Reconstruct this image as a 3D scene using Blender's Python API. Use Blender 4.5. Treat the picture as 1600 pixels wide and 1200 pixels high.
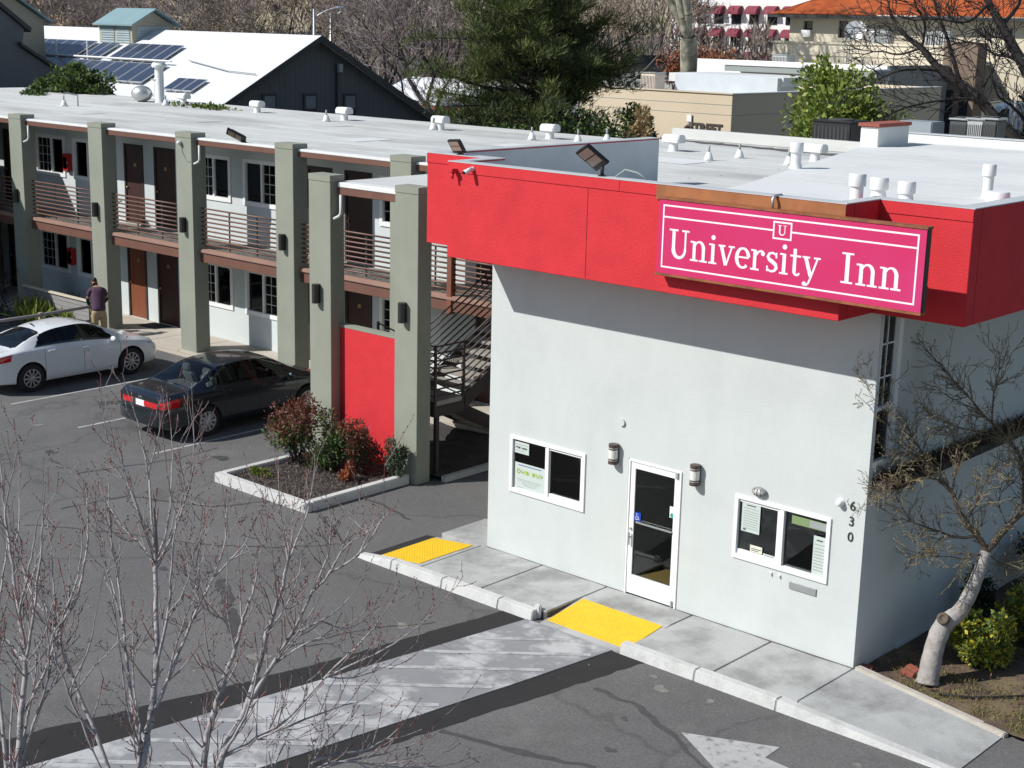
import bpy, bmesh, math, random
import numpy as np
from mathutils import Vector, Matrix, noise

for o in list(bpy.data.objects):
    bpy.data.objects.remove(o)
scene = bpy.context.scene
COL = scene.collection
random.seed(7)
RNG = np.random.default_rng(11)

# ------------------------------------------------------------------ camera
CAM = np.array([16.1059, -17.4891, 8.5213])
YAW, PITCH, ROLL = -0.729418, 0.236287, 0.0231524
FPX = 2349.7
_f = np.array([math.sin(YAW)*math.cos(PITCH), math.cos(YAW)*math.cos(PITCH), -math.sin(PITCH)])
_r = np.cross(_f, [0, 0, 1]); _r /= np.linalg.norm(_r)
_u = np.cross(_r, _f)
_r, _u = math.cos(ROLL)*_r + math.sin(ROLL)*_u, -math.sin(ROLL)*_r + math.cos(ROLL)*_u
cd = bpy.data.cameras.new('camera')
cam = bpy.data.objects.new('camera', cd)
COL.objects.link(cam)
cam.matrix_world = Matrix(((_r[0], _u[0], -_f[0], CAM[0]), (_r[1], _u[1], -_f[1], CAM[1]),
                           (_r[2], _u[2], -_f[2], CAM[2]), (0, 0, 0, 1)))
cd.sensor_width = 36.0
cd.lens = FPX/1600*36.0
cd.clip_start = 0.1
cd.clip_end = 3000
scene.camera = cam
scene.render.resolution_x, scene.render.resolution_y = 1024, 768

# ------------------------------------------------------------------ world, sun, exposure
SUN = Vector((0.433, 0.635, -0.640)).normalized()       # direction of travel of the light
world = bpy.data.worlds.new('World'); scene.world = world
world.use_nodes = True
wt = world.node_tree
sky = wt.nodes.new('ShaderNodeTexSky')
sky.sky_type = 'NISHITA'; sky.sun_disc = False
sky.sun_elevation = math.asin(-SUN.z)
sky.sun_rotation = math.atan2(-SUN.x, -SUN.y)
sky.air_density = 1.0; sky.dust_density = 0.4; sky.ozone_density = 1.0
bg = wt.nodes['Background']
wt.links.new(sky.outputs[0], bg.inputs[0])
bg.inputs[1].default_value = 0.095
sl = bpy.data.lights.new('sun', 'SUN'); sl.energy = 5.0; sl.angle = math.radians(0.53); sl.color = (1.0, 0.98, 0.945)
so = bpy.data.objects.new('sun', sl); COL.objects.link(so)
so.rotation_euler = SUN.to_track_quat('-Z', 'Y').to_euler(); so.location = (-20, -30, 40)
vs = scene.view_settings
vs.view_transform = 'Standard'; vs.look = 'None'; vs.gamma = 1.0; vs.exposure = 0.03; vs.use_curve_mapping = False

# ------------------------------------------------------------------ helpers: where a sight line meets a plane of the place
def sight(px, py):
    return _f + _r*(px-800)/FPX - _u*(py-600)/FPX
def onp(px, py, axis, val):
    d = sight(px, py); t = (val-CAM[axis])/d[axis]
    return CAM + d*t
def at(px, py, D):
    return CAM + sight(px, py)*D

# ------------------------------------------------------------------ materials
MATS = {}
def M(name, col, rough=0.8, var=0.12, scale=3.0, bump=0.0, bscale=40.0, metal=0.0, col2=None, c2pos=(0.45, 0.65), c2scale=2.0,
      spec=0.5, coat=0.0, fine=0.0, fscale=150.0, coords='Object', translucent=0.0, stretch=None):
    if name in MATS: return MATS[name]
    m = bpy.data.materials.new(name); m.use_nodes = True
    nt = m.node_tree; N = nt.nodes; Lk = nt.links
    b = N['Principled BSDF']
    b.inputs['Roughness'].default_value = rough
    b.inputs['Metallic'].default_value = metal
    b.inputs['Specular IOR Level'].default_value = spec
    if coat: b.inputs['Coat Weight'].default_value = coat; b.inputs['Coat Roughness'].default_value = 0.04
    tc = N.new('ShaderNodeTexCoord'); co = tc.outputs[coords]
    if stretch:
        mp = N.new('ShaderNodeMapping'); mp.inputs['Scale'].default_value = stretch
        Lk.new(co, mp.inputs[0]); co = mp.outputs[0]
    def nz(s, det=4.0, rg=0.6):
        n = N.new('ShaderNodeTexNoise'); n.inputs['Scale'].default_value = s; n.inputs['Detail'].default_value = det
        n.inputs['Roughness'].default_value = rg; Lk.new(co, n.inputs['Vector']); return n
    rgb = N.new('ShaderNodeRGB'); rgb.outputs[0].default_value = (*col, 1); cur = rgb.outputs[0]
    if col2:
        n = nz(c2scale, 6.0, 0.65)
        mr = N.new('ShaderNodeMapRange'); mr.inputs[1].default_value = c2pos[0]; mr.inputs[2].default_value = c2pos[1]
        Lk.new(n.outputs[0], mr.inputs[0])
        mx = N.new('ShaderNodeMix'); mx.data_type = 'RGBA'; mx.inputs[7].default_value = (*col2, 1)
        Lk.new(mr.outputs[0], mx.inputs[0]); Lk.new(cur, mx.inputs[6]); cur = mx.outputs[2]
    def mod(n, amt, cur):
        mr = N.new('ShaderNodeMapRange'); mr.inputs[1].default_value = 0.25; mr.inputs[2].default_value = 0.75
        mr.inputs[3].default_value = 1-amt; mr.inputs[4].default_value = 1+amt
        Lk.new(n.outputs[0], mr.inputs[0])
        mx = N.new('ShaderNodeVectorMath'); mx.operation = 'SCALE'
        Lk.new(cur, mx.inputs[0]); Lk.new(mr.outputs[0], mx.inputs[3]); return mx.outputs[0]
    if var: cur = mod(nz(scale, 5.0), var, cur)
    if fine: cur = mod(nz(fscale, 2.0), fine, cur)
    Lk.new(cur, b.inputs['Base Color'])
    if bump:
        n = nz(bscale, 3.0)
        bp = N.new('ShaderNodeBump'); bp.inputs['Strength'].default_value = bump; bp.inputs['Distance'].default_value = 0.02
        Lk.new(n.outputs[0], bp.inputs['Height']); Lk.new(bp.outputs[0], b.inputs['Normal'])
    if translucent:
        out = N['Material Output']; tr = N.new('ShaderNodeBsdfTranslucent'); Lk.new(cur, tr.inputs[0])
        ms = N.new('ShaderNodeMixShader'); ms.inputs[0].default_value = translucent
        Lk.new(b.outputs[0], ms.inputs[1]); Lk.new(tr.outputs[0], ms.inputs[2]); Lk.new(ms.outputs[0], out.inputs[0])
    MATS[name] = m
    return m
def glass(name, tint=(0.5, 0.55, 0.55), rough=0.02, ior=1.5):
    if name in MATS: return MATS[name]
    m = bpy.data.materials.new(name); m.use_nodes = True
    nt = m.node_tree; N = nt.nodes; Lk = nt.links
    N.remove(N['Principled BSDF']); out = N['Material Output']
    t = N.new('ShaderNodeBsdfTransparent'); t.inputs[0].default_value = (*tint, 1)
    g = N.new('ShaderNodeBsdfGlossy'); g.inputs['Roughness'].default_value = rough
    fr = N.new('ShaderNodeFresnel'); fr.inputs[0].default_value = ior
    ms = N.new('ShaderNodeMixShader')
    Lk.new(fr.outputs[0], ms.inputs[0]); Lk.new(t.outputs[0], ms.inputs[1]); Lk.new(g.outputs[0], ms.inputs[2])
    Lk.new(ms.outputs[0], out.inputs[0])
    MATS[name] = m
    return m

# ------------------------------------------------------------------ objects
WLOC = {}
def wl(o):
    return WLOC.get(o.name, Vector((0, 0, 0))) if o else Vector((0, 0, 0))
def tag(o, label=None, cat=None, group=None, kind=None):
    if label: o['label'] = label
    if cat: o['category'] = cat
    if group: o['group'] = group
    if kind: o['kind'] = kind
    return o
def thing(name, loc, label, cat, group=None):
    o = bpy.data.objects.new(name, None); COL.objects.link(o)
    o.empty_display_size = 0.2
    o.location = loc; WLOC[o.name] = Vector(loc)
    return tag(o, label, cat, group)

class MB:
    """collects shapes into one mesh"""
    def __init__(self):
        self.v = []; self.f = []; self.mi = []; self.cur = 0
    def add(self, vs, fs):
        n = len(self.v); self.v.extend([tuple(map(float, p)) for p in vs])
        for f in fs:
            self.f.append(tuple(i+n for i in f)); self.mi.append(self.cur)
        return self
    def box(self, x0, y0, z0, x1, y1, z1):
        return self.add([(x0,y0,z0),(x1,y0,z0),(x1,y1,z0),(x0,y1,z0),(x0,y0,z1),(x1,y0,z1),(x1,y1,z1),(x0,y1,z1)],
            [(3,2,1,0),(4,5,6,7),(0,1,5,4),(1,2,6,5),(2,3,7,6),(3,0,4,7)])
    def quad(self, a, b, c, d):
        return self.add([a,b,c,d], [(0,1,2,3)])
    def prism(self, poly, vec):
        """closed prism: 3-D polygon swept along vec"""
        n = len(poly); p = [Vector(q) for q in poly]; v = Vector(vec)
        fs = [tuple(range(n))[::-1], tuple(range(n, 2*n))]
        fs += [(i, (i+1) % n, n+(i+1) % n, n+i) for i in range(n)]
        return self.add(p+[q+v for q in p], fs)
    def xzprism(self, pts, y0, y1):
        return self.prism([(x, y0, z) for x, z in pts], (0, y1-y0, 0))
    def yzprism(self, pts, x0, x1):
        return self.prism([(x0, y, z) for y, z in pts], (x1-x0, 0, 0))
    def xyprism(self, pts, z0, z1):
        return self.prism([(x, y, z0) for x, y in pts], (0, 0, z1-z0))
    def tube(self, pts, radii, n=8, cap=True):
        pts = [Vector(p) for p in pts]
        if not hasattr(radii, '__len__'): radii = [radii]*len(pts)
        base = []; sp = None
        for i, p in enumerate(pts):
            t = (pts[min(i+1, len(pts)-1)] - pts[max(i-1, 0)])
            t = t.normalized() if t.length > 1e-9 else Vector((0, 0, 1))
            a = Vector((0, 0, 1)) if abs(t.z) < 0.9 else Vector((1, 0, 0))
            s = t.cross(a).normalized() if sp is None else (sp-t*sp.dot(t)).normalized()
            sp = s; q = t.cross(s)
            base.append([p + (s*math.cos(2*math.pi*k/n) + q*math.sin(2*math.pi*k/n))*radii[i] for k in range(n)])
        vs = [v for r in base for v in r]; fs = []
        for i in range(len(pts)-1):
            for k in range(n):
                fs.append((i*n+k, i*n+(k+1) % n, (i+1)*n+(k+1) % n, (i+1)*n+k))
        if cap:
            fs.append(tuple(range(n))[::-1]); fs.append(tuple(range((len(pts)-1)*n, len(pts)*n)))
        return self.add(vs, fs)
    def lathe(self, prof, c=(0, 0, 0), n=16, axis='z', cap=True):
        vs = []; c = Vector(c)
        for r, h in prof:
            for k in range(n):
                a = 2*math.pi*k/n; x, y = r*math.cos(a), r*math.sin(a)
                p = {'z': (x, y, h), 'y': (x, h, y), 'x': (h, x, y)}[axis]
                vs.append(c+Vector(p))
        m = len(prof); fs = []
        for i in range(m-1):
            for k in range(n):
                fs.append((i*n+k, i*n+(k+1) % n, (i+1)*n+(k+1) % n, (i+1)*n+k))
        if cap: fs.append(tuple(range(n))[::-1]); fs.append(tuple(range((m-1)*n, m*n)))
        return self.add(vs, fs)
    def ball(self, c, r, n=10, m=7, sx=1, sy=1, sz=1):
        c = Vector(c); vs = []; fs = []
        for i in range(m+1):
            t = math.pi*i/m
            for k in range(n):
                a = 2*math.pi*k/n
                vs.append(c+Vector((r*sx*math.sin(t)*math.cos(a), r*sy*math.sin(t)*math.sin(a), r*sz*math.cos(t))))
        for i in range(m):
            for k in range(n): fs.append((i*n+k, (i+1)*n+k, (i+1)*n+(k+1) % n, i*n+(k+1) % n))
        return self.add(vs, fs)
    def build(self, name, mats, parent=None, smooth=False, bevel=0.0, label=None, cat=None, group=None, kind=None, fix=True, auto=False):
        off = Vector((0, 0, 0)); p = parent
        while p is not None:
            off += Vector(WLOC.get(p.name, (0, 0, 0))); p = p.parent
        me = bpy.data.meshes.new(name)
        me.from_pydata([(a-off.x, b-off.y, c-off.z) for a, b, c in self.v], [], self.f)
        if not isinstance(mats, (list, tuple)): mats = [mats]
        for m in mats: me.materials.append(m)
        if len(mats) > 1: me.polygons.foreach_set('material_index', self.mi)
        if fix or bevel:
            bm = bmesh.new(); bm.from_mesh(me)
            if fix:
                bmesh.ops.remove_doubles(bm, verts=bm.verts, dist=1e-5)
                bmesh.ops.recalc_face_normals(bm, faces=bm.faces)
            if bevel:
                ed = [e for e in bm.edges if len(e.link_faces) == 2 and e.calc_face_angle(0) > 0.6]
                bmesh.ops.bevel(bm, geom=ed, offset=bevel, segments=2, affect='EDGES', clamp_overlap=True)
            bm.to_mesh(me); bm.free()
        if smooth: me.polygons.foreach_set('use_smooth', [True]*len(me.polygons))
        if auto:
            me.polygons.foreach_set('use_smooth', [True]*len(me.polygons))
            me.set_sharp_from_angle(angle=math.radians(38))
        o = bpy.data.objects.new(name, me); COL.objects.link(o)
        if parent: o.parent = parent
        return tag(o, label, cat, group, kind)

def inst(src, name, loc, parent=None, rot=None, scale=None):
    """another object that shares src's mesh data"""
    o = bpy.data.objects.new(name, src.data); COL.objects.link(o)
    off = Vector((0, 0, 0)); p = parent
    while p is not None:
        off += Vector(WLOC.get(p.name, (0, 0, 0))); p = p.parent
    o.location = Vector(loc)-off
    if rot: o.rotation_euler = rot
    if scale: o.scale = scale
    if parent: o.parent = parent
    return o
def copy_thing(root, loc, rz=0, label=None, scale=None):
    r = root.copy(); COL.objects.link(r); r.location = loc; r.rotation_euler = (0, 0, rz)
    if scale: r.scale = (scale,)*3
    if label: r['label'] = label
    for ch in list(root.children):
        c = ch.copy(); COL.objects.link(c); c.parent = r
        for g in list(ch.children):
            d = g.copy(); COL.objects.link(d); d.parent = c
    return r

def soup(name, V, F, mat, parent=None, smooth=False, off=True):
    """big vertex/face arrays (all faces the same size) -> one object"""
    V = np.asarray(V, dtype=np.float64); F = np.asarray(F, dtype=np.int32)
    if parent and off: V = V - np.array(wl(parent))
    me = bpy.data.meshes.new(name)
    me.vertices.add(len(V)); me.vertices.foreach_set('co', V.ravel())
    k = F.shape[1]
    me.loops.add(F.size); me.loops.foreach_set('vertex_index', F.ravel())
    me.polygons.add(len(F)); me.polygons.foreach_set('loop_start', np.arange(0, F.size, k, dtype=np.int32))
    if smooth: me.polygons.foreach_set('use_smooth', np.ones(len(F), dtype=bool))
    me.materials.append(mat)
    me.update(calc_edges=True)
    o = bpy.data.objects.new(name, me); COL.objects.link(o)
    if parent: o.parent = parent
    return o
def segs_soup(segs, n=4):
    """tapered n-sided sticks from rows (p0, p1, r0, r1)"""
    S = np.array(segs, dtype=np.float64).reshape(-1, 8)
    p0, p1, r0, r1 = S[:, :3], S[:, 3:6], S[:, 6], S[:, 7]
    t = p1-p0; t /= np.maximum(np.linalg.norm(t, axis=1, keepdims=True), 1e-9)
    a = np.where(np.abs(t[:, 2:3]) < 0.9, np.array([[0, 0, 1.]]), np.array([[1., 0, 0]]))
    s = np.cross(t, a); s /= np.linalg.norm(s, axis=1, keepdims=True); q = np.cross(t, s)
    ring = []
    for pt, r in ((p0, r0), (p1, r1)):
        for k in range(n):
            w = 2*math.pi*k/n
            ring.append(pt + (s*math.cos(w)+q*math.sin(w))*r[:, None])
    V = np.stack(ring, 1).reshape(-1, 3)
    i = np.arange(len(S))[:, None]*2*n
    F = [np.concatenate([i+k, i+(k+1) % n, i+n+(k+1) % n, i+n+k], 1) for k in range(n)]
    return V, np.concatenate(F, 0)
def leaves_soup(P, size, aspect=0.5, up=0.0, dirs=None, jitter=0.35):
    """one small quad for every point of P, turned at random (or along dirs)"""
    P = np.asarray(P); n = len(P)
    d = RNG.normal(size=(n, 3)) if dirs is None else np.asarray(dirs)+RNG.normal(size=(n, 3))*jitter
    d[:, 2] += up
    d /= np.linalg.norm(d, axis=1, keepdims=True)
    s = np.cross(d, RNG.normal(size=(n, 3))); s /= np.linalg.norm(s, axis=1, keepdims=True)
    L = size*(0.7+0.6*RNG.random((n, 1))); W = L*aspect
    V = np.stack([P, P+d*L*0.5+s*W*0.5, P+d*L, P+d*L*0.5-s*W*0.5], 1).reshape(-1, 3)
    F = np.arange(4*n).reshape(n, 4)
    return V, F
# ------------------------------------------------------------------ palette
m_stucco = M('stucco_grey', (0.555, 0.585, 0.566), 0.9, 0.035, 0.9, bump=0.25, bscale=55, col2=(0.50, 0.53, 0.512), c2pos=(0.5, 0.8), c2scale=0.7, fine=0.03)
m_red = M('stucco_red', (0.62, 0.031, 0.040), 0.75, 0.05, 1.2, bump=0.35, bscale=45, col2=(0.555, 0.028, 0.036), c2pos=(0.4, 0.7), c2scale=3, spec=0.3)
m_sage = M('stucco_sage', (0.262, 0.276, 0.222), 0.9, 0.07, 1.1, bump=0.3, bscale=50, fine=0.05)
m_whitepaint = M('white_paint', (0.80, 0.80, 0.79), 0.45, 0.03, 2)
m_brown = M('brown_paint', (0.155, 0.07, 0.048), 0.55, 0.12, 2.5)
m_darkbrown = M('dark_brown_paint', (0.055, 0.024, 0.018), 0.5, 0.15, 3)
m_roof = M('roof_coating', (0.57, 0.575, 0.55), 0.8, 0.08, 0.5, bump=0.1, bscale=8, col2=(0.40, 0.40, 0.38), c2pos=(0.47, 0.62), c2scale=0.35, fine=0.03, stretch=(0.35, 1, 1))
m_roofw = M('roof_coating_new', (0.67, 0.68, 0.66), 0.7, 0.04, 0.5, bump=0.1, bscale=8, col2=(0.55, 0.56, 0.545), c2pos=(0.48, 0.72), c2scale=0.3)
m_conc = M('concrete', (0.41, 0.415, 0.40), 0.9, 0.14, 1.6, bump=0.25, bscale=60, col2=(0.255, 0.255, 0.245), c2pos=(0.47, 0.64), c2scale=0.9, fine=0.1, fscale=45)
m_conc2 = M('concrete_old', (0.45, 0.455, 0.45), 0.9, 0.10, 2.0, bump=0.25, bscale=70, col2=(0.235, 0.24, 0.245), c2pos=(0.45, 0.52), c2scale=0.6, fine=0.08)
m_kerb = M('kerb_concrete', (0.55, 0.55, 0.53), 0.9, 0.10, 2.5, bump=0.35, bscale=22, col2=(0.43, 0.425, 0.41), c2pos=(0.5, 0.72), c2scale=3, fine=0.07, fscale=50)
m_walk = M('walkway_concrete', (0.45, 0.405, 0.34), 0.9, 0.1, 1.4, bump=0.2, bscale=50, fine=0.06)
m_joint = M('joint_filler', (0.10, 0.095, 0.088), 0.95, 0.2, 8)
m_yellow = M('tactile_yellow', (0.80, 0.51, 0.012), 0.6, 0.05, 2.5, col2=(0.70, 0.44, 0.02), c2pos=(0.45, 0.7), c2scale=6)
m_newasph = M('new_asphalt', (0.019, 0.018, 0.018), 0.95, 0.2, 3, bump=0.2, bscale=120, fine=0.25, fscale=90)
m_seam = M('tar_seam', (0.062, 0.061, 0.060), 0.7, 0.2, 6)
m_paintline = M('line_paint', (0.40, 0.40, 0.39), 0.8, 0.15, 5, col2=(0.17, 0.17, 0.165), c2pos=(0.52, 0.68), c2scale=7)
m_stripe = M('faded_stripe', (0.43, 0.435, 0.435), 0.85, 0.1, 5, col2=(0.25, 0.255, 0.255), c2pos=(0.45, 0.6), c2scale=5)
m_soil = M('bed_soil', (0.10, 0.068, 0.048), 1.0, 0.35, 3, bump=0.9, bscale=18, col2=(0.165, 0.125, 0.065), c2pos=(0.45, 0.6), c2scale=1.4, fine=0.4, fscale=60)
m_mulch = M('mulch', (0.050, 0.042, 0.038), 1.0, 0.4, 5, bump=0.9, bscale=25, fine=0.5, fscale=45)
m_glass = glass('window_glass', (0.80, 0.84, 0.84))
m_door_glass = glass('door_glass', (0.55, 0.58, 0.56))
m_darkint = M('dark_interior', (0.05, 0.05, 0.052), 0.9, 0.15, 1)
m_black = M('black_metal', (0.016, 0.016, 0.018), 0.45, 0.1, 5)
m_paper = M('paper', (0.52, 0.58, 0.54), 0.7, 0.02, 4)
m_steel = M('steel', (0.52, 0.53, 0.53), 0.4, 0.06, 8, metal=0.7)
m_chrome = M('chrome', (0.75, 0.75, 0.76), 0.15, 0, metal=1.0)
m_brass = M('brass', (0.5, 0.36, 0.14), 0.35, 0.05, metal=0.9)

# asphalt: worn, patched, with fine cracks
def asphalt():
    m = M('asphalt', (0.138, 0.135, 0.130), 0.9, 0.17, 0.9, bump=0.12, bscale=160, col2=(0.106, 0.104, 0.102), c2pos=(0.40, 0.62), c2scale=0.22, fine=0.30, fscale=32)
    nt = m.node_tree; N = nt.nodes; Lk = nt.links; b = N['Principled BSDF']
    old = b.inputs['Base Color'].links[0].from_socket
    tc = N.new('ShaderNodeTexCoord')
    n = N.new('ShaderNodeTexNoise'); n.inputs['Scale'].default_value = 1.1; n.inputs['Detail'].default_value = 5
    Lk.new(tc.outputs['Object'], n.inputs['Vector'])
    ad = N.new('ShaderNodeVectorMath'); ad.operation = 'MULTIPLY_ADD'; ad.inputs[1].default_value = (0.9, 0.9, 0.9)
    Lk.new(n.outputs['Color'], ad.inputs[0]); Lk.new(tc.outputs['Object'], ad.inputs[2])
    v = N.new('ShaderNodeTexVoronoi'); v.feature = 'DISTANCE_TO_EDGE'; v.inputs['Scale'].default_value = 0.23
    Lk.new(ad.outputs[0], v.inputs['Vector'])
    mr = N.new('ShaderNodeMapRange'); mr.inputs[1].default_value = 0.0; mr.inputs[2].default_value = 0.014; mr.inputs[3].default_value = 0.74; mr.inputs[4].default_value = 1.0
    Lk.new(v.outputs['Distance'], mr.inputs[0])
    sc = N.new('ShaderNodeVectorMath'); sc.operation = 'SCALE'; Lk.new(old, sc.inputs[0]); Lk.new(mr.outputs[0], sc.inputs[3])
    # pale worn stains
    n2 = N.new('ShaderNodeTexNoise'); n2.inputs['Scale'].default_value = 0.8; n2.inputs['Detail'].default_value = 8; n2.inputs['Roughness'].default_value = 0.7
    Lk.new(tc.outputs['Object'], n2.inputs['Vector'])
    mr2 = N.new('ShaderNodeMapRange'); mr2.inputs[1].default_value = 0.57; mr2.inputs[2].default_value = 0.78; mr2.inputs[4].default_value = 0.5
    Lk.new(n2.outputs[0], mr2.inputs[0])
    mx = N.new('ShaderNodeMix'); mx.data_type = 'RGBA'; mx.inputs[7].default_value = (0.21, 0.20, 0.19, 1)
    Lk.new(mr2.outputs[0], mx.inputs[0]); Lk.new(sc.outputs[0], mx.inputs[6]); Lk.new(mx.outputs[2], b.inputs['Base Color'])
    return m
m_asph = asphalt()
def streaks(m, amt, sx=2.2, sz=0.16):
    """rain-washed streaks: noise drawn out along z"""
    nt = m.node_tree; N = nt.nodes; Lk = nt.links; b = N['Principled BSDF']; old = b.inputs['Base Color'].links[0].from_socket
    tc = N.new('ShaderNodeTexCoord'); mp = N.new('ShaderNodeMapping'); mp.inputs['Scale'].default_value = (sx, sx, sz); Lk.new(tc.outputs['Object'], mp.inputs[0])
    n = N.new('ShaderNodeTexNoise'); n.inputs['Scale'].default_value = 1.6; n.inputs['Detail'].default_value = 7; n.inputs['Roughness'].default_value = 0.7; Lk.new(mp.outputs[0], n.inputs['Vector'])
    mr = N.new('ShaderNodeMapRange'); mr.inputs[1].default_value = 0.42; mr.inputs[2].default_value = 0.72; mr.inputs[3].default_value = 1.0+amt*0.35; mr.inputs[4].default_value = 1-amt; Lk.new(n.outputs[0], mr.inputs[0])
    sc = N.new('ShaderNodeVectorMath'); sc.operation = 'SCALE'; Lk.new(old, sc.inputs[0]); Lk.new(mr.outputs[0], sc.inputs[3]); Lk.new(sc.outputs[0], b.inputs['Base Color'])
streaks(m_stucco, 0.03, 1.3, 0.35); streaks(m_red, 0.05, 1.4, 0.5); streaks(m_sage, 0.05, 1.2, 0.6)
m_ground = M('far_ground', (0.11, 0.105, 0.095), 0.95, 0.2, 0.05, col2=(0.09, 0.10, 0.06), c2pos=(0.5, 0.6), c2scale=0.02)

# ------------------------------------------------------------------ ground
GZ = -0.15
MB().quad((-700, -500, GZ-0.02), (700, -500, GZ-0.02), (700, 1200, GZ-0.02), (-700, 1200, GZ-0.02)).build('ground', m_ground, kind='structure', fix=False)
lot = MB().quad((-42, -60, GZ), (60, -60, GZ), (60, 6.4, GZ), (-42, 6.4, GZ)).build('parking_lot', m_asph, kind='structure', fix=False)
Z1 = GZ+0.004
Z2 = GZ+0.008
def ribbon(pts, w, z, jit=0.0):
    b = MB(); L_, R_ = [], []
    for i, p in enumerate(pts):
        a = Vector(pts[max(i-1, 0)]); c = Vector(pts[min(i+1, len(pts)-1)])
        t = (c-a).normalized(); n = Vector((-t.y, t.x)); ww = w*(1+random.uniform(-jit, jit))*0.5
        L_.append((p[0]+n.x*ww, p[1]+n.y*ww, z)); R_.append((p[0]-n.x*ww, p[1]-n.y*ww, z))
    for i in range(len(pts)-1): b.quad(L_[i], R_[i], R_[i+1], L_[i+1])
    return b
def wob(pts, step=0.18, amp=0.03):
    out = []
    for i in range(len(pts)-1):
        a, c = Vector(pts[i]), Vector(pts[i+1]); n = max(2, int((c-a).length/step)); t = (c-a).normalized()
        for k in range(n):
            q = a.lerp(c, k/n); s = random.uniform(-amp, amp); out.append((q.x-t.y*s, q.y+t.x*s))
    out.append(tuple(pts[-1])); return out
for x in (-22.5, -19.8, -17.05, -14.3, -11.55, -8.8):
    ribbon([(x+0.02, -0.5), (x, 5.1)], 0.085, Z1).build('bay_line', m_paintline, lot, fix=False)
# sealed cracks seen on the lot
def px_path(pts): return [tuple(onp(px, py, 2, GZ)[:2]) for px, py in pts]
for pts, w in (([(95, 795), (200, 775), (330, 792), (420, 783), (560, 745)], 0.045), ([(345, 905), (352, 930), (362, 960), (368, 1000)], 0.17),
               ([(690, 1140), (760, 1160), (840, 1180), (930, 1200)], 0.10), ([(930, 1075), (1000, 1105), (1040, 1140), (1075, 1175), (1110, 1205)], 0.075),
               ([(40, 820), (180, 832), (300, 850), (420, 856), (540, 850)], 0.035), ([(560, 775), (600, 790), (640, 812)], 0.06), ([(120, 740), (260, 720), (340, 700)], 0.035),
               ([(450, 1010), (560, 985), (680, 972)], 0.03)):
    ribbon(wob(px_path(pts), 0.15, 0.035), w, Z1, 0.45).build('tar_seam', m_seam, lot, fix=False)

# raised concrete crossing, its fresh asphalt edges and faded hatching
def xl(y): return 2.36+(y+1.45)*0.155
def xr(y): return 3.98+(y+1.45)*0.150
strip = MB()
ys = [-1.62, -3.15, -4.75, -6.35, -7.95, -9.55, -11.2]
strip.quad((xl(-11.2), -11.2, Z1), (xr(-11.2), -11.2, Z1), (xr(-1.6), -1.6, Z1), (xl(-1.6), -1.6, Z1))
crossing = strip.build('crossing_path', m_joint, kind='structure', fix=False)
for a, b_ in zip(ys[:-1], ys[1:]):
    g = 0.012
    MB().xyprism([(xl(b_+g), b_+g-0.06), (xr(b_+g), b_+g-0.2), (xr(a-g), a-g-(0.2 if a < -1.7 else 0)), (xl(a-g), a-g-(0.06 if a < -1.7 else 0))], Z1-0.01, Z1+0.012).build('slab', m_conc2, crossing)
d2 = (0.745, 0.667)
for yk in (-2.75, -3.55, -4.4, -5.3, -6.2, -7.1, -8.0, -8.9, -9.8):
    x0 = xl(yk)+0.06; t = 0
    while x0+d2[0]*t < xr(yk+d2[1]*t)-0.06 and yk+d2[1]*t < -1.8: t += 0.02
    ribbon([(x0, yk), (x0+d2[0]*t, yk+d2[1]*t)], 0.095, Z1+0.016).build('painted_stripe', m_stripe, crossing, fix=False)
def rough_band(outer, inner, name):
    o = wob(outer, 0.12, 0.022); b = MB()
    for (x, y), (x2, y2) in zip(o[:-1], o[1:]):
        b.quad((x, y, Z1), (inner(y), y, Z1), (inner(y2), y2, Z1), (x2, y2, Z1))
    b.build(name, m_newasph, kind='structure', fix=False)
rough_band([(1.86, -1.63), (1.34, -4.82), (1.03, -6.3), (0.45, -8.5), (0.0, -11.2)], lambda y: xl(y)-0.005, 'asphalt_patch')
rough_band([(4.52, -1.63), (4.14, -3.82), (3.92, -5.07), (3.62, -6.79), (3.0, -11.2)], lambda y: xr(y)+0.005, 'asphalt_patch')

# oil marks in the bays and pale grit, tar dabs
m_oil = M('oil_mark', (0.07, 0.068, 0.066), 0.6, 0.2, 4)
def blot(x, y, r, mat, seed, z=Z1, name='oil_mark', st=1.0):
    rr = random.Random(seed); n = 18; ph = [rr.uniform(0, 6.28) for _ in range(3)]
    pts = [(x+r*st*(1+0.28*math.sin(2*a+ph[0])+0.18*math.sin(3*a+ph[1])+0.1*math.sin(7*a+ph[2]))*math.cos(a), y+r*(1+0.28*math.sin(2*a+ph[0])+0.18*math.sin(3*a+ph[1])+0.1*math.sin(7*a+ph[2]))*math.sin(a)) for a in (2*math.pi*k/n for k in range(n))]
    MB().add([(px_, py_, z) for px_, py_ in pts], [tuple(range(n))]).build(name, mat, lot, fix=False)
for k, (x, y, r) in enumerate(((-12.9, 1.2, 0.22), (-12.7, 2.0, 0.13), (-12.95, 3.1, 0.3), (-7.6, 0.3, 0.16), (-10.3, -1.9, 0.12), (-13.4, -2.6, 0.10), (-6.5, -3.4, 0.09), (-3.2, -4.2, 0.08), (5.8, -4.0, 0.07), (5.4, -3.2, 0.05), (-1.9, -3.0, 0.06), (6.9, -4.6, 0.22), (-9.0, -3.8, 0.14), (-16.2, -1.5, 0.16))):
    blot(x, y, r, m_oil, k)
for k, (x, y, r) in enumerate(((1.2, -3.1, 0.10), (5.2, -2.15, 0.10), (5.9, -2.0, 0.06), (0.6, -5.3, 0.14), (8.2, -2.2, 0.06), (4.9, -1.9, 0.05), (-12.3, -1.0, 0.10))):
    blot(x, y, r, M('pale_mark', (0.20, 0.19, 0.17), 0.9, 0.3, 12), 40+k, name='pale_mark')
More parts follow.
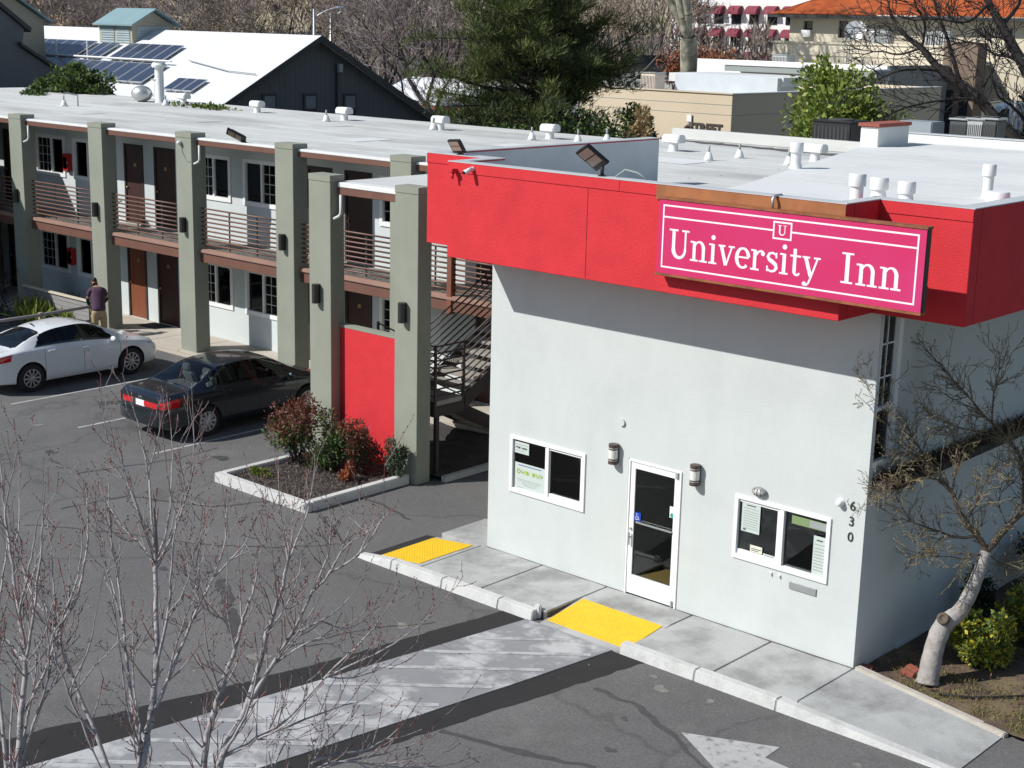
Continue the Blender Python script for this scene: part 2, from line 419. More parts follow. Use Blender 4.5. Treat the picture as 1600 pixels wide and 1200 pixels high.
n = 420; gx_ = RNG.uniform(-18, 10, n); gy_ = RNG.uniform(-9, 3, n); keep = ~((gx_ > -1.5) & (gy_ > -1.7)) & ~((gx_ > -6.5) & (gx_ < -3.7) & (gy_ > -0.8))
P = np.stack([gx_, gy_, np.full(n, Z1+0.004)], 1)[keep]; V, F = leaves_soup(P, 0.035, 0.6); V[:, 2] = np.clip(V[:, 2], Z1, Z1+0.02)
tag(soup('grit', V, F, M('grit', (0.32, 0.27, 0.20), 0.9, 0.4, 20)), 'pale grit and leaf bits scattered over the asphalt', 'grit', kind='stuff')

# painted arrow
ar = [(6.16, -3.0), (7.27, -2.47), (7.29, -2.83), (9.6, -2.98), (9.58, -3.36), (7.27, -3.24), (7.22, -3.62)]
MB().xyprism(ar, Z1, Z1+0.003).build('painted_arrow', m_paintline, lot)

# ------------------------------------------------------------------ sidewalk before the office
sw = MB(); sw.box(-0.10, -1.44, GZ-0.05, 2.57, 0.0, -0.035).box(2.572, -0.55, GZ-0.05, 4.188, 0.0, -0.036).box(4.19, -1.44, GZ-0.05, 6.9, 0.0, -0.035)
side = sw.build('sidewalk', m_joint, kind='structure')
joints = [-0.10, 1.23, 2.57, 4.19, 5.57, 6.89]
for a, b_ in zip(joints[:-1], joints[1:]):
    if abs(a-2.57) < 0.01:
        # kerb ramp in front of the door: back landing, then a sloped apron
        MB().box(a+0.01, -0.56, -0.04, b_-0.01, -0.005, 0.0).build('slab', m_conc, side, bevel=0.008)
        MB().yzprism([(-0.57, -0.04), (-0.57, -0.001), (-1.62, -0.128), (-1.62, -0.16)], a+0.01, b_-0.01).build('slab', m_conc, side)
    else:
        MB().box(a+0.01, -1.44, -0.04, b_-0.01, -0.005, 0.0).build('slab', m_conc, side, bevel=0.008)
# left ramp, right ramp and the strip beside the wall
MB().xzprism([(-1.15, -0.19), (-1.15, -0.117), (-0.11, -0.001), (-0.11, -0.19)], -1.44, -0.03).build('slab', m_conc, side)
MB().xzprism([(-1.40, -0.19), (-1.40, -0.146), (-1.152, -0.118), (-1.152, -0.19)], -1.44, -0.03).build('asphalt_lip', m_newasph, side)
MB().box(-1.05, -0.02, -0.16, -0.0, 1.08, -0.02).build('slab', m_conc, side, bevel=0.008)
MB().xzprism([(6.90, -0.16), (6.90, 0.0), (9.15, -0.135), (9.15, -0.16)], -1.44, -0.02).build('slab', m_conc, side)
def kerb(x0, x1, za, zb):
    MB().prism([(x0, -1.64, GZ-0.06), (x0, -1.60, za+0.004), (x0, -1.455, za+0.006), (x0, -1.455, GZ-0.06)], (x1-x0, 0, 0)).build('kerb_stone', m_kerb, side, bevel=0.012)
for a, b_ in ((-0.62, 0.52), (0.53, 1.72), (1.73, 2.42), (4.08, 5.36), (5.37, 6.66)):
    kerb(a, b_, 0.0, 0.0)
def kerb_slope(x0, x1, z0, z1):
    b = MB(); v = []
    for x, z in ((x0, z0), (x1, z1)): v += [(x, -1.64, GZ-0.06), (x, -1.60, z), (x, -1.455, z+0.002), (x, -1.455, GZ-0.06)]
    b.add(v, [(0, 1, 2, 3), (7, 6, 5, 4), (0, 4, 5, 1), (1, 5, 6, 2), (2, 6, 7, 3), (3, 7, 4, 0)]); b.build('kerb_stone', m_kerb, side, bevel=0.01)
kerb_slope(-1.42, -0.63, -0.10, 0.003); kerb_slope(6.67, 9.15, 0.003, -0.125)
MB().box(2.36, -1.5, -0.14, 2.47, -1.44, 0.075).build('kerb_end_block', m_kerb, side, bevel=0.015)

def tactile(x0, x1, y0, y1, zf, label):
    """domed warning mat lying on a sloping apron"""
    t = thing('tactile_pad', ((x0+x1)/2, (y0+y1)/2, zf((x0+x1)/2, (y0+y1)/2)), label, 'tactile pad')
    b = MB(); h = 0.010
    v = [(x0, y0), (x1, y0), (x1, y1), (x0, y1)]
    b.add([(x, y, zf(x, y)+0.002) for x, y in v]+[(x, y, zf(x, y)+h) for x, y in v], [(3, 2, 1, 0), (4, 5, 6, 7), (0, 1, 5, 4), (1, 2, 6, 5), (2, 3, 7, 6), (3, 0, 4, 7)])
    b.build('mat', m_yellow, t)
    s = 0.06; d = MB()
    for i in range(int((x1-x0)/s)):
        for j in range(int((y1-y0)/s)):
            cx, cy = x0+s*(i+0.5), y0+s*(j+0.5); z = zf(cx, cy)+h
            d.lathe([(0.014, z-0.001), (0.009, z+0.006)], (cx, cy, 0), 6)
    o = d.build('dome_grid', m_yellow, t, fix=False); o['kind'] = 'stuff'
tactile(2.62, 4.12, -1.50, -0.66, lambda x, y: -0.001+(y+0.57)/1.05*0.127, 'yellow tactile paving mat at the kerb ramp before the glass door')
tactile(-1.14, -0.22, -1.36, -0.12, lambda x, y: -0.145+(x+1.40)/1.29*0.144, 'yellow tactile paving mat at the left end of the sidewalk by the driveway')

# garden bed on the right of the office
bed = MB(); nx, ny = 30, 60
xs = np.linspace(6.88, 11.5, nx); yv = np.linspace(-0.18, 24, ny)
vv = []
for j, y in enumerate(yv):
    for i, x in enumerate(xs):
        z = -0.075+0.05*noise.noise((x*1.3, y*1.3, 0))+0.03*noise.noise((x*4, y*4, 3))
        yy = y
        if j == 0: yy = 0.06-(x-6.88)*0.115
        vv.append((x, yy, z))
bed.add(vv, [(j*nx+i, j*nx+i+1, (j+1)*nx+i+1, (j+1)*nx+i) for j in range(ny-1) for i in range(nx-1)])
soil = bed.build('garden_soil', m_soil, kind='structure', smooth=True)
b = MB(); b.add([(6.9, -0.016, -0.16), (9.17, -0.26, -0.17), (9.2, -0.16, -0.17), (6.93, 0.10, -0.16), (6.9, -0.016, 0.035), (9.17, -0.26, -0.085), (9.2, -0.16, -0.085), (6.93, 0.10, 0.035)], [(3, 2, 1, 0), (4, 5, 6, 7), (0, 1, 5, 4), (1, 2, 6, 5), (2, 3, 7, 6), (3, 0, 4, 7)])
b.build('kerb_strip', M('kerb_tan', (0.46, 0.42, 0.36), 0.9, 0.15, 4, bump=0.4, bscale=25), kind='structure', bevel=0.012)
ribbon(wob([(0.0, -0.012), (2.88, -0.012)], 0.2, 0.004), 0.022, 0.003, 0.6).build('wall_joint', m_joint, side, fix=False)
ribbon(wob([(3.9, -0.014), (6.87, -0.014)], 0.2, 0.005), 0.028, 0.003, 0.7).build('wall_joint', m_joint, side, fix=False)
m_brick = M('brick_red', (0.30, 0.085, 0.06), 0.9, 0.2, 8, bump=0.3, bscale=40)
for k, (px, py, rz) in enumerate(((1352, 1043, 0.3), (1427, 1046, -0.25), (1418, 1052, 0.1))):
    p = onp(px, py, 2, -0.05)
    o = MB().box(-0.1, -0.05, -0.03, 0.1, 0.05, 0.035).build('brick', m_brick, bevel=0.006)
    o.location = p; o.rotation_euler = (0.05, 0.08, rz)
    tag(o, ['loose red brick on the soil right beside the office corner', 'loose red brick left of the pruned tree trunk, farther from the sidewalk',
            'loose red brick left of the pruned tree trunk, nearer the sidewalk'][k], 'brick')
hp = [onp(px, py, 2, -0.03) for px, py in ((1455, 1078), (1480, 1086), (1520, 1090), (1560, 1089), (1600, 1087), (1650, 1090))]
MB().tube(hp, 0.016, 6).build('garden_hose', M('hose_black', (0.02, 0.02, 0.02), 0.5), smooth=True, label='thin black hose lying across the grass of the garden bed', cat='hose')

# planter by the red panel
pl = thing('planter', (-5.1, 0.5, GZ), 'planter bed with pale concrete kerb, dark mulch and shrubs by the red panel', 'planter')
X0, X1, Y0, Y1 = -6.42, -3.75, -0.76, 1.86
for nme, bx in (('front', (X0, Y0, X1, Y0+0.16)), ('left', (X0, Y0+0.165, X0+0.16, Y1)), ('right', (X1-0.16, Y0+0.165, X1, Y1-0.02))):
    MB().box(bx[0], bx[1], GZ-0.03, bx[2], bx[3], 0.03).build('kerb_stone', m_kerb, pl, bevel=0.014)
b = MB(); n1 = 24; vv = []
for j in range(n1):
    for i in range(n1):
        x = X0+0.14+(X1-X0-0.28)*i/(n1-1); y = Y0+0.14+(2.3-Y0-0.14)*j/(n1-1)
        vv.append((x, y, -0.06+0.035*noise.noise((x*3, y*3, 1))))
b.add(vv, [(j*n1+i, j*n1+i+1, (j+1)*n1+i+1, (j+1)*n1+i) for j in range(n1-1) for i in range(n1-1)])
b.build('mulch_bed', m_mulch, pl, smooth=True)
P = np.stack([RNG.uniform(X0+0.2, X1-0.2, 2600), RNG.uniform(Y0+0.2, 1.9, 2600), np.full(2600, -0.035)], 1)
V, F = leaves_soup(P, 0.055, 0.4, 0.0); o = soup('bark_chips', V, F, M('bark_chip', (0.13, 0.095, 0.075), 0.95, 0.5, 12), pl); o['kind'] = 'stuff'

# ------------------------------------------------------------------ office building
def wall_open(axis, pos, thick, a0, a1, z0, z1, openings):
    """wall in the plane axis=pos .. pos+thick with rectangular openings (a0,a1,z0,z1)"""
    A = sorted({a0, a1}|{v for o in openings for v in o[:2]}); Z = sorted({z0, z1}|{v for o in openings for v in o[2:]})
    A = [a for a in A if a0 <= a <= a1]; Z = [z for z in Z if z0 <= z <= z1]
    solid = {}
    for i in range(len(A)-1):
        for j in range(len(Z)-1):
            ca, cz = (A[i]+A[i+1])/2, (Z[j]+Z[j+1])/2
            solid[i, j] = not any(o[0] < ca < o[1] and o[2] < cz < o[3] for o in openings)
    P = (lambda a, d, z: (a, pos+d, z)) if axis == 'y' else (lambda a, d, z: (pos+d, a, z))
    b = MB()
    for (i, j), s in solid.items():
        if not s: continue
        a, c, e, g = A[i], A[i+1], Z[j], Z[j+1]
        for d in (0, thick): b.quad(P(a, d, e), P(c, d, e), P(c, d, g), P(a, d, g))
        if not solid.get((i-1, j)): b.quad(P(a, 0, e), P(a, thick, e), P(a, thick, g), P(a, 0, g))
        if not solid.get((i+1, j)): b.quad(P(c, 0, e), P(c, thick, e), P(c, thick, g), P(c, 0, g))
        if not solid.get((i, j-1)): b.quad(P(a, 0, e), P(c, 0, e), P(c, thick, e), P(a, thick, e))
        if not solid.get((i, j+1)): b.quad(P(a, 0, g), P(c, 0, g), P(c, thick, g), P(a, thick, g))
    return b

W = 6.874
off = thing('office_building', (3.4, 0, 0), 'light grey stucco motel office with red roof fascia', 'building')
w1 = (0.495, 2.03, 1.107, 2.02); w2 = (4.838, 6.36, 1.107, 2.02); dr = (2.896, 3.875, 0.0, 2.15)
wall_open('y', 0.0, 0.066, 0.0, W, -0.15, 5.2, [w1, w2, (dr[0], dr[1], -0.02, dr[3])]).build('front_wall', m_stucco, off)
sw_ = (0.07, 0.54, 2.87, 4.92)
wall_open('x', W-0.004, -0.2, 0.002, 11.3, -0.15, 6.2, [(sw_[0]+0.0, sw_[1], sw_[2], sw_[3])]).build('side_wall', m_stucco, off)
MB().box(0.0, 0.2, -0.15, 0.2, 7.0, 5.4).build('side_wall', m_stucco, off)
MB().box(0.21, 6.0, -0.1, W-0.22, 6.15, 5.4).build('back_wall', M('office_inner_wall', (0.42, 0.42, 0.38), 0.9, 0.1, 1.0), off)
MB().box(0.21, 0.21, -0.14, W-0.22, 6.0, 0.002).build('floor', M('office_floor', (0.34, 0.31, 0.27), 0.4, 0.1, 3), off)
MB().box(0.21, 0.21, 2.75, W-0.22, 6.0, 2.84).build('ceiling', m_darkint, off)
# reception counter that shows dimly behind the door
MB().box(2.0, 3.2, 0.002, 6.2, 3.7, 1.05).build('counter', M('counter_wood', (0.16, 0.09, 0.05), 0.5, 0.2, 4), off, bevel=0.02)
MB().box(W-0.003, 1.2, -0.16, W+0.03, 11.3, -0.02).build('wall_base', m_stucco, off)

def slider(root, x0, x1, z0, z1, y, right_slides=True, fw=0.055):
    """white two-light sliding window set in the front wall"""
    w = MB()
    w.box(x0-0.02, y-0.025, z0-0.02, x1+0.02, y+0.09, z0+fw).box(x0-0.02, y-0.025, z1-fw*0.7, x1+0.02, y+0.09, z1+0.02)
    w.box(x0-0.02, y-0.0245, z0+fw, x0+fw*0.8, y+0.09, z1-fw*0.7).box(x1-fw*0.8, y-0.0245, z0+fw, x1+0.02, y+0.09, z1-fw*0.7)
    win = w.build('window', m_whitepaint, root, bevel=0.004)
    xm = (x0+x1)/2
    MB().box(xm-0.035, y-0.012, z0+fw+0.001, xm+0.035, y+0.06, z1-fw*0.7-0.001).build('mullion', m_whitepaint, win)
    a, b_ = (xm+0.036, x1-fw*0.8-0.001) if right_slides else (x0+fw*0.8+0.001, xm-0.036)
    s = MB(); t = 0.04; za, zb = z0+fw+0.001, z1-fw*0.7-0.001
    s.box(a, y+0.005, za, b_, y+0.04, za+t*1.6).box(a, y+0.005, zb-t, b_, y+0.04, zb).box(b_-t, y+0.005, za+t*1.6, b_, y+0.04, zb-t)
    s.build('sash', m_whitepaint, win)
    for p, q, yy in ((x0+fw*0.8, xm-0.036, y+0.03), (xm+0.036, x1-fw*0.8, y+0.045)):
        MB().box(p, yy, za, q, yy+0.006, zb).build('pane', m_glass, win)
    return win
wA = slider(off, *w1, 0.0, True); wB = slider(off, *w2, 0.0, False)

# text helper (Blender's built-in face)
def text_mesh(s, size, name, mat, parent, loc, rot, extrude=0.003, align='CENTER', bold=0.0):
    cu = bpy.data.curves.new(name, 'FONT'); cu.body = s; cu.size = size; cu.extrude = extrude; cu.align_x = align; cu.align_y = 'CENTER'; cu.offset = bold
    cu.resolution_u = 3
    tmp = bpy.data.objects.new(name, cu); COL.objects.link(tmp)
    dg = bpy.context.evaluated_depsgraph_get(); me = bpy.data.meshes.new_from_object(tmp.evaluated_get(dg))
    bpy.data.objects.remove(tmp); bpy.data.curves.remove(cu)
    me.materials.clear(); me.materials.append(mat)
    o = bpy.data.objects.new(name, me); COL.objects.link(o)
    offv = Vector((0, 0, 0)); p = parent
    while p is not None:
        offv += Vector(WLOC.get(p.name, (0, 0, 0))) + (Vector(p.location) if p.name not in WLOC else Vector((0, 0, 0))); p = p.parent
    o.location = Vector(loc)-offv; o.rotation_euler = rot
    if parent: o.parent = parent
    return o
FRONT = (math.pi/2, 0, 0)        # text that faces -Y
m_inkdark = M('ink_dark', (0.03, 0.035, 0.035), 0.7, 0)
m_inkgreen = M('ink_green', (0.33, 0.45, 0.04), 0.7, 0.1, 6)
m_inkblue = M('ink_blue', (0.03, 0.08, 0.30), 0.7, 0)
m_inkgrey = M('ink_grey', (0.30, 0.33, 0.32), 0.7, 0)
m_papercream = M('paper_cream', (0.72, 0.70, 0.58), 0.7, 0.03, 4)
# posters stand just inside the glass, in front of it from the room side
def poster(root_label, x0, x1, z0, z1, y, mat, lines):
    t = thing('poster', ((x0+x1)/2, y, z0), root_label, 'poster')
    MB().box(x0, y, z0, x1, y+0.003, z1).build('sheet', mat, t)
    for k, (a, b_, c, d, m) in enumerate(lines):
        w_, h_ = x1-x0, z1-z0
        MB().box(x0+w_*a, y-0.0025, z0+h_*c, x0+w_*b_, y-0.0005, z0+h_*d).build('print', m, t)
    return t
YP = 0.012
def glyph_row(parent, x0, x1, z0, z1, y, mat, words, seed):
    """a line of print too small to read: blocks with letter-like gaps"""
    r = random.Random(seed); b = MB(); n = sum(words)+len(words)-1; w_ = (x1-x0)/n; x = x0
    for k in words:
        for _ in range(k):
            h = (z1-z0)*r.uniform(0.82, 1.0)
            b.box(x+w_*0.08, y, z0, x+w_*0.34, y+0.002, z0+h).box(x+w_*0.34, y+0.0003, z0+h*r.choice((0.0, 0.4, 0.75)), x+w_*0.88, y+0.002, z0+h*r.choice((0.3, 0.62, 1.0)))
            x += w_
        x += w_
    b.build('print', mat, parent)
p1 = poster('pale green poster with a lime headline in the left office window', 0.57, 1.205, 1.165, 1.60, YP, m_paper,
       [(0.12, 0.88, 0.90, 0.925, m_inkblue), (0.1, 0.9, 0.36, 0.375, m_inkgrey), (0.14, 0.86, 0.30, 0.315, m_inkgrey), (0.25, 0.75, 0.22, 0.235, m_inkgrey), (0.3, 0.7, 0.15, 0.165, m_inkgrey), (0.05, 0.3, 0.05, 0.065, m_inkgrey)])
b = MB()
for k in range(8):
    a = k*math.pi/4; b.ball((0.65+0.032*math.cos(a), YP-0.004, 1.46+0.032*math.sin(a)), 0.013, 6, 4, 1, 0.2, 1)
b.build('emblem', m_inkgreen, p1)
glyph_row(p1, 0.71, 1.17, 1.42, 1.49, YP-0.0035, m_inkgreen, (4, 5), 3)
p2 = poster('small white notice in the upper corner of the left office window', 0.545, 0.86, 1.755, 1.945, YP, m_paper, [(0.1, 0.9, 0.75, 0.79, m_inkgrey), (0.1, 0.75, 0.22, 0.25, m_inkgrey)])
glyph_row(p2, 0.58, 0.83, 1.835, 1.87, YP-0.0035, m_inkdark, (4, 5), 5)
L5 = [(0.1, 0.9, z, z+0.018, m_inkgrey) for z in (0.12, 0.2, 0.28, 0.36, 0.44, 0.52, 0.6, 0.68, 0.78)]+[(0.25, 0.75, 0.88, 0.91, m_inkdark)]
poster('white notice at the upper left of the right office window', 4.93, 5.235, 1.51, 1.955, 0.012, m_paper, L5+[(0.12, 0.26, 0.05, 0.1, m_inkdark)])
poster('tall pale price list at the right edge of the right office window', 6.115, 6.31, 1.165, 1.73, 0.012, m_paper, L5)
poster('green and grey strip notice across the top of the right office window', 5.74, 6.31, 1.81, 1.93, 0.03, M('paper_olive', (0.20, 0.28, 0.12), 0.7, 0.05, 3), [(0.5, 0.98, 0.1, 0.9, m_inkgrey)])
poster('small cream card at the bottom of the right office window', 5.10, 5.30, 1.235, 1.335, 0.014, m_papercream, [(0.1, 0.9, 0.45, 0.55, m_inkdark), (0.1, 0.7, 0.2, 0.28, m_inkdark)])
poster('small white card beside the cream card in the right office window', 5.32, 5.52, 1.18, 1.26, 0.014, m_paper, [(0.1, 0.9, 0.6, 0.75, m_inkgrey), (0.1, 0.7, 0.2, 0.35, m_inkgrey)])
# intercom knob inside right window
MB().lathe([(0.02, 1.18), (0.02, 1.24), (0.045, 1.27), (0.05, 1.31), (0.03, 1.34)], (5.06, 0.10, 0), 12).build('service_bell', m_steel, smooth=True, label='round metal bell behind the glass of the right office window', cat='bell')

# glass door
x0, x1, z0, z1 = dr
d = MB(); y = 0.0
d.box(x0, y-0.02, 0.0, x0+0.035, y+0.1, z1).box(x1-0.035, y-0.02, 0.0, x1, y+0.1, z1).box(x0+0.035, y-0.019, z1-0.035, x1-0.035, y+0.1, z1)
door = d.build('door', m_whitepaint, off, bevel=0.004)
d = MB(); a, b_ = x0+0.042, x1-0.042
d.box(a, y-0.008, 0.02, b_, y+0.035, 0.325).box(a, y-0.008, 2.02, b_, y+0.035, z1-0.042).box(a, y-0.008, 0.325, a+0.085, y+0.035, 2.02).box(b_-0.085, y-0.008, 0.325, b_, y+0.035, 2.02)
d.build('door_leaf', m_whitepaint, door, bevel=0.004)
MB().box(a+0.085, y+0.01, 0.325, b_-0.085, y+0.018, 2.02).build('pane', m_door_glass, door)
MB().box(a+0.14, y-0.035, 1.175, b_-0.09, y-0.012, 1.20).build('push_bar', m_steel, door)
MB().lathe([(0.02, -0.03), (0.022, -0.012), (0.0, -0.008)], (a+0.043, y, 1.06), 10, 'y').build('lock', m_steel, door)
MB().box(a+0.025, y-0.05, 0.92, a+0.045, y-0.008, 0.935).box(a+0.03, y-0.05, 0.80, a+0.05, y-0.035, 1.0).build('pull_handle', m_steel, door)
MB().box(b_-0.06, y-0.03, 2.03, b_-0.02, y-0.009, z1-0.03).build('hinge', m_inkgrey, door)
MB().box(b_-0.05, y-0.03, 0.02, b_-0.02, y-0.009, 0.11).build('hinge', m_inkgrey, door)
MB().box(x0-0.012, y-0.004, 0.0, x0-0.002, y+0.05, z1+0.01).build('door_gap', m_inkdark, door)
# door stickers
st = thing('access_sticker', (3.07, 0, 1.26), 'blue wheelchair access sticker on the glass door', 'sticker')
MB().box(3.025, 0.004, 1.20, 3.145, 0.0075, 1.335).build('sheet', M('sticker_blue', (0.02, 0.06, 0.42), 0.4, 0), st)
b = MB(); cx, cz = 3.085, 1.262
b.tube([(cx-0.012+0.026*math.cos(t), 0.002, cz-0.018+0.026*math.sin(t)) for t in np.linspace(2.2, 6.0, 14)], 0.005, 5)
b.tube([(cx-0.012, 0.002, cz+0.032), (cx-0.008, 0.002, cz+0.0), (cx+0.016, 0.002, cz-0.002), (cx+0.026, 0.002, cz-0.03), (cx+0.038, 0.002, cz-0.026)], 0.006, 5)
b.ball((cx-0.012, 0.002, cz+0.046), 0.009, 8, 5, 1, 0.4, 1)
b.build('wheelchair_symbol', m_whitepaint, st)
s2 = thing('rating_sticker', (3.73, 0, 1.45), 'small white sticker with teal emblem on the right side of the glass door', 'sticker')
MB().box(3.675, 0.004, 1.40, 3.775, 0.0075, 1.575).build('sheet', m_whitepaint, s2)
MB().lathe([(0.036, -0.0035), (0.036, 0.002)], (3.727, 0.0, 1.44), 16, 'y').build('emblem', M('teal_ink', (0.02, 0.33, 0.27), 0.5, 0), s2)

# side window, ledge with dry litter
wv = MB(); yy0, yy1, zz0, zz1 = sw_
wv.box(W-0.06, yy0, zz0-0.02, W+0.025, yy1+0.05, zz0+0.06).box(W-0.06, yy1-0.06, zz0+0.06, W+0.025, yy1+0.05, zz1).box(W-0.06, yy0, zz0+0.06, W-0.01, yy0+0.04, zz1).box(W-0.06, yy0+0.04, 3.62, W+0.0, yy1-0.05, 3.67)
ws = wv.build('window', m_whitepaint, off)
MB().box(W-0.045, yy0+0.04, zz0+0.06, W-0.04, yy1-0.05, zz1).build('pane', m_glass, ws)
for z in (4.05, 4.5): MB().box(W-0.05, yy0+0.041, z, W-0.036, yy1-0.051, z+0.02).build('muntin', m_whitepaint, ws)
MB().box(W-0.05, 0.28, 3.68, W-0.036, 0.3, 4.9).build('muntin', m_whitepaint, ws)
cur = MB(); vv = []; n = 30
for i in range(n):
    yv_ = yy0+0.02+(yy1-yy0-0.04)*i/(n-1); xx = W-0.13+0.018*math.sin(i*1.25)
    vv += [(xx, yv_, 3.66), (xx, yv_, 4.9)]
cur.add(vv, [(2*i, 2*i+2, 2*i+3, 2*i+1) for i in range(n-1)]); cur.build('curtain', M('curtain_mauve', (0.42, 0.38, 0.43), 0.9, 0.1), ws, smooth=True, fix=False)
MB().box(W-0.002, 0.1, 2.56, W+0.30, 11.2, 2.68).build('ledge', M('ledge_wood', (0.05, 0.038, 0.03), 0.9, 0.3, 4), off, bevel=0.01)
n = 5200
P = np.stack([RNG.uniform(W+0.0, W+0.31, n), RNG.uniform(0.1, 11.0, n), 2.69+0.05*RNG.random(n)], 1)
V, F = leaves_soup(P, 0.09, 0.22, -0.05, jitter=1); o = soup('dry_litter', V, F, M('dry_leaf', (0.085, 0.055, 0.032), 0.95, 0.5, 14), off); o['kind'] = 'stuff'

# red fascia: set-back band round the building and the proud box that carries the sign
ZB, ZT = 4.95, 6.42
f = MB()
for bx in ((-1.45, -0.05, -0.137, 0.18), (6.757, -0.05, 8.03, 0.18), (-1.45, 0.182, -1.22, 5.95), (7.80, 0.182, 8.03, 11.4)):
    MB().box(bx[0], bx[1], ZB, bx[2], bx[3], ZT).build('fascia_band', m_red, off, bevel=0.006)
f = MB()
f.box(-0.135, -0.9, ZB, 6.755, -0.7, ZT).box(-0.135, -0.698, ZB, 0.06, 0.18, ZT).box(6.56, -0.698, ZB, 6.755, 0.18, ZT)
f.box(0.062, -0.698, ZB, 6.558, 0.0, ZB+0.06)
fbox = f.build('fascia_box', m_red, off, bevel=0.006)
# thin cap flashing, one length per run (pale metal on top, red nosing in front)
m_flash = M('cap_flashing', (0.50, 0.52, 0.53), 0.5, 0.1, 3)
for bx in ((-1.46, -0.055, -0.137, 0.19), (6.757, -0.055, 8.04, 0.19), (-1.46, 0.192, -1.21, 5.96), (7.79, 0.192, 8.04, 11.41), (-0.14, -0.905, 6.76, -0.69), (-0.14, -0.688, 0.07, 0.19), (6.55, -0.688, 6.76, 0.19)):
    MB().box(bx[0], bx[1], ZT+0.001, bx[2], bx[3], ZT+0.014).build('cap_flashing', m_flash, off)
for bx in ((-1.45, -0.062, -0.137, -0.052), (6.757, -0.062, 8.03, -0.052), (-0.135, -0.912, 3.2, -0.902), (3.204, -0.912, 6.755, -0.902)):
    MB().box(bx[0], bx[1], ZT-0.155, bx[2], bx[3], ZT-0.004).build('nosing_board', m_red, off, bevel=0.003)
MB().box(2.632, -0.9035, ZB+0.02, 2.64, -0.9, ZT-0.16).build('control_joint', M('joint_red', (0.16, 0.012, 0.014), 0.9, 0), off)
MB().box(3.85, -0.922, ZT-0.20, 6.757, -0.913, ZT-0.004).build('trim_board', M('orange_wood', (0.34, 0.13, 0.045), 0.7, 0.18, 3, col2=(0.30, 0.10, 0.035), c2pos=(0.45, 0.65), c2scale=4), off)
# soffit behind the band at both ends, pale inside faces of the parapets
MB().box(7.0, 0.182, ZB+0.01, 7.798, 11.3, ZB+0.05).build('soffit', m_stucco, off)
m_parin = M('parapet_inside', (0.52, 0.56, 0.58), 0.85, 0.08, 1.5)
MB().box(-1.2195, 0.3, 5.5, -1.212, 5.94, ZT-0.02).build('parapet_lining', m_parin, off)
MB().box(0.061, -0.69, 5.5, 0.068, 0.3, ZT-0.02).build('parapet_lining', m_parin, off)

# roofs of the office: low part, and the higher freshly coated part
hi = [(4.25, -0.69), (3.98, 0.95), (1.17, 9.57), (1.0, 11.35), (7.79, 11.35), (7.79, 0.185), (6.55, 0.185), (6.55, -0.69)]
MB().xyprism(hi, 5.6, 6.30).build('upper_roof', m_roofw, off)
MB().xyprism([(-1.21, 0.19), (0.07, 0.19), (0.07, -0.688), (6.5, -0.688), (6.5, 0.19), (6.8, 0.19), (6.8, 7.0), (-1.21, 7.0)], 5.40, 5.56).build('lower_roof', m_roof, off)
m_seamr = M('membrane_lap', (0.60, 0.605, 0.585), 0.8, 0.1, 2)
for k in range(7): MB().prism([(3.55-0.36*k*1.0+0.02*k, 2.2+1.25*k, 6.301), (7.75, 2.2+1.25*k, 6.301), (7.75, 2.29+1.25*k, 6.301), (3.52-0.36*k*1.0+0.02*k, 2.29+1.25*k, 6.301)], (0, 0, 0.004)).build('membrane_lap', m_seamr, off)
MB().box(1.02, 11.36, 5.6, 7.79, 11.55, 6.47).build('roof_kerb', m_roofw, off, bevel=0.01)
MB().box(1.0, 11.34, 6.472, 7.8, 11.57, 6.49).build('cap_flashing', m_flash, off)
bw = MB().box(1.16, 9.35, 5.7, 1.55, 10.6, 6.68).build('chimney_wall', m_roofw, off, bevel=0.01)
MB().box(1.12, 9.3, 6.682, 1.59, 10.63, 6.75).build('brick_cap', m_brick, off, bevel=0.01)
# ------------------------------------------------------------------ two-storey motel wing
wing = thing('motel_wing', (-16, 7, 0), 'two storey sage and grey motel wing with balcony and flat white roof', 'building')
YW = 7.0; YPIL = 5.4; WX0, WX1 = -40.0, -1.46
m_wingwall = M('wing_wall', (0.56, 0.60, 0.595), 0.9, 0.05, 1.0, bump=0.2, bscale=50)
m_door = M('door_brown', (0.20, 0.062, 0.028), 0.5, 0.2, 2.0, stretch=(6, 6, 0.6))
m_door2 = M('door_dark', (0.050, 0.019, 0.014), 0.5, 0.2, 2.0, stretch=(6, 6, 0.6))
m_dkframe = M('door_frame_dark', (0.035, 0.025, 0.022), 0.6, 0.1)
m_curtain = M('curtain_green', (0.32, 0.60, 0.49), 0.9, 0.15, 3, stretch=(14, 1, 0.3))
m_curtdark = M('curtain_dark', (0.10, 0.095, 0.10), 0.95, 0.2, 3, stretch=(14, 1, 0.3))
WIN = []    # x0, x1, z0, z1, grid on: 'l', 'r', 'both'
DOORS = []
for lvl, (za, zb, zd, zt) in enumerate(((0.90, 2.03, 0.0, 2.08), (3.78, 4.89, 2.705, 4.92))):
    for x0_, x1_, g in ((-33.4, -31.85, 'l'), (-31.3, -29.75, 'r'), (-25.32, -23.77, 'l'), (-23.25, -21.7, 'r'), (-17.40, -15.86, 'l'), (-15.26, -13.72, 'r'), (-10.07, -8.55, 'l')):
        WIN.append((x0_, x1_, za, zb, g, lvl))
    for x0_, x1_ in ((-28.6, -27.7), (-27.2, -26.3), (-20.66, -19.79), (-19.22, -18.30), (-12.72, -11.85), (-11.34, -10.42), (-6.9, -6.0), (-3.9, -3.0)):
        DOORS.append((x0_, x1_, zd, zt, lvl))
wall_open('y', YW, 0.18, WX0, WX1, -0.1, 5.42, [w[:4] for w in WIN]+[d_[:4] for d_ in DOORS]).build('front_wall', m_wingwall, wing)
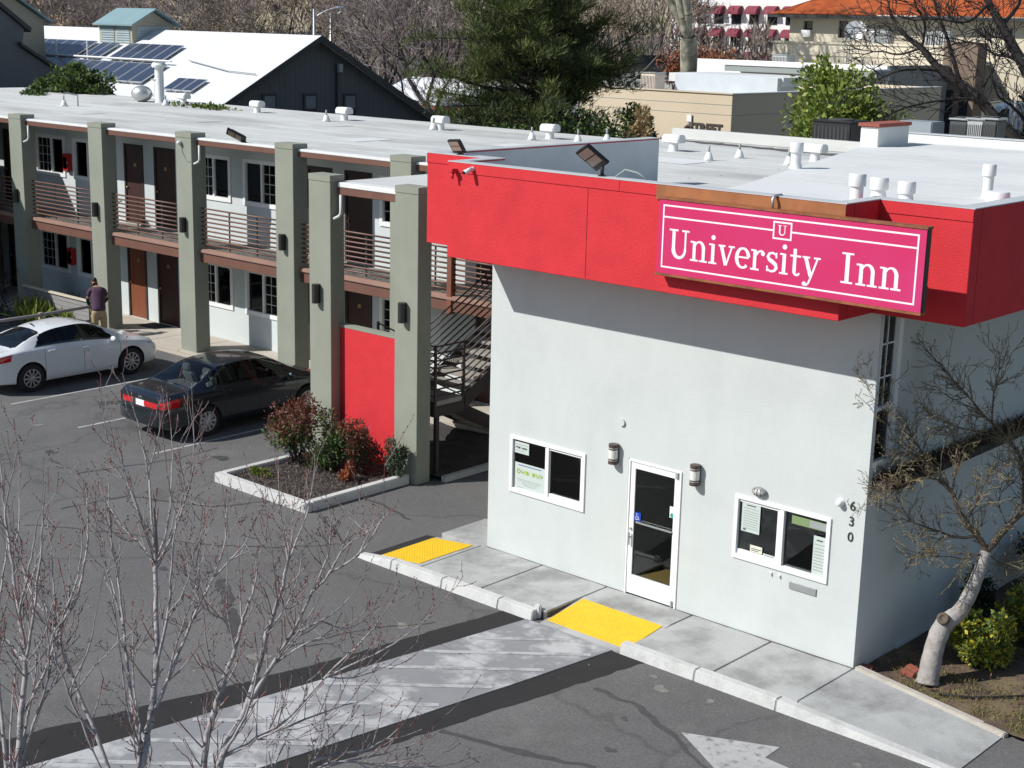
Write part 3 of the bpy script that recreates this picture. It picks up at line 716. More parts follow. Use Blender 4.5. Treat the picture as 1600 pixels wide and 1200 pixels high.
MB().box(WX0, YW+1.4, -0.1, WX1, YW+1.5, 5.38).build('room_wall', m_darkint, wing)
MB().box(WX0, 15.0, -0.1, WX1, 15.15, 5.36).build('back_wall', m_wingwall, wing)
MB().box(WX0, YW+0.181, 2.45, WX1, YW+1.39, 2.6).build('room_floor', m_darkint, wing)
m_muntin = M('muntin_grey', (0.50, 0.51, 0.51), 0.5, 0.02)
for i, (a, b_, z0, z1, g, lvl) in enumerate(WIN):
    fw = 0.06; y = YW; w_ = MB(); xm = (a+b_)/2+(0.06 if g == 'l' else -0.06)
    w_.box(a-0.04, y-0.035, z0-0.05, b_+0.04, y+0.08, z0+fw).box(a-0.04, y-0.035, z1-fw, b_+0.04, y+0.08, z1+0.04)
    w_.box(a-0.04, y-0.034, z0+fw, a+fw, y+0.08, z1-fw).box(b_-fw, y-0.034, z0+fw, b_+0.04, y+0.08, z1-fw)
    wn = w_.build('window', m_whitepaint, wing)
    MB().box(xm-0.028, y-0.02, z0+fw+0.001, xm+0.028, y+0.05, z1-fw-0.001).build('mullion', m_whitepaint, wn)
    MB().box(a+fw, y+0.04, z0+fw, b_-fw, y+0.046, z1-fw).build('pane', m_glass, wn)
    lo, hi_ = (a+fw, xm-0.03) if g == 'l' else (xm+0.03, b_-fw)
    for k in (1, 2, 3):
        z = z0+fw+(z1-z0-2*fw)*k/4
        MB().box(lo, y+0.028, z-0.008, hi_, y+0.038, z+0.008).build('muntin', m_muntin, wn)
    for k in (1, 2):
        x = lo+(hi_-lo)*k/3
        MB().box(x-0.008, y+0.0281, z0+fw, x+0.008, y+0.0379, z1-fw).build('muntin', m_muntin, wn)
    # pleated curtain behind the glass
    green = (lvl == 1 and abs(a+17.4) < 0.1)
    n = 44; vv = []; c0, c1 = (a, b_)
    for k in range(n):
        x = c0+(c1-c0)*k/(n-1); yy = y+0.15+0.02*math.sin(k*1.3)
        vv += [(x, yy, z0), (x, yy, z1)]
    MB().add(vv, [(2*k, 2*k+2, 2*k+3, 2*k+1) for k in range(n-1)]).build('curtain', m_curtain if green else m_curtdark, wn, smooth=True, fix=False)
for i, (a, b_, z0, z1, lvl) in enumerate(DOORS):
    y = YW; fr = MB()
    fr.box(a-0.03, y-0.02, z0, a+0.045, y+0.1, z1+0.03).box(b_-0.045, y-0.02, z0, b_+0.03, y+0.1, z1+0.03).box(a+0.045, y-0.0195, z1-0.04, b_-0.045, y+0.1, z1+0.03)
    dn = fr.build('door', m_dkframe, wing)
    MB().box(a+0.046, y+0.012, z0+0.012, b_-0.046, y+0.055, z1-0.041).build('door_leaf', m_door if (lvl == 0 and i in (2, 4)) else m_door2, dn, bevel=0.004)
    MB().ball((a+0.11, y-0.02, z0+1.02), 0.032, 10, 7).build('knob', m_brass, dn, smooth=True)
    MB().box(a+0.42, y+0.006, z0+1.62, a+0.53, y+0.0115, z0+1.72).build('number_plate', m_brass, dn)
    MB().box(a+0.02, y-0.03, z0-0.002, b_-0.02, y+0.03, z0+0.014).build('threshold', m_kerb, dn)
# balcony slab with its rounded edge and brown fascia
MB().box(WX0, 5.66, 2.40, WX1, YW-0.002, 2.69).build('balcony_floor', M('balcony_deck', (0.27, 0.245, 0.215), 0.9, 0.25, 1.5, col2=(0.17, 0.155, 0.14), c2pos=(0.45, 0.6), c2scale=2.5), wing)
MB().box(WX0, 5.60, 2.36, WX1, 5.658, 2.60).build('balcony_fascia', m_brown, wing, bevel=0.006)
MB().box(WX0, 5.555, 2.602, WX1, 5.75, 2.705).build('balcony_edge', M('edge_brown', (0.31, 0.185, 0.14), 0.7, 0.12, 2), wing, bevel=0.02)
# roof of the wing and the lower stair roof
MB().box(WX0, 5.62, 5.36, WX1, 15.3, 5.50).build('roof', m_roof, wing)
MB().box(-8.75, 15.302, 5.36, 6.9, 19.8, 5.495).build('roof', m_roof, wing)
MB().box(-8.75, 15.4, -0.1, -8.6, 19.7, 5.36).build('side_wall', m_wingwall, wing)
MB().box(-1.458, 7.05, 5.36, 6.9, 15.298, 5.502).build('roof', m_roof, wing)
MB().box(-6.18, 2.12, 5.28, -1.46, 5.55, 5.41).build('stair_roof', m_roof, wing)
for k in range(8): MB().box(WX0+0.2, 6.6+1.12*k, 5.5005, WX1-0.3, 6.68+1.12*k, 5.5055).build('membrane_lap', m_roof, wing)
for k, (x, y, w_, d_) in enumerate(((-21.5, 9.0, 1.6, 0.9), (-13.2, 8.2, 0.9, 1.3), (-17.8, 11.2, 1.2, 0.8), (-9.8, 10.4, 1.4, 0.9), (-25.5, 8.1, 1.0, 0.9), (-5.2, 10.3, 1.5, 1.1))):
    MB().box(x, y, 5.5057, x+w_, y+d_, 5.5095).build('roof_patch', m_roofw if k % 2 else MATS['roof_coating'], wing)
PX = [-28.0, -24.05, -19.97, -15.99, -12.05, -8.09]
m_drip = M('drip_edge', (0.72, 0.72, 0.70), 0.6, 0.08, 2)
for a, b_ in zip(PX, PX[1:]+[-3.6]):
    g0, g1 = a+0.662, b_-0.002
    MB().box(g0, 5.55, 5.33, g1, 5.618, 5.455).build('gutter', m_brown, wing, bevel=0.008)
    MB().box(g0, 5.545, 5.4555, g1, 5.80, 5.515).build('drip_edge', m_drip, wing, bevel=0.01)
MB().box(-6.0, 2.03, 5.18, -4.25, 2.10, 5.325).build('gutter', m_brown, wing, bevel=0.008)
MB().box(-6.0, 2.02, 5.3255, -4.25, 2.30, 5.42).build('drip_edge', m_drip, wing, bevel=0.01)
# pillars
def pillar(x, y, w_, d_, z1):
    p = MB().box(x, y, -0.16, x+w_, y+d_, z1-0.13).build('pillar', m_sage, wing, bevel=0.006)
    MB().box(x-0.006, y-0.006, z1-0.128, x+w_+0.006, y+d_+0.006, z1).build('cap', m_sage, p, bevel=0.006)
    return p
for x in PX: pillar(x, YPIL, 0.66, 0.44, 5.63)
pillar(-6.68, 1.87, 0.64, 0.36, 5.55); pillar(-4.22, 1.87, 0.62, 0.36, 5.53)
# red screen between the stair pillars
MB().box(-6.038, 2.10, -0.15, -4.222, 2.26, 2.54).build('red_screen', m_red, wing, bevel=0.004)
MB().box(-6.036, 2.095, 2.542, -4.224, 2.27, 2.60).build('screen_cap', m_sage, wing, bevel=0.004)
# brown post at the head of the stairs
MB().box(-6.47, 5.56, 2.30, -6.33, 5.70, 5.3).build('roof_post', M('post_brown', (0.20, 0.07, 0.04), 0.6, 0.1), wing, bevel=0.005)
# balcony railings: nine bars to a bay, slim posts
m_rail = M('rail_brown', (0.145, 0.075, 0.055), 0.5, 0.1, 4)
m_railpost = M('rail_post', (0.06, 0.04, 0.034), 0.5, 0.1, 4)
bars = {}
def rail_run(x0, x1, y, z0, nb=9, step=0.113, r=0.022):
    mid = [x0+(x1-x0)*k/3 for k in (1, 2)] if x1-x0 > 2 else [(x0+x1)/2]
    rl = None
    for x in mid:
        o = MB().box(x-0.018, y+0.02, z0-0.09, x+0.018, y+0.045, z0+step*(nb-1)+0.01).build('rail_post' if rl else 'railing', m_railpost, rl or wing)
        rl = rl or o
    for k in range(nb):
        key = round(x1-x0, 3)
        if key not in bars:
            o = MB().tube([(0, 0, 0), (x1-x0, 0, 0)], r, 8).build('rail_bar', m_rail, rl, smooth=True, fix=False)
            o.data.transform(Matrix.Translation(wl(wing))); bars[key] = o; o.location = Vector((x0, y, z0+step*k))-wl(wing)
        else: inst(bars[key], 'rail_bar', (x0, y, z0+step*k), rl)
for a, b_ in zip(PX, PX[1:]): rail_run(a+0.662, b_-0.002, 5.67, 2.83)
rail_run(-7.43, -6.48, 5.67, 2.83); rail_run(-6.32, -4.86, 5.67, 2.83)
# bent overflow pipes
m_pipe = M('pipe_white', (0.60, 0.60, 0.58), 0.5, 0.08, 3)
for x, y in ((-23.39, 5.5), (-15.33, 5.5), (-6.04, 1.98)):
    zt = 5.33 if y > 3 else 5.18
    MB().tube([(x+0.12, y+0.06, zt), (x+0.12, y+0.06, zt-0.35), (x+0.10, y+0.03, zt-0.42), (x+0.02, y-0.05, zt-0.47)], 0.032, 8).build('overflow_pipe', m_pipe, wing, smooth=True)
# walkway
wk = MB().box(WX0, 5.28, -0.16, -1.46, YW-0.001, -0.06).build('walkway', m_walk, kind='structure')
x = -28.0
while x < -1.6:
    MB().box(x+0.006, 5.30, -0.058, min(x+1.5, -1.47)-0.006, YW-0.002, 0.0).build('slab', m_walk, wk, bevel=0.006); x += 1.5
# perpendicular wing out of frame on the left, whose shadow falls across the first pillar
ww = thing('side_wing', (-29, -3, 0), 'far left motel side wing at the edge of the frame, in shade', 'building')
wall_open('x', -25.35, -0.18, -14, 5.2, -0.15, 5.4, [(-12.5+4*k, -11+4*k, z, z+1.1) for k in range(4) for z in (0.9, 3.7)]).build('side_wall', m_wingwall, ww)
MB().box(-34, -14, 5.4, -25.2, 5.25, 5.55).build('roof', m_roof, ww)
MB().box(-34, -14, -0.15, -33.8, 5.2, 5.4).build('back_wall', m_wingwall, ww)
MB().box(-33.8, -13.9, -0.15, -25.54, -13.7, 5.4).build('end_wall', m_wingwall, ww)
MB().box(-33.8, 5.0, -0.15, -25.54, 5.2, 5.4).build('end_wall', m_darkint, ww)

# ------------------------------------------------------------------ staircase in the passage
m_stair = M('stair_dark', (0.035, 0.028, 0.026), 0.6, 0.15, 3)
m_tread = M('tread_concrete', (0.30, 0.28, 0.245), 0.9, 0.12, 3, fine=0.05)
sc = thing('outdoor_staircase', (-4.8, 4.2, 0), 'outdoor metal staircase with concrete treads and barred rails beside the office', 'staircase')
LZ = 1.40
MB().box(-6.05, 2.35, LZ-0.1, -3.62, 3.15, LZ).build('landing', m_tread, sc, bevel=0.008)
MB().box(-6.05, 2.33, LZ-0.3, -3.60, 2.349, LZ+0.005).box(-3.62, 2.35, LZ-0.3, -3.59, 3.15, LZ-0.101).build('landing_beam', m_stair, sc)
nst = 8; run, rise = (5.66-3.15)/nst, (2.69-LZ)/nst
for k in range(nst):
    MB().box(-4.78, 3.152+run*k, LZ+rise*(k+1)-0.07, -3.64, 3.152+run*(k+1)+0.03, LZ+rise*(k+1)-0.001*k).build('tread', m_tread, sc, bevel=0.006)
for k in range(nst):
    zz = LZ*(k+1)/(nst+1)
    MB().box(-6.02, 5.66-run*(k+1)-0.03, zz-0.06, -4.92, 5.66-run*k, zz-0.001*k).build('tread', m_tread, sc, bevel=0.006)
def stringer(x, ya, za, yb, zb):
    MB().yzprism([(ya, za-0.28), (yb, zb-0.28), (yb, zb+0.03), (ya, za+0.03)], x, x+0.05).build('stringer', m_stair, sc)
stringer(-3.638, 3.15, LZ, 5.66, 2.69); stringer(-4.83, 3.15, LZ, 5.66, 2.69)
stringer(-4.918, 3.15, LZ, 5.66, 0.16); stringer(-6.07, 3.15, LZ, 5.66, 0.16)
for x, ya, za, yb, zb in ((-3.61, 3.15, LZ, 5.66, 2.69), (-4.80, 3.15, LZ, 5.66, 2.69), (-6.05, 3.15, LZ, 5.66, 0.16)):
    for k in range(8):
        dz = 0.10+k*0.14
        MB().tube([(x, ya, za+dz), (x, yb, zb+dz)], 0.017, 6).build('rail_bar', m_railpost, sc, smooth=True)
    for y_, z_ in ((ya, za), (yb, zb)): MB().box(x-0.022, y_-0.022, z_-0.25, x+0.022, y_+0.022, z_+1.11).build('rail_post', m_railpost, sc)
for k in range(8):
    dz = 0.10+k*0.14
    MB().tube([(-3.61, 2.37, LZ+dz), (-3.61, 3.13, LZ+dz)], 0.017, 6).build('rail_bar', m_railpost, sc, smooth=True)
    MB().tube([(-6.03, 2.37, LZ+dz), (-3.63, 2.37, LZ+dz)], 0.017, 6).build('rail_bar', m_railpost, sc, smooth=True)
for x in (-3.61, -4.80, -6.05): MB().box(x-0.022, 2.348, LZ-0.1, x+0.022, 2.392, LZ+1.11).build('rail_post', m_railpost, sc)
for x in (-3.66, -6.0): MB().box(x-0.04, 2.42, -0.15, x+0.04, 2.5, LZ-0.11).build('support_post', m_stair, sc)
# kerb, rubble and soil under the stairs
MB().box(-3.42, 2.36, GZ, -3.30, 6.3, -0.03).build('kerb_strip', m_conc, kind='structure', bevel=0.01)
b = MB(); vv = []; n1 = 20
for j in range(n1):
    for i in range(n1):
        x = -6.3+2.88*i/(n1-1); y = 2.3+2.95*j/(n1-1); vv.append((x, y, -0.06+0.06*noise.noise((x*2, y*2, 5))))
b.add(vv, [(j*n1+i, j*n1+i+1, (j+1)*n1+i+1, (j+1)*n1+i) for j in range(n1-1) for i in range(n1-1)]); b.build('stair_soil', m_mulch, kind='structure', smooth=True)

# ------------------------------------------------------------------ ramp fence near the man
m_fence = M('fence_wood', (0.26, 0.25, 0.24), 0.85, 0.2, 2.0, stretch=(1, 1, 10))
m_fencetop = M('fence_top', (0.55, 0.50, 0.40), 0.8, 0.1, 3)
m_post = M('post_wood', (0.34, 0.27, 0.17), 0.85, 0.2, 3, stretch=(8, 8, 1))
fn = thing('ramp_fence', (-21.4, 5.32, 0), 'weathered grey board fence with pale top rail between the first two pillars', 'fence')
for k in range(5): MB().box(-23.35, 5.20, 0.02+0.135*k, -19.98, 5.225, 0.145+0.135*k).build('board', m_fence, fn, bevel=0.004)
MB().box(-23.38, 5.15, 0.71, -19.97, 5.27, 0.76).build('top_rail', m_fencetop, fn, bevel=0.006)
for x in (-23.3, -21.7, -20.05): MB().box(x-0.045, 5.226, -0.15, x+0.045, 5.268, 0.708).build('post', m_post, fn)
hr = thing('ramp_handrail', (-19.2, 3.8, GZ), 'grey wooden handrail on posts running past the white car to the man', 'handrail')
MB().tube([(-19.0, 0.4, 0.74), (-19.05, 3.0, 0.74), (-19.2, 5.0, 0.76), (-19.28, 5.22, 0.76)], 0.045, 8).build('rail', m_fence, hr, smooth=True)
MB().tube([(-19.0, 0.4, 0.36), (-19.05, 3.0, 0.36), (-19.25, 5.1, 0.36)], 0.032, 8).build('rail', m_fence, hr, smooth=True)
for y_, x in ((1.2, -19.06), (3.2, -19.1), (5.15, -19.27)): MB().box(x-0.055, y_-0.05, GZ, x+0.055, y_+0.05, 0.80).build('post', m_post, hr, bevel=0.008)
MB().box(-19.32, 4.86, GZ, -19.22, 4.96, 0.8).build('post', m_post, hr, bevel=0.008)

# ------------------------------------------------------------------ things on the wing
def cabinet(x, z, label):
    t = thing('extinguisher_cabinet', (x, YW, z), label, 'extinguisher cabinet', 'red cabinets between the windows')
    m = M('cabinet_red', (0.42, 0.015, 0.018), 0.4, 0.05)
    MB().box(x-0.13, YW-0.16, z, x+0.13, YW-0.002, z+0.5).build('box', m, t, bevel=0.01)
    MB().box(x-0.09, YW-0.166, z+0.06, x+0.09, YW-0.161, z+0.4).build('pane', m_glass, t)
    MB().box(x+0.095, YW-0.18, z+0.2, x+0.115, YW-0.161, z+0.28).build('latch', m_steel, t)
cabinet(-23.51, 3.95, 'red extinguisher cabinet between upstairs windows, above the balcony')
cabinet(-23.51, 1.15, 'red extinguisher cabinet between ground floor windows, left of the man')
def pedestal(x, y, z, label):
    t = thing('balcony_table', (x, y, z), label, 'table')
    MB().lathe([(0.0, 0.70), (0.21, 0.70), (0.22, 0.715), (0.21, 0.73), (0.0, 0.73)], (x, y, z), 18).build('table_top', m_whitepaint, t, smooth=True)
    MB().lathe([(0.035, 0.02), (0.03, 0.35), (0.035, 0.70)], (x, y, z), 10).build('leg', m_whitepaint, t, smooth=True)
    MB().lathe([(0.16, 0.0), (0.15, 0.015), (0.04, 0.03)], (x, y, z), 14).build('base', m_whitepaint, t, smooth=True)
pedestal(-20.2, 6.3, 2.691, 'small white pedestal table on the balcony by the upstairs doors')
for x, y, z, lb in ((-19.0, 6.15, 0.0, 'dark doormat before the second ground floor door'),):
    MB().box(x-0.35, 6.35, z+0.001, x+0.45, 6.92, z+0.014).build('doormat', M('mat_dark', (0.02, 0.02, 0.022), 0.95, 0.2, 20), label=lb, cat='doormat', bevel=0.004)
# sconces on the pillars
m_lamp = M('lamp_bronze', (0.03, 0.028, 0.028), 0.4, 0.1)
def sconce(x, y, z, label):
    t = thing('pillar_sconce', (x, y, z), label, 'wall lamp', 'dark sconces on the pillars')
    MB().box(x-0.05, y-0.02, z-0.19, x+0.05, y-0.001, z+0.19).build('back_plate', m_lamp, t)
    MB().lathe([(0.0, -0.19), (0.075, -0.19), (0.075, 0.19), (0.0, 0.19)], (x, y-0.085, z), 14).build('shade', m_lamp, t, auto=True)
    MB().lathe([(0.0, -0.195), (0.06, -0.194), (0.0, -0.1935)], (x, y-0.085, z), 12).build('lens', m_glass, t)
ordn = ['first', 'second', 'third', 'fourth']
for k, x in enumerate((-23.76, -19.66, -15.68, -11.74)):
    sconce(x, YPIL, 3.30, f'dark cylinder sconce on the {ordn[k]} back row pillar from the left')
sconce(-6.40, 1.87, 3.20, 'dark cylinder sconce on the stair pillar left of the red panel')
sconce(-3.94, 1.87, 3.17, 'dark cylinder sconce on the stair pillar right of the red panel')
# ------------------------------------------------------------------ the motel sign
m_pink = M('sign_pink', (0.60, 0.030, 0.125), 0.28, 0.05, 0.8, spec=0.45, col2=(0.55, 0.042, 0.16), c2pos=(0.4, 0.7), c2scale=0.8)
m_signwhite = M('sign_white', (0.86, 0.80, 0.84), 0.4, 0.0)
m_signwood = M('sign_frame', (0.30, 0.105, 0.035), 0.6, 0.2, 3, col2=(0.20, 0.07, 0.03), c2pos=(0.45, 0.6), c2scale=5)
SX0, SX1, SY, SZ0, SZ1 = 4.015, 7.955, -1.07, 5.215, 6.268
sign = thing('motel_sign', (6.0, -1.0, 5.2), 'wide pink motel sign with white serif lettering and thin white border', 'sign')
MB().box(SX0, SY+0.012, SZ0+0.035, SX1-0.012, SY+0.12, SZ1-0.02).build('cabinet', m_black, sign, bevel=0.004)
MB().box(SX0+0.004, SY, SZ0+0.036, SX1-0.016, SY+0.011, SZ1-0.021).build('face', m_pink, sign)
MB().box(SX0-0.01, SY-0.012, SZ1-0.019, SX1, SY+0.13, SZ1+0.012).build('frame_rail', m_signwood, sign, bevel=0.004)
MB().box(SX0-0.02, SY-0.012, SZ0, SX1-0.004, SY+0.11, SZ0+0.034).build('frame_rail', m_signwood, sign, bevel=0.004)
for x in (4.5, 5.4, 6.3): MB().box(x-0.03, SY+0.121, 5.5, x+0.03, -0.902, 5.56).box(x-0.03, SY+0.121, 6.0, x+0.03, -0.902, 6.06).build('bracket', m_black, sign)
MB().box(7.2, SY+0.121, 5.7, 7.26, -0.052, 5.76).build('bracket', m_black, sign)
# white border lines
yf = SY-0.0012
def bar(x0, x1, z0, z1, y=yf, nm='border_line'): MB().box(x0, y, z0, x1, SY-0.0005, z1).build(nm, m_signwhite, sign)
bx0, bx1, bz0, bz1, lw = SX0+0.075, SX1-0.105, SZ0+0.115, SZ1-0.085, 0.022
bar(bx0, bx1, bz1-lw, bz1); bar(bx0, bx1, bz0, bz0+lw); bar(bx0, bx0+lw, bz0+lw, bz1-lw); bar(bx1-lw, bx1, bz0+lw, bz1-lw)
zl = bz1-0.165; ux0, ux1, uz0, uz1 = 5.825, 6.105, bz1-0.275, bz1-0.045
bar(bx0+lw, ux0, zl-lw/2, zl+lw/2); bar(ux1, bx1-lw, zl-lw/2, zl+lw/2)
bar(ux0, ux1, uz1-lw, uz1); bar(ux0, ux1, uz0, uz0+lw); bar(ux0, ux0+lw, uz0+lw, uz1-lw); bar(ux1-lw, ux1, uz0+lw, uz1-lw)
# serif letters drawn as strokes; each stroke stands a hair prouder than the last so that no faces coincide
class Pen:
    def __init__(s, x, z, k, wide=1.0): s.x, s.z, s.k, s.w, s.b, s.n = x, z, k, wide, MB(), 0
    def P(s, u, v): return (s.x+u*s.k*s.w, s.z+v*s.k)
    def stroke(s, pts, ws):
        y = yf-0.0004*(s.n % 7)-0.0002; s.n += 1
        pts = [Vector(s.P(*p)) for p in pts]
        if not hasattr(ws, '__len__'): ws = [ws]*len(pts)
        L_, R_ = [], []
        for i, p in enumerate(pts):
            t = (pts[min(i+1, len(pts)-1)]-pts[max(i-1, 0)]).normalized(); n_ = Vector((-t.y, t.x))*ws[i]*s.k*0.5
            L_.append(p+n_); R_.append(p-n_)
        poly = L_+R_[::-1]; m = len(pts); d_ = SY-0.0003-y
        vs = [(p.x, y, p.y) for p in L_]+[(p.x, y, p.y) for p in R_]+[(p.x, y+d_, p.y) for p in L_]+[(p.x, y+d_, p.y) for p in R_]
        fs = []
        for i in range(m-1):
            fs += [(i, i+1, m+i+1, m+i), (i, i+1, 2*m+i+1, 2*m+i), (m+i, m+i+1, 3*m+i+1, 3*m+i)]
        fs += [(0, m, 3*m, 2*m), (m-1, 2*m-1, 4*m-1, 3*m-1)]
        s.b.add(vs, fs); return s
    def rect(s, u0, u1, v0, v1): return s.stroke([((u0+u1)/2, v0), ((u0+u1)/2, v1)], (u1-u0)*s.w)
    def slab(s, u0, u1, v): return s.stroke([(u0, v), (u1, v)], 0.085)
    def arc(s, cu, cv, ru, rv, a0, a1, wf, n=18):
        A = np.linspace(math.radians(a0), math.radians(a1), n)
        return s.stroke([(cu+ru*math.cos(a), cv+rv*math.sin(a)) for a in A], [wf(a) for a in A])
    def dot(s, u, v, r): return s.stroke([(u-r/s.w, v), (u-0.7*r/s.w, v), (u, v), (u+0.7*r/s.w, v), (u+r/s.w, v)], [0.35*r, 1.45*r, 2*r, 1.45*r, 0.35*r])
    def done(s, nm='letter'): return s.b.build(nm, m_signwhite, sign, fix=False)
TH, TN = 0.20, 0.10
sidew = lambda a: TN+(TH-TN)*abs(math.cos(a))**1.3
def gl_U(p):
    p.rect(0.18, 0.38, 0.48, 1.42).rect(0.98, 1.09, 0.48, 1.42).slab(0.0, 0.56, 1.42).slab(0.80, 1.27, 1.42)
    p.arc(0.66, 0.50, 0.38, 0.44, 180, 360, lambda a: 0.11+0.09*max(0, -math.cos(a))+0.03)
    return 1.32
def gl_n(p):
    p.rect(0.15, 0.34, 0.0, 0.98).slab(0.0, 0.5, 0.04).slab(0.0, 0.24, 0.95)
    p.arc(0.555, 0.62, 0.28, 0.36, 165, 0, lambda a: 0.09+0.11*max(0, math.cos(a))).rect(0.74, 0.93, 0.0, 0.63).slab(0.58, 1.08, 0.04)
    return 1.12
def gl_i(p):
    p.rect(0.15, 0.35, 0.0, 0.98).slab(0.0, 0.5, 0.04).slab(0.0, 0.24, 0.95).dot(0.25, 1.30, 0.125); return 0.54
def gl_v(p):
    p.stroke([(0.17, 0.97), (0.48, 0.02)], 0.19).stroke([(0.83, 0.97), (0.50, 0.02)], 0.095).slab(0.0, 0.42, 0.955).slab(0.62, 1.0, 0.955); return 0.98
def gl_e(p):
    p.arc(0.47, 0.50, 0.36, 0.47, 8, 315, sidew, 26).slab(0.2, 0.84, 0.53); return 0.90
def gl_r(p):
    p.rect(0.15, 0.34, 0.0, 0.98).slab(0.0, 0.52, 0.04).slab(0.0, 0.24, 0.95)
    p.arc(0.60, 0.62, 0.27, 0.33, 160, 60, lambda a: 0.10).dot(0.72, 0.83, 0.11); return 0.82
def gl_s(p):
    pts = [(0.66, 0.74), (0.60, 0.88), (0.42, 0.95), (0.22, 0.89), (0.15, 0.74), (0.24, 0.61), (0.44, 0.51), (0.62, 0.39), (0.67, 0.24), (0.56, 0.10), (0.37, 0.05), (0.18, 0.11), (0.11, 0.27)]
    p.stroke(pts, [0.09, 0.10, 0.10, 0.13, 0.17, 0.19, 0.20, 0.19, 0.17, 0.13, 0.10, 0.10, 0.09]).rect(0.60, 0.69, 0.70, 0.97).rect(0.09, 0.17, 0.03, 0.30); return 0.80
def gl_t(p):
    p.rect(0.17, 0.36, 0.22, 1.28).slab(0.0, 0.62, 0.94).arc(0.42, 0.24, 0.16, 0.19, 180, 335, lambda a: 0.10+0.07*max(0, -math.cos(a)), 12); return 0.66
def gl_y(p):
    p.stroke([(0.17, 0.97), (0.50, 0.08)], 0.19).stroke([(0.86, 0.97), (0.52, 0.04), (0.40, -0.24), (0.28, -0.36), (0.15, -0.33)], [0.095, 0.095, 0.10, 0.10, 0.09]).dot(0.16, -0.30, 0.11).slab(0.0, 0.42, 0.955).slab(0.64, 1.02, 0.955); return 1.02
def gl_I(p):
    p.rect(0.2, 0.41, 0.0, 1.42).slab(0.0, 0.61, 0.04).slab(0.0, 0.61, 1.38); return 0.72
GL = dict(U=gl_U, n=gl_n, i=gl_i, v=gl_v, e=gl_e, r=gl_r, s=gl_s, t=gl_t, y=gl_y, I=gl_I)
def write(word, x0, x1, z, k):
    adv = {'U': 1.32, 'n': 1.12, 'i': 0.54, 'v': 0.98, 'e': 0.90, 'r': 0.82, 's': 0.80, 't': 0.66, 'y': 1.02, 'I': 0.72}
    gap = 0.05; tot = sum(adv[c_] for c_ in word)+gap*(len(word)-1); wide = (x1-x0)/(tot*k); x = x0
    for c_ in word:
        p = Pen(x, z, k, wide); GL[c_](p); p.done(); x += (adv[c_]+gap)*k*wide
BZ = 5.475
write('University', 4.215, 6.545, BZ, 0.268)
write('Inn', 6.84, 7.67, BZ, 0.268)
p = Pen(5.897, uz0+0.055, 0.088, 1.15); gl_U(p); p.done()

# ------------------------------------------------------------------ small things on the office front
def half_lamp(x, z, label):
    t = thing('wall_lantern', (x, 0, z), label, 'wall lamp', 'round wall lanterns beside the door')
    mb = M('lantern_brown', (0.085, 0.055, 0.048), 0.5, 0.1); mw = M('lantern_white', (0.72, 0.71, 0.66), 0.4, 0.03)
    MB().lathe([(0.07, -0.10), (0.07, 0.10)], (x, -0.075, z), 18).build('shade', mw, t, auto=True)
    for z0_, z1_ in ((-0.155, -0.105), (0.105, 0.155)): MB().lathe([(0.076, z0_), (0.076, z1_)], (x, -0.075, z), 18).build('cap', mb, t, auto=True)
    for z0_ in (-0.09, 0.07): MB().lathe([(0.073, z0_), (0.073, z0_+0.02)], (x, -0.075, z), 18).build('band', mb, t, auto=True)
    MB().box(x-0.05, -0.02, z-0.15, x+0.05, -0.001, z+0.15).build('back_plate', mb, t)
half_lamp(2.635, 2.18, 'white cylinder lantern with brown caps left of the glass door')
half_lamp(4.145, 2.18, 'white cylinder lantern with brown caps right of the glass door')
MB().lathe([(0.055, -0.03), (0.055, -0.012), (0.05, -0.002)], (2.73, 0, 2.68), 16, 'y').build('junction_cover', m_stucco, auto=True, label='round grey cover plate on the wall above the left lantern', cat='cover plate')
bl = thing('bulkhead_light', (5.22, 0, 2.16), 'oval grey caged bulkhead light above the right office window', 'wall lamp')
MB().ball((5.22, -0.03, 2.16), 0.105, 16, 10, 1.15, 0.5, 0.68).build('housing', M('bulkhead_grey', (0.22, 0.23, 0.22), 0.5), bl, smooth=True)
MB().ball((5.22, -0.055, 2.16), 0.075, 16, 10, 1.15, 0.5, 0.62).build('lens', M('bulkhead_lens', (0.5, 0.5, 0.48), 0.3), bl, smooth=True)
b = MB()
for k in (-0.05, 0.0, 0.05): b.tube([(5.22+k, -0.085+abs(k)*0.3, 2.11), (5.22+k, -0.098+abs(k)*0.3, 2.16), (5.22+k, -0.085+abs(k)*0.3, 2.21)], 0.005, 5)
b.build('cage', m_black, bl)
dm = thing('dome_camera', (6.5, 0, 2.30), 'small white dome camera beside the house number', 'camera')
MB().lathe([(0.055, -0.001), (0.055, -0.03), (0.045, -0.04)], (6.5, 0, 2.30), 14, 'y').build('base', m_whitepaint, dm, auto=True)
MB().ball((6.5, -0.05, 2.30), 0.05, 14, 10).build('dome', m_whitepaint, dm, smooth=True)
for s_, z in (('6', 2.285), ('3', 2.065), ('0', 1.845)):
    o = text_mesh(s_, 0.19, 'house_number', m_inkdark, None, (6.68, -0.006, z), FRONT, 0.006, bold=0.0)
    tag(o, {'6': 'dark numeral six, topmost of the house number by the office corner', '3': 'dark numeral three between the six and the zero of the house number', '0': 'dark numeral zero, lowest of the house number by the office corner'}[s_], 'number')
MB().box(5.79, -0.02, 0.868, 6.225, -0.001, 0.975).build('mail_slot', m_steel, label='grey metal mail slot plate under the right office window', cat='mail slot', bevel=0.004)
for k, x in enumerate((5.485, 5.625)):
    b = MB(); b.tube([(x-0.02, -0.01, 1.03), (x+0.012, -0.015, 1.02), (x+0.015, -0.012, 0.97)], 0.008, 6)
    b.build('wall_hook', m_steel, label=('left', 'right')[k]+' small hook under the right office window', cat='hook')

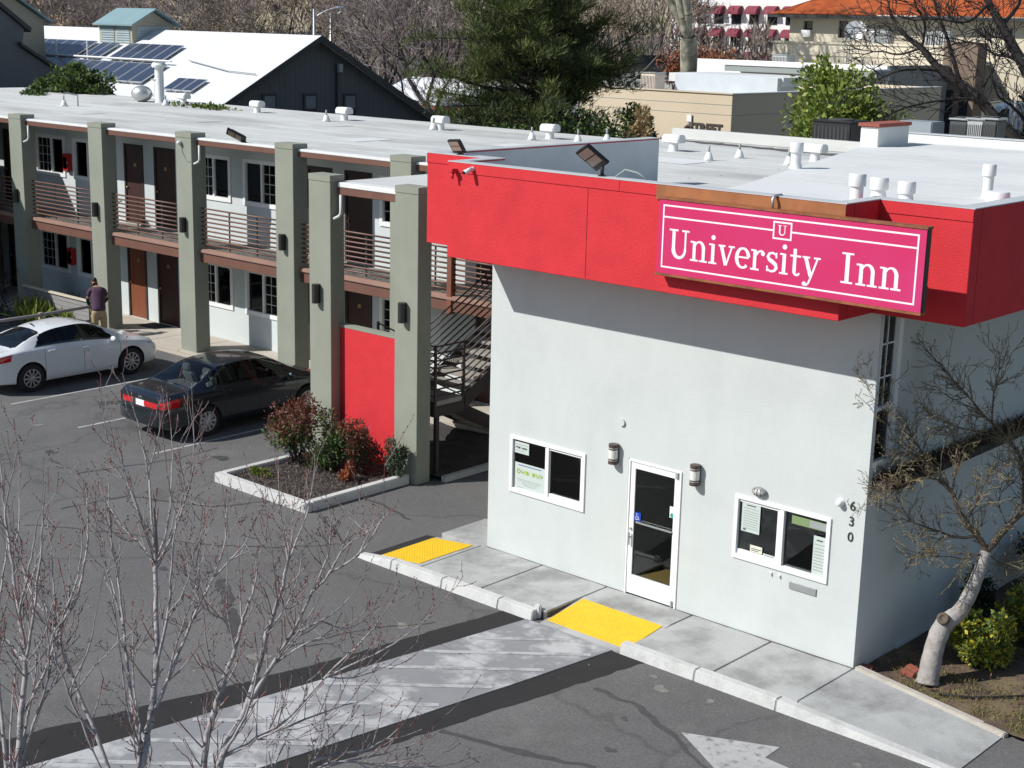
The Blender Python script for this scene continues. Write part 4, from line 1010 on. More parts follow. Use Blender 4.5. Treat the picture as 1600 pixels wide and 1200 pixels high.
# ------------------------------------------------------------------ floodlights and cameras on the fascia
m_led = M('led_lens', (0.42, 0.33, 0.26), 0.3, 0.06, 20)
def flood(name, P, aim, up, w_, h_, label, post=0.25):
    """LED head on a short arm: P = foot of the arm, aim = direction the lens looks"""
    t = thing(name, P, label, 'floodlight', 'LED floodlights along the roof edge')
    P = Vector(P); aim = Vector(aim).normalized(); upv = (Vector(up)-aim*Vector(up).dot(aim)).normalized(); s_ = aim.cross(upv)
    top = P+Vector((0, 0, post))
    MB().tube([P, top], 0.028, 10).build('post', m_black, t, smooth=True)
    MB().lathe([(0.06, 0.0), (0.06, 0.015)], P, 10).build('foot', m_black, t)
    c0 = top+upv*h_*0.45-aim*0.01
    def slab(off_, th, ww_, hh, nm, m, dv=0):
        b = MB(); c_ = c0+aim*off_+upv*dv; q = [c_-s_*ww_/2-upv*hh/2, c_+s_*ww_/2-upv*hh/2, c_+s_*ww_/2+upv*hh/2, c_-s_*ww_/2+upv*hh/2]
        b.prism(q, aim*th); b.build(nm, m, t, bevel=0.004)
    slab(0.0, 0.05, w_, h_, 'head', m_black)
    slab(0.0505, 0.006, w_*0.84, h_*0.33, 'lens', m_led, h_*0.25); slab(0.0505, 0.006, w_*0.84, h_*0.33, 'lens', m_led, -h_*0.12)
    for k in range(5): 
        b = MB(); c_ = c0+s_*(k-2)*w_*0.18-aim*0.025; b.prism([c_-s_*0.006-upv*h_*0.4, c_+s_*0.006-upv*h_*0.4, c_+s_*0.006+upv*h_*0.3, c_-s_*0.006+upv*h_*0.3], aim*0.0245); b.build('fin', m_black, t)
flood('floodlight', (2.80, -0.80, 6.435), (0.05, -0.75, -0.66), (-0.55, -0.66, 0.66), 0.34, 0.40, 'black LED floodlight on a post at the middle of the red fascia', 0.16)
flood('floodlight', (-0.75, -0.0, 6.435), (-0.1, -0.85, -0.5), (-0.15, -0.5, 0.85), 0.30, 0.24, 'square black LED floodlight at the left corner of the red fascia', 0.05)
flood('floodlight', (-13.45, 5.62, 5.517), (0.1, -0.66, -0.75), (-0.75, -0.66, 0.55), 0.30, 0.50, 'black LED floodlight tilted over the roof edge of the motel wing', 0.08)
wc = thing('bullet_camera', (0.40, -0.91, 6.32), 'white bullet camera on the red fascia', 'camera')
MB().lathe([(0.035, 0.0), (0.035, -0.03)], (0.40, -0.913, 6.35), 12, 'y').build('base', m_whitepaint, wc)
MB().tube([(0.40, -0.94, 6.35), (0.36, -1.06, 6.30)], 0.036, 12).build('barrel', m_whitepaint, wc, smooth=True)
MB().tube([(0.361, -1.058, 6.301), (0.3545, -1.078, 6.293)], 0.028, 12).build('lens', m_black, wc)
rc = thing('sensor_box', (0.05, -0.91, 6.32), 'small red painted sensor box on the red fascia left of the white camera', 'sensor')
MB().box(0.0, -1.03, 6.27, 0.08, -0.913, 6.33).build('housing', m_red, rc, bevel=0.008)
MB().tube([(0.04, -0.97, 6.27), (0.04, -1.0, 6.18)], 0.022, 10).build('eye', m_red, rc, smooth=True)
p3 = thing('bullet_camera', (-15.85, 5.39, 5.42), 'white camera with dangling cable on the third back row pillar', 'camera')
MB().ball((-15.75, 5.34, 5.37), 0.055, 12, 8, 1, 1.2, 1).build('body', m_whitepaint, p3, smooth=True)
MB().tube([(-15.75, 5.36, 5.33), (-15.70, 5.385, 5.15), (-15.55, 5.385, 4.95), (-15.40, 5.385, 4.92), (-15.325, 5.45, 5.0), (-15.32, 5.55, 5.25)], 0.009, 6).build('cable', m_inkgrey, p3, smooth=True)

# ------------------------------------------------------------------ roof vents
m_vent = M('vent_white', (0.72, 0.73, 0.72), 0.55, 0.06, 6)
def mush(loc, s_, label):      # hooded exhaust: round stack, wide rounded hood
    t = thing('roof_vent', loc, label, 'roof vent', 'hooded vents on the flat roof')
    x, y, z = loc
    MB().lathe([(0.17*s_, 0.0), (0.15*s_, 0.05*s_), (0.15*s_, 0.30*s_)], loc, 16).build('stack', m_vent, t, auto=True)
    b = MB(); w_ = 0.32*s_; prof = [(-0.22*s_, 0.26*s_), (0.22*s_, 0.26*s_), (0.22*s_, 0.42*s_), (0.15*s_, 0.52*s_), (-0.15*s_, 0.52*s_), (-0.22*s_, 0.42*s_)]
    b.prism([(x-w_, y+a, z+h) for a, h in prof], (2*w_, 0, 0)); b.build('hood', m_vent, t, bevel=0.02)
def cone(loc, s_, label):      # pipe boot with thin pipe
    t = thing('pipe_boot', loc, label, 'vent pipe', 'cone boots on the flat roof')
    MB().lathe([(0.16*s_, 0.0), (0.13*s_, 0.08*s_), (0.06*s_, 0.26*s_)], loc, 14).build('boot', m_vent, t, smooth=True)
    MB().lathe([(0.035*s_, 0.24*s_), (0.035*s_, 0.44*s_)], loc, 8).build('pipe', m_inkgrey, t, smooth=True)
def stack(loc, r, h, label):   # round flue with band cap
    t = thing('flue', loc, label, 'flue', 'white flues on the office roof')
    MB().lathe([(r*1.35, 0.0), (r*1.1, 0.05), (r, 0.10), (r, h-0.10)], loc, 18).build('pipe', m_vent, t, auto=True)
    MB().lathe([(r*1.28, h-0.16), (r*1.32, h-0.14), (r*1.32, h-0.02), (r*1.2, h)], loc, 18).build('cap', m_vent, t, auto=True)
ZR = 5.50
def R_(px, py, z=ZR): 
    q = onp(px, py, 2, z); return (q[0], q[1], z)
mush(R_(287, 163), 0.72, 'hooded white vent far left on the wing roof, right of the tall duct')
mush(R_(402, 176), 0.72, 'hooded white vent on the wing roof below the left foot of the gable')
mush(R_(538, 188), 0.75, 'hooded white vent on the wing roof before the middle of the gable')
mush(R_(688, 203), 0.75, 'hooded white vent on the wing roof just left of the pine')
mush(R_(859, 217), 0.75, 'hooded white vent on the wing roof in front of the pine')
mush(R_(1052, 236), 0.78, 'hooded white vent at the left of the low grey roof strip')
mush(R_(1273, 252), 0.78, 'hooded white vent beside the tall white flue')
for px, py, lb in ((100, 166, 'cone boot at the far left of the wing roof'), (259, 165, 'small cone boot left of the far hooded vent'), (510, 190, 'cone boot left of the vent before the dark gable'), (677, 203, 'cone boot left of the vent by the pine'),
                   (831, 219, 'cone boot left of the vent in front of the pine'), (903, 223, 'cone boot right of the vent in front of the pine'), (948, 222, 'cone boot above the end of the grey parapet'),
                   (1107, 251, 'left cone boot of the pair on the low grey roof'), (1155, 247, 'right cone boot of the pair on the low grey roof'), (1232, 258, 'cone boot half hidden by the tall white flue')):
    cone(R_(px, py), 0.78, lb)
MB().tube([R_(122, 166), np.array(R_(122, 166))+[0, 0, 0.35], np.array(R_(122, 166))+[-0.35, -0.2, 0.42], np.array(R_(100, 166))+[0, 0, 0.40]], 0.025, 6).build('roof_conduit', m_inkgrey, smooth=True, label='bent grey conduit on the far left of the wing roof', cat='conduit')
q = R_(250, 160)
td = thing('exhaust_duct', q, 'tall white exhaust duct at the far end of the wing roof', 'duct')
MB().lathe([(0.20, 0.0), (0.16, 0.05), (0.15, 1.25)], q, 14).build('duct', m_vent, td, auto=True)
MB().lathe([(0.24, 1.20), (0.26, 1.28), (0.20, 1.36)], q, 14).build('cap', m_vent, td, auto=True)
q = R_(222, 159)
mc = thing('roof_blower', q, 'lumpy pale metal blower beside the tall exhaust duct', 'blower')
MB().ball((q[0], q[1], q[2]+0.28), 0.36, 12, 8, 1.1, 1, 0.8).build('housing', m_steel, mc, smooth=True)
MB().lathe([(0.14, 0.2), (0.14, 0.75), (0.2, 0.8)], (q[0]+0.45, q[1]+0.3, q[2]), 12).build('pipe', m_vent, mc, auto=True)
for px, py, r, h, lb in ((1337, 322, 0.085, 0.42, 'tall white flue behind the sign, leftmost of the three'), (1372, 312, 0.095, 0.30, 'short white flue behind the sign, middle of the three'),
                          (1415, 316, 0.09, 0.28, 'short white flue behind the sign, rightmost of the three'), (1542, 310, 0.07, 0.47, 'slim white flue at the right of the office roof'),
                          (1558, 318, 0.12, 0.16, 'squat white flue stub at the right edge of the office roof')):
    stack(R_(px, py, 6.30), r, h, lb)
stack(R_(1243, 263, 6.30), 0.085, 0.42, 'tall white flue at the edge of the bright office roof')
# back kerb of the low roof, with old tar along its foot
rk = thing('roof_upstand', (-5, 16.7, 5.5), 'pale upstand with a tar streak along the back of the low roof', 'roof edge')
MB().box(-8.7, 16.62, 5.49, -1.6, 16.85, 5.78).build('kerb', m_roof, rk, bevel=0.02)
P_ = wob([(-8.3, 16.2), (-5.0, 15.9), (-2.2, 15.6)], 0.2, 0.07)
ribbon(P_, 0.42, 5.507, 0.5).build('tar_streak', M('old_tar', (0.10, 0.095, 0.09), 0.9, 0.3, 3), rk, fix=False)
def acbox(loc, sx, sy, sz, mat, label, fan=True):
    t = thing('air_conditioner', loc, label, 'air conditioner'); x, y, z = loc
    MB().box(x-sx/2, y-sy/2, z, x+sx/2, y+sy/2, z+sz).build('casing', mat, t, bevel=0.03)
    MB().box(x-sx/2-0.02, y-sy/2-0.02, z+sz+0.001, x+sx/2+0.02, y+sy/2+0.02, z+sz+0.04).build('lid', m_steel if mat is not m_black else m_black, t, bevel=0.01)
    for k in range(7): MB().box(x-sx/2-0.006, y-sy/2+sy*(k+0.6)/8, z+0.1, x-sx/2-0.001, y-sy/2+sy*(k+1)/8, z+sz-0.1).build('slat', m_darkint, t)
    for k in range(9): MB().box(x-sx/2+sx*(k+0.6)/10, y-sy/2-0.006, z+0.1, x-sx/2+sx*(k+1)/10, y-sy/2-0.001, z+sz-0.1).build('slat', m_darkint, t)
    MB().lathe([(min(sx, sy)*0.35, 0.0), (min(sx, sy)*0.33, 0.03)], (x, y, z+sz+0.041), 18).build('fan_guard', m_darkint, t)
acbox((-4.35, 18.2, 5.5), 1.15, 1.0, 0.66, m_black, 'large black air conditioner before the leafy green tree')
m_acgrey = M('ac_grey', (0.42, 0.43, 0.42), 0.5, 0.06)
for px, w_, m_, lb in ((1503, 0.42, M('ac_dark', (0.075, 0.08, 0.075), 0.6, 0.1), 'dark rooftop unit left of the pale one behind the office roof'), (1529, 0.42, m_acgrey, 'pale grey rooftop unit behind the right of the office roof'), (1551, 0.36, M('ac_dark', (0.075, 0.08, 0.075)), 'dark rooftop unit right of the pale one behind the office roof')):
    q = onp(px, 215, 1, 13.6); acbox((q[0], 13.6, 5.502), w_, 0.45, q[2]-5.502+0.38, m_, lb)
q0 = onp(1405, 214, 1, 12.6); q1 = onp(1458, 214, 1, 12.6)
MB().box(q0[0], 12.5, 5.502, q1[0], 13.1, q0[2]+0.36).build('roof_hatch', M('hatch_grey', (0.25, 0.28, 0.30), 0.6, 0.08), label='low grey metal hatch box behind the red capped wall on the office roof', cat='roof hatch', bevel=0.02)
# cable and spigot at the front parapet
b = MB(); b.tube([(3.0, -0.75, 6.44), (3.15, -0.72, 6.55), (3.35, -0.7, 6.52), (3.5, -0.70, 6.45)], 0.012, 6)
b.build('roof_cable', m_inkgrey, smooth=True, label='thin looping cable on the parapet behind the sign', cat='cable')
MB().tube([(5.75, -0.8, 6.44), (5.75, -0.95, 6.44), (5.75, -1.0, 6.40), (5.75, -1.0, 6.29)], 0.02, 8).build('conduit_elbow', m_steel, smooth=True, label='grey conduit elbow dropping onto the top of the pink sign', cat='conduit')
# ------------------------------------------------------------------ cars
def smooth_keys(keys, y):
    ks = sorted(keys)
    X = [k[0] for k in ks]; V_ = [k[1] for k in ks]; n = len(X)
    if y <= X[0]: return V_[0]
    if y >= X[-1]: return V_[-1]
    i = max(j for j in range(n) if X[j] <= y); i = min(i, n-2)
    h = X[i+1]-X[i]; t = (y-X[i])/h
    def slope(j):
        if j == 0 or j == n-1: return 0 if n < 3 else ((V_[1]-V_[0])/(X[1]-X[0]) if j == 0 else (V_[-1]-V_[-2])/(X[-1]-X[-2]))
        a = (V_[j]-V_[j-1])/(X[j]-X[j-1]); b_ = (V_[j+1]-V_[j])/(X[j+1]-X[j])
        return 0 if a*b_ <= 0 else 2*a*b_/(a+b_)
    m0, m1 = slope(i)*h, slope(i+1)*h
    return (2*t**3-3*t**2+1)*V_[i]+(t**3-2*t**2+t)*m0+(-2*t**3+3*t**2)*V_[i+1]+(t**3-t**2)*m1
def make_car(name, S, loc, label, paint):
    t = thing(name, (0, 0, 0), label, 'car')
    def section(y):
        zl, hw, zb, zt, wt = (smooth_keys(S[k], y) for k in ('zlow', 'hw', 'belt', 'top', 'wtop'))
        zm = zl+(zb-zl)*0.52
        return [(0, zl), (hw*0.55, zl), (hw*0.90, zl+0.02), (hw*0.985, zl+0.12), (hw, zm), (hw*0.99, zb-0.10), (hw*0.945, zb), (wt+(hw*0.945-wt)*0.12, zb+(zt-zb)*0.80), (wt*0.93, zt-0.035*(1 if zt-zb > 0.2 else 0.4)), (wt*0.5, zt-0.006), (0, zt)]
    NV = 10
    def surf(y, v):
        sg = -1 if v < 0 else 1; v = abs(v)
        P = section(y); v = min(max(v, 0), NV); i = min(int(v), NV-1); f_ = v-i
        p0, p1, p2, p3 = P[max(i-1, 0)], P[i], P[i+1], P[min(i+2, NV)]
        if i == 6 or i == 5: q = [p1[k]+(p2[k]-p1[k])*f_ for k in (0, 1)] if i == 6 else None
        else: q = None
        if q is None:
            q = [0.5*((2*p1[k])+(-p0[k]+p2[k])*f_+(2*p0[k]-5*p1[k]+4*p2[k]-p3[k])*f_*f_+(-p0[k]+3*p1[k]-3*p2[k]+p3[k])*f_**3) for k in (0, 1)]
        return Vector((sg*max(q[0], 0), y, q[1]))
    y0, y1 = S['y0'], S['y1']; ns = 74
    st = sorted(set([y0+(y1-y0)*(0.5-0.5*math.cos(math.pi*k/ns))*0.35+(y1-y0)*k/ns*0.65 for k in range(ns+1)]))
    vs_ = [k/3 for k in range(0, 3*NV+1)]
    V_ = []; nr = len(vs_)*2-2
    ring = list(vs_)+[-v for v in vs_[-2:0:-1]]
    for y in st:
        for v in ring: V_.append(surf(y, v))
    F_ = []
    for i in range(len(st)-1):
        for k in range(nr): F_.append((i*nr+k, i*nr+(k+1) % nr, (i+1)*nr+(k+1) % nr, (i+1)*nr+k))
    F_.append(tuple(range(nr))[::-1]); F_.append(tuple(range((len(st)-1)*nr, len(st)*nr)))
    body = MB().add(V_, F_).build('body', [paint, m_darkint], t)
    # wheel arches
    wx = S['track']; wys = S['wheels']; R = S['wr']
    for wy in wys:
        for sg in (-1, 1):
            cut = MB().lathe([(R+0.055, sg*(wx-0.20)), (R+0.055, sg*(wx+0.4))], (0, wy, R), 32, 'x').build('cutter', m_darkint)
            md = body.modifiers.new('b', 'BOOLEAN'); md.operation = 'DIFFERENCE'; md.object = cut; md.solver = 'EXACT'
            dg = bpy.context.evaluated_depsgraph_get(); me = bpy.data.meshes.new_from_object(body.evaluated_get(dg))
            body.modifiers.clear(); old = body.data; body.data = me; bpy.data.meshes.remove(old); bpy.data.objects.remove(cut)
    # openings for the glass
    def inside(reg, y, v):
        (ya0, va), (yb0, vb) = reg['a'], reg['b']
        if not (va < v < vb): return False
        f_ = (v-va)/(vb-va); l = reg['y0'][0]+(reg['y0'][1]-reg['y0'][0])*f_; r = reg['y1'][0]+(reg['y1'][1]-reg['y1'][0])*f_
        return l < y < r
    bm = bmesh.new(); bm.from_mesh(body.data); kill = []
    for f_ in bm.faces:
        c_ = f_.calc_center_median()
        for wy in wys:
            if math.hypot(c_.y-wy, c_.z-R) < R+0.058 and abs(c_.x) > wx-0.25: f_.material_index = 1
        if c_.z < smooth_keys(S['belt'], c_.y)-0.02: continue
        best = min((surf(c_.y, 6+4*k/60)-Vector((abs(c_.x), c_.y, c_.z))).length+k*0 for k in range(61))
        vb = min(range(61), key=lambda k: (surf(c_.y, 6+4*k/60)-Vector((abs(c_.x), c_.y, c_.z))).length)
        v = 6+4*vb/60
        if any(inside(r, c_.y, v) for r in S['glass']): kill.append(f_)
    bmesh.ops.delete(bm, geom=kill, context='FACES'); bm.to_mesh(body.data); bm.free()
    body.data.polygons.foreach_set('use_smooth', [True]*len(body.data.polygons)); body.data.set_sharp_from_angle(angle=math.radians(32))
    def patch(nm, reg, mat, off_=0.004, nu=14, nv=8, sides=(1, -1), par=t, cross=False, edge=0.0):
        out = []
        def grid(vlist):
            b = MB(); pts = []
            for v in vlist:
                av = abs(v); f_ = (av-reg['a'][1])/(reg['b'][1]-reg['a'][1])
                l = reg['y0'][0]+(reg['y0'][1]-reg['y0'][0])*f_-edge; r = reg['y1'][0]+(reg['y1'][1]-reg['y1'][0])*f_+edge
                for k in range(nu+1):
                    y = l+(r-l)*k/nu; p = surf(y, v); e = 0.01
                    n_ = (surf(y+e, v)-p).cross(surf(y, v+0.02)-p)
                    if v < 0: n_ = -n_ if False else n_
                    if n_.length < 1e-9: n_ = Vector((0, 0, 1))
                    n_.normalize()
                    if n_.dot(Vector((p.x, 0, p.z-0.6)) if abs(p.y) < y1-0.25 else Vector((p.x*0.3, p.y, 0))) < 0: n_ = -n_
                    pts.append(p+n_*off_)
            m = len(vlist)
            b.add(pts, [(j*(nu+1)+k, j*(nu+1)+k+1, (j+1)*(nu+1)+k+1, (j+1)*(nu+1)+k) for j in range(m-1) for k in range(nu)])
            return b.build(nm, mat, par, smooth=True)
        va, vb = reg['a'][1], reg['b'][1]
        if cross:   # crosses the centre line (windscreen)
            vl = [va+(vb-va)*k/nv for k in range(nv+1)]; out.append(grid(vl+[-v for v in vl[-2::-1]]))
        else:
            for s_ in sides: out.append(grid([s_*(va+(vb-va)*k/nv) for k in range(nv+1)]))
        return out
    g_ = glass('car_glass', S.get('tint', (0.35, 0.4, 0.4)))
    for r in S['glass']: patch(r['n'], r, g_, 0.003, cross=r.get('cross', False), edge=0.012)
    for r in S['lamps']: patch(r['n'], r, r['m'], 0.008, 10, 6, sides=r.get('sides', (1, -1)))
    # wheels
    m_t = M('tyre', (0.018, 0.018, 0.019), 0.85, 0.1); m_r = S['rim']
    for wy in wys:
        for sg in (-1, 1):
            x = sg*(wx-0.10)
            wh = MB().lathe([(R*0.64, -0.10), (R*0.93, -0.105), (R, -0.07), (R, 0.07), (R*0.93, 0.105), (R*0.64, 0.10), (R*0.64, -0.10)], (x, wy, R), 32, 'x', False).build('wheel', m_t, t, auto=True)
            xo = x+sg*0.085
            rb = MB()
            rb.lathe([(R*0.66, xo-sg*0.02), (R*0.66, xo+sg*0.018), (R*0.60, xo+sg*0.018), (R*0.58, xo-sg*0.06), (R*0.66, xo-sg*0.06), (R*0.66, xo-sg*0.02)], (0, wy, R), 32, 'x', False)
            for k in range(S['spokes']):
                a = 2*math.pi*k/S['spokes']; ca, sa = math.cos(a), math.sin(a); hw_ = S['spokew']
                def pt(r, w_, dx): return (xo+sg*dx, wy+ca*r*R-sa*w_, R+sa*r*R+ca*w_)
                q = [pt(0.12, -hw_*0.8, 0.012), pt(0.12, hw_*0.8, 0.012), pt(0.62, hw_, 0.014), pt(0.62, -hw_, 0.014)]
                rb.prism(q, (-sg*0.025, 0, 0))
            rb.lathe([(0.05, xo-sg*0.01), (0.05, xo+sg*0.022), (0.03, xo+sg*0.028)], (0, wy, R), 14, 'x')
            rb.build('rim', m_r, wh)
            MB().lathe([(R*0.6, x+sg*0.02), (R*0.6, x+sg*0.03)], (0, wy, R), 24, 'x').build('brake_disc', m_darkint, wh)
    # cabin
    m_seat = S['seat']
    by = S['cabin']
    zfl = 0.42
    MB().box(-S['cw'], by[0], zfl-0.05, S['cw'], by[1], zfl).build('cabin_floor', m_darkint, t)
    for y_ in (by[0]+0.55, by[0]+1.55):
        for x in (-0.36, 0.36):
            s_ = MB().box(x-0.25, y_-0.1, zfl, x+0.25, y_+0.38, zfl+0.18).prism([(x-0.24, y_-0.12, zfl+0.15), (x+0.24, y_-0.12, zfl+0.15), (x+0.22, y_-0.30, zfl+0.72), (x-0.22, y_-0.30, zfl+0.72)], (0, 0.12, 0.02)).build('seat', m_seat, t, bevel=0.03)
            MB().box(x-0.13, y_-0.30, zfl+0.74, x+0.13, y_-0.20, zfl+0.90).build('headrest', m_seat, s_, bevel=0.03)
    MB().prism([(-S['cw']*0.9, S['shelf'][0], S['shelf'][2]), (S['cw']*0.9, S['shelf'][0], S['shelf'][2]), (S['cw']*0.86, S['shelf'][1], S['shelf'][2]+0.01), (-S['cw']*0.86, S['shelf'][1], S['shelf'][2]+0.01)], (0, 0, -0.03)).build('parcel_shelf', m_seat, t)
    MB().box(-S['cw']*0.9, by[1]-0.25, 0.6, S['cw']*0.9, by[1]+0.02, 0.86).build('dashboard', m_darkint, t, bevel=0.03)
    # mirrors, handles
    for sg in (-1, 1):
        my = S['mirror']; p = surf(my, 6.0)
        MB().ball((sg*(p.x+0.10), my, p.z+0.07), 0.10, 12, 8, 1.1, 0.55, 0.72).build('mirror', S.get('mirrorm', paint), t, smooth=True)
        for hy in S['handles']:
            q = surf(hy, 5.35); MB().box(sg*q.x-0.015, hy-0.09, q.z-0.016, sg*q.x+0.022*sg+0.015, hy+0.09, q.z+0.016).build('door_handle', S.get('handlem', paint), t, bevel=0.006)
    # shut lines of the doors
    for yv_ in S['shuts']:
        for sg in (-1, 1):
            pts = [surf(yv_, sg*v) for v in np.linspace(2.9, 6.0, 12)]
            MB().tube([p+Vector((sg*0.0005, 0, 0)) for p in pts], 0.0045, 4).build('shut_line', m_inkdark, t)
    pts_r = [Vector(p) for p in S['plan_rear']]
    b = MB(); b.xyprism([(p.x, p.y) for p in pts_r]+[(-p.x, p.y) for p in pts_r[::-1]], S['bz'][0], S['bz'][1]); b.build('rear_bumper', paint, t, bevel=0.03, auto=True)
    MB().box(-0.26, S['y0']-S['plate'][1], S['plate'][0]-0.075, 0.26*0.35, S['y0']-S['plate'][1]+0.012, S['plate'][0]+0.075).build('plate_recess', m_inkdark, t)
    MB().box(-0.155, S['y0']-S['plate'][1]-0.006, S['plate'][0]-0.065, 0.155, S['y0']-S['plate'][1]-0.001, S['plate'][0]+0.065).build('number_plate', m_whitepaint, t)
    t.location = loc
    return t
m_taillamp = M('tail_lamp', (0.55, 0.006, 0.012), 0.12, 0.15, 14, coat=1.0)
m_headlamp = M('head_lamp', (0.55, 0.58, 0.6), 0.1, 0.1, 10, coat=1.0)
m_darkcar = M('car_paint_dark', (0.012, 0.020, 0.028), 0.28, 0.02, metal=0.55, coat=1.0)
m_whitecar = M('car_paint_white', (0.74, 0.76, 0.77), 0.35, 0.015, coat=1.0)
m_rim1 = M('rim_silver', (0.50, 0.51, 0.52), 0.35, 0.05, metal=0.6); m_rim2 = M('rim_polished', (0.42, 0.42, 0.43), 0.3, 0.1, metal=0.7)
dark = dict(y0=-2.40, y1=2.41, wr=0.325, wheels=(-1.36, 1.38), track=0.905, rim=m_rim1, spokes=10, spokew=0.028, cw=0.70,
    zlow=[(-2.40, 0.34), (-2.2, 0.24), (-1.0, 0.18), (1.5, 0.18), (2.2, 0.20), (2.41, 0.30)],
    hw=[(-2.40, 0.70), (-2.36, 0.79), (-2.22, 0.86), (-1.8, 0.90), (0, 0.905), (1.6, 0.895), (2.1, 0.83), (2.33, 0.70), (2.41, 0.52)],
    belt=[(-2.40, 0.88), (-2.2, 0.935), (-1.5, 0.965), (0, 0.93), (1.2, 0.90), (2.1, 0.74), (2.41, 0.58)],
    top=[(-2.40, 0.93), (-2.25, 1.0), (-1.72, 1.035), (-0.80, 1.415), (-0.1, 1.455), (0.45, 1.41), (1.38, 0.985), (2.1, 0.80), (2.41, 0.62)],
    wtop=[(-2.40, 0.62), (-2.2, 0.72), (-1.72, 0.72), (-0.8, 0.57), (0.4, 0.57), (1.35, 0.70), (2.1, 0.68), (2.41, 0.42)],
    glass=[dict(n='rear_window', a=(0, 8.15), b=(0, 10), y0=(-1.58, -1.64), y1=(-0.93, -0.90), cross=True), dict(n='windscreen', a=(0, 8.15), b=(0, 10), y0=(0.52, 0.50), y1=(1.24, 1.30), cross=True),
           dict(n='side_window', a=(0, 6.2), b=(0, 7.75), y0=(0.06, 0.06), y1=(1.06, 0.42)), dict(n='side_window', a=(0, 6.2), b=(0, 7.75), y0=(-0.86, -0.82), y1=(-0.02, -0.02)), dict(n='quarter_window', a=(0, 6.25), b=(0, 7.3), y0=(-1.30, -1.02), y1=(-0.94, -0.92))],
    lamps=[dict(n='tail_lamp', m=m_taillamp, a=(0, 4.55), b=(0, 5.65), y0=(-2.398, -2.398), y1=(-2.06, -2.00)), dict(n='headlamp', m=m_headlamp, a=(0, 4.6), b=(0, 5.6), y0=(2.10, 2.05), y1=(2.37, 2.34))],
    seat=M('seat_beige', (0.40, 0.40, 0.36), 0.9, 0.05), cabin=(-1.25, 1.25), shelf=(-1.62, -1.0, 0.95), mirror=0.86, handles=(0.15, -0.78), handlem=m_darkcar, shuts=(0.02, 1.08, -0.90),
    plan_rear=[(0.0, -2.475), (0.45, -2.465), (0.72, -2.42), (0.86, -2.30), (0.885, -2.05), (0.6, -2.05), (0.0, -2.05)], bz=(0.32, 0.60), plate=(0.755, 0.004), tint=(0.36, 0.40, 0.41))
car1 = make_car('parked_car', dark, (0, 0, 0), 'dark blue grey sedan parked by the red panel, tail lamps toward us', m_darkcar)
for sg in (-1, 1): MB().box(0.13*sg if sg > 0 else -0.62, -2.412, 0.70, 0.62 if sg > 0 else -0.28, -2.399, 0.82).build('tail_lamp', m_taillamp, car1, bevel=0.004)
b = MB().tube([(-0.045, -2.408, 0.85), (-0.035, -2.41, 0.92)], 0.007, 5).tube([(0.045, -2.408, 0.85), (0.035, -2.41, 0.92)], 0.007, 5).tube([(-0.038, -2.41, 0.886), (0.038, -2.41, 0.886)], 0.007, 5)
b.build('badge', m_chrome, car1)
car1.location = (-10.0, 2.46, GZ)
white = dict(y0=-2.31, y1=2.31, wr=0.335, wheels=(-1.36, 1.36), track=0.895, rim=m_rim2, spokes=10, spokew=0.02, cw=0.68,
    zlow=[(-2.31, 0.33), (-2.1, 0.24), (-1.0, 0.18), (1.5, 0.18), (2.1, 0.20), (2.31, 0.28)],
    hw=[(-2.31, 0.58), (-2.26, 0.72), (-2.05, 0.83), (-1.6, 0.885), (0, 0.875), (1.5, 0.89), (2.0, 0.82), (2.22, 0.68), (2.31, 0.48)],
    belt=[(-2.31, 0.84), (-2.1, 0.93), (-1.5, 0.99), (0, 0.94), (1.2, 0.88), (2.0, 0.74), (2.31, 0.56)],
    top=[(-2.31, 0.90), (-2.12, 0.985), (-1.78, 1.02), (-1.1, 1.27), (-0.45, 1.405), (0.05, 1.43), (0.5, 1.36), (1.36, 0.97), (2.0, 0.82), (2.31, 0.60)],
    wtop=[(-2.31, 0.45), (-2.1, 0.62), (-1.7, 0.66), (-0.9, 0.54), (0.3, 0.55), (1.3, 0.68), (2.0, 0.66), (2.31, 0.38)],
    glass=[dict(n='rear_window', a=(0, 8.15), b=(0, 10), y0=(-1.62, -1.70), y1=(-0.92, -0.88), cross=True), dict(n='windscreen', a=(0, 8.15), b=(0, 10), y0=(0.50, 0.46), y1=(1.22, 1.28), cross=True),
           dict(n='side_window', a=(0, 6.2), b=(0, 7.75), y0=(0.08, 0.08), y1=(1.0, 0.38)), dict(n='side_window', a=(0, 6.2), b=(0, 7.75), y0=(-1.20, -0.74), y1=(0.04, 0.04))],
    lamps=[dict(n='tail_lamp', m=m_taillamp, a=(0, 4.7), b=(0, 5.7), y0=(-2.29, -2.29), y1=(-1.86, -1.80)), dict(n='headlamp', m=m_headlamp, a=(0, 4.7), b=(0, 5.75), y0=(1.98, 1.86), y1=(2.24, 2.20))],
    seat=M('seat_dark', (0.03, 0.03, 0.032), 0.9, 0.05), cabin=(-1.25, 1.2), shelf=(-1.6, -1.0, 0.97), mirror=0.84, handles=(0.12, -0.80), shuts=(0.06, 1.06, -0.98),
    plan_rear=[(0.0, -2.365), (0.42, -2.35), (0.66, -2.29), (0.81, -2.12), (0.845, -1.9), (0.6, -1.9), (0.0, -1.9)], bz=(0.31, 0.58), plate=(0.72, 0.004), tint=(0.16, 0.17, 0.19))
car2 = make_car('parked_car', white, (0, 0, 0), 'white coupe style sedan parked at the left edge, bonnet toward the motel', m_whitecar)
MB().prism([(-0.02, -0.72, 1.375), (0.02, -0.72, 1.375), (0.004, -0.80, 1.44), (-0.004, -0.80, 1.44)], (0, -0.05, 0)).build('antenna_fin', m_black, car2)
car2.location = (-15.84, 1.82, GZ)

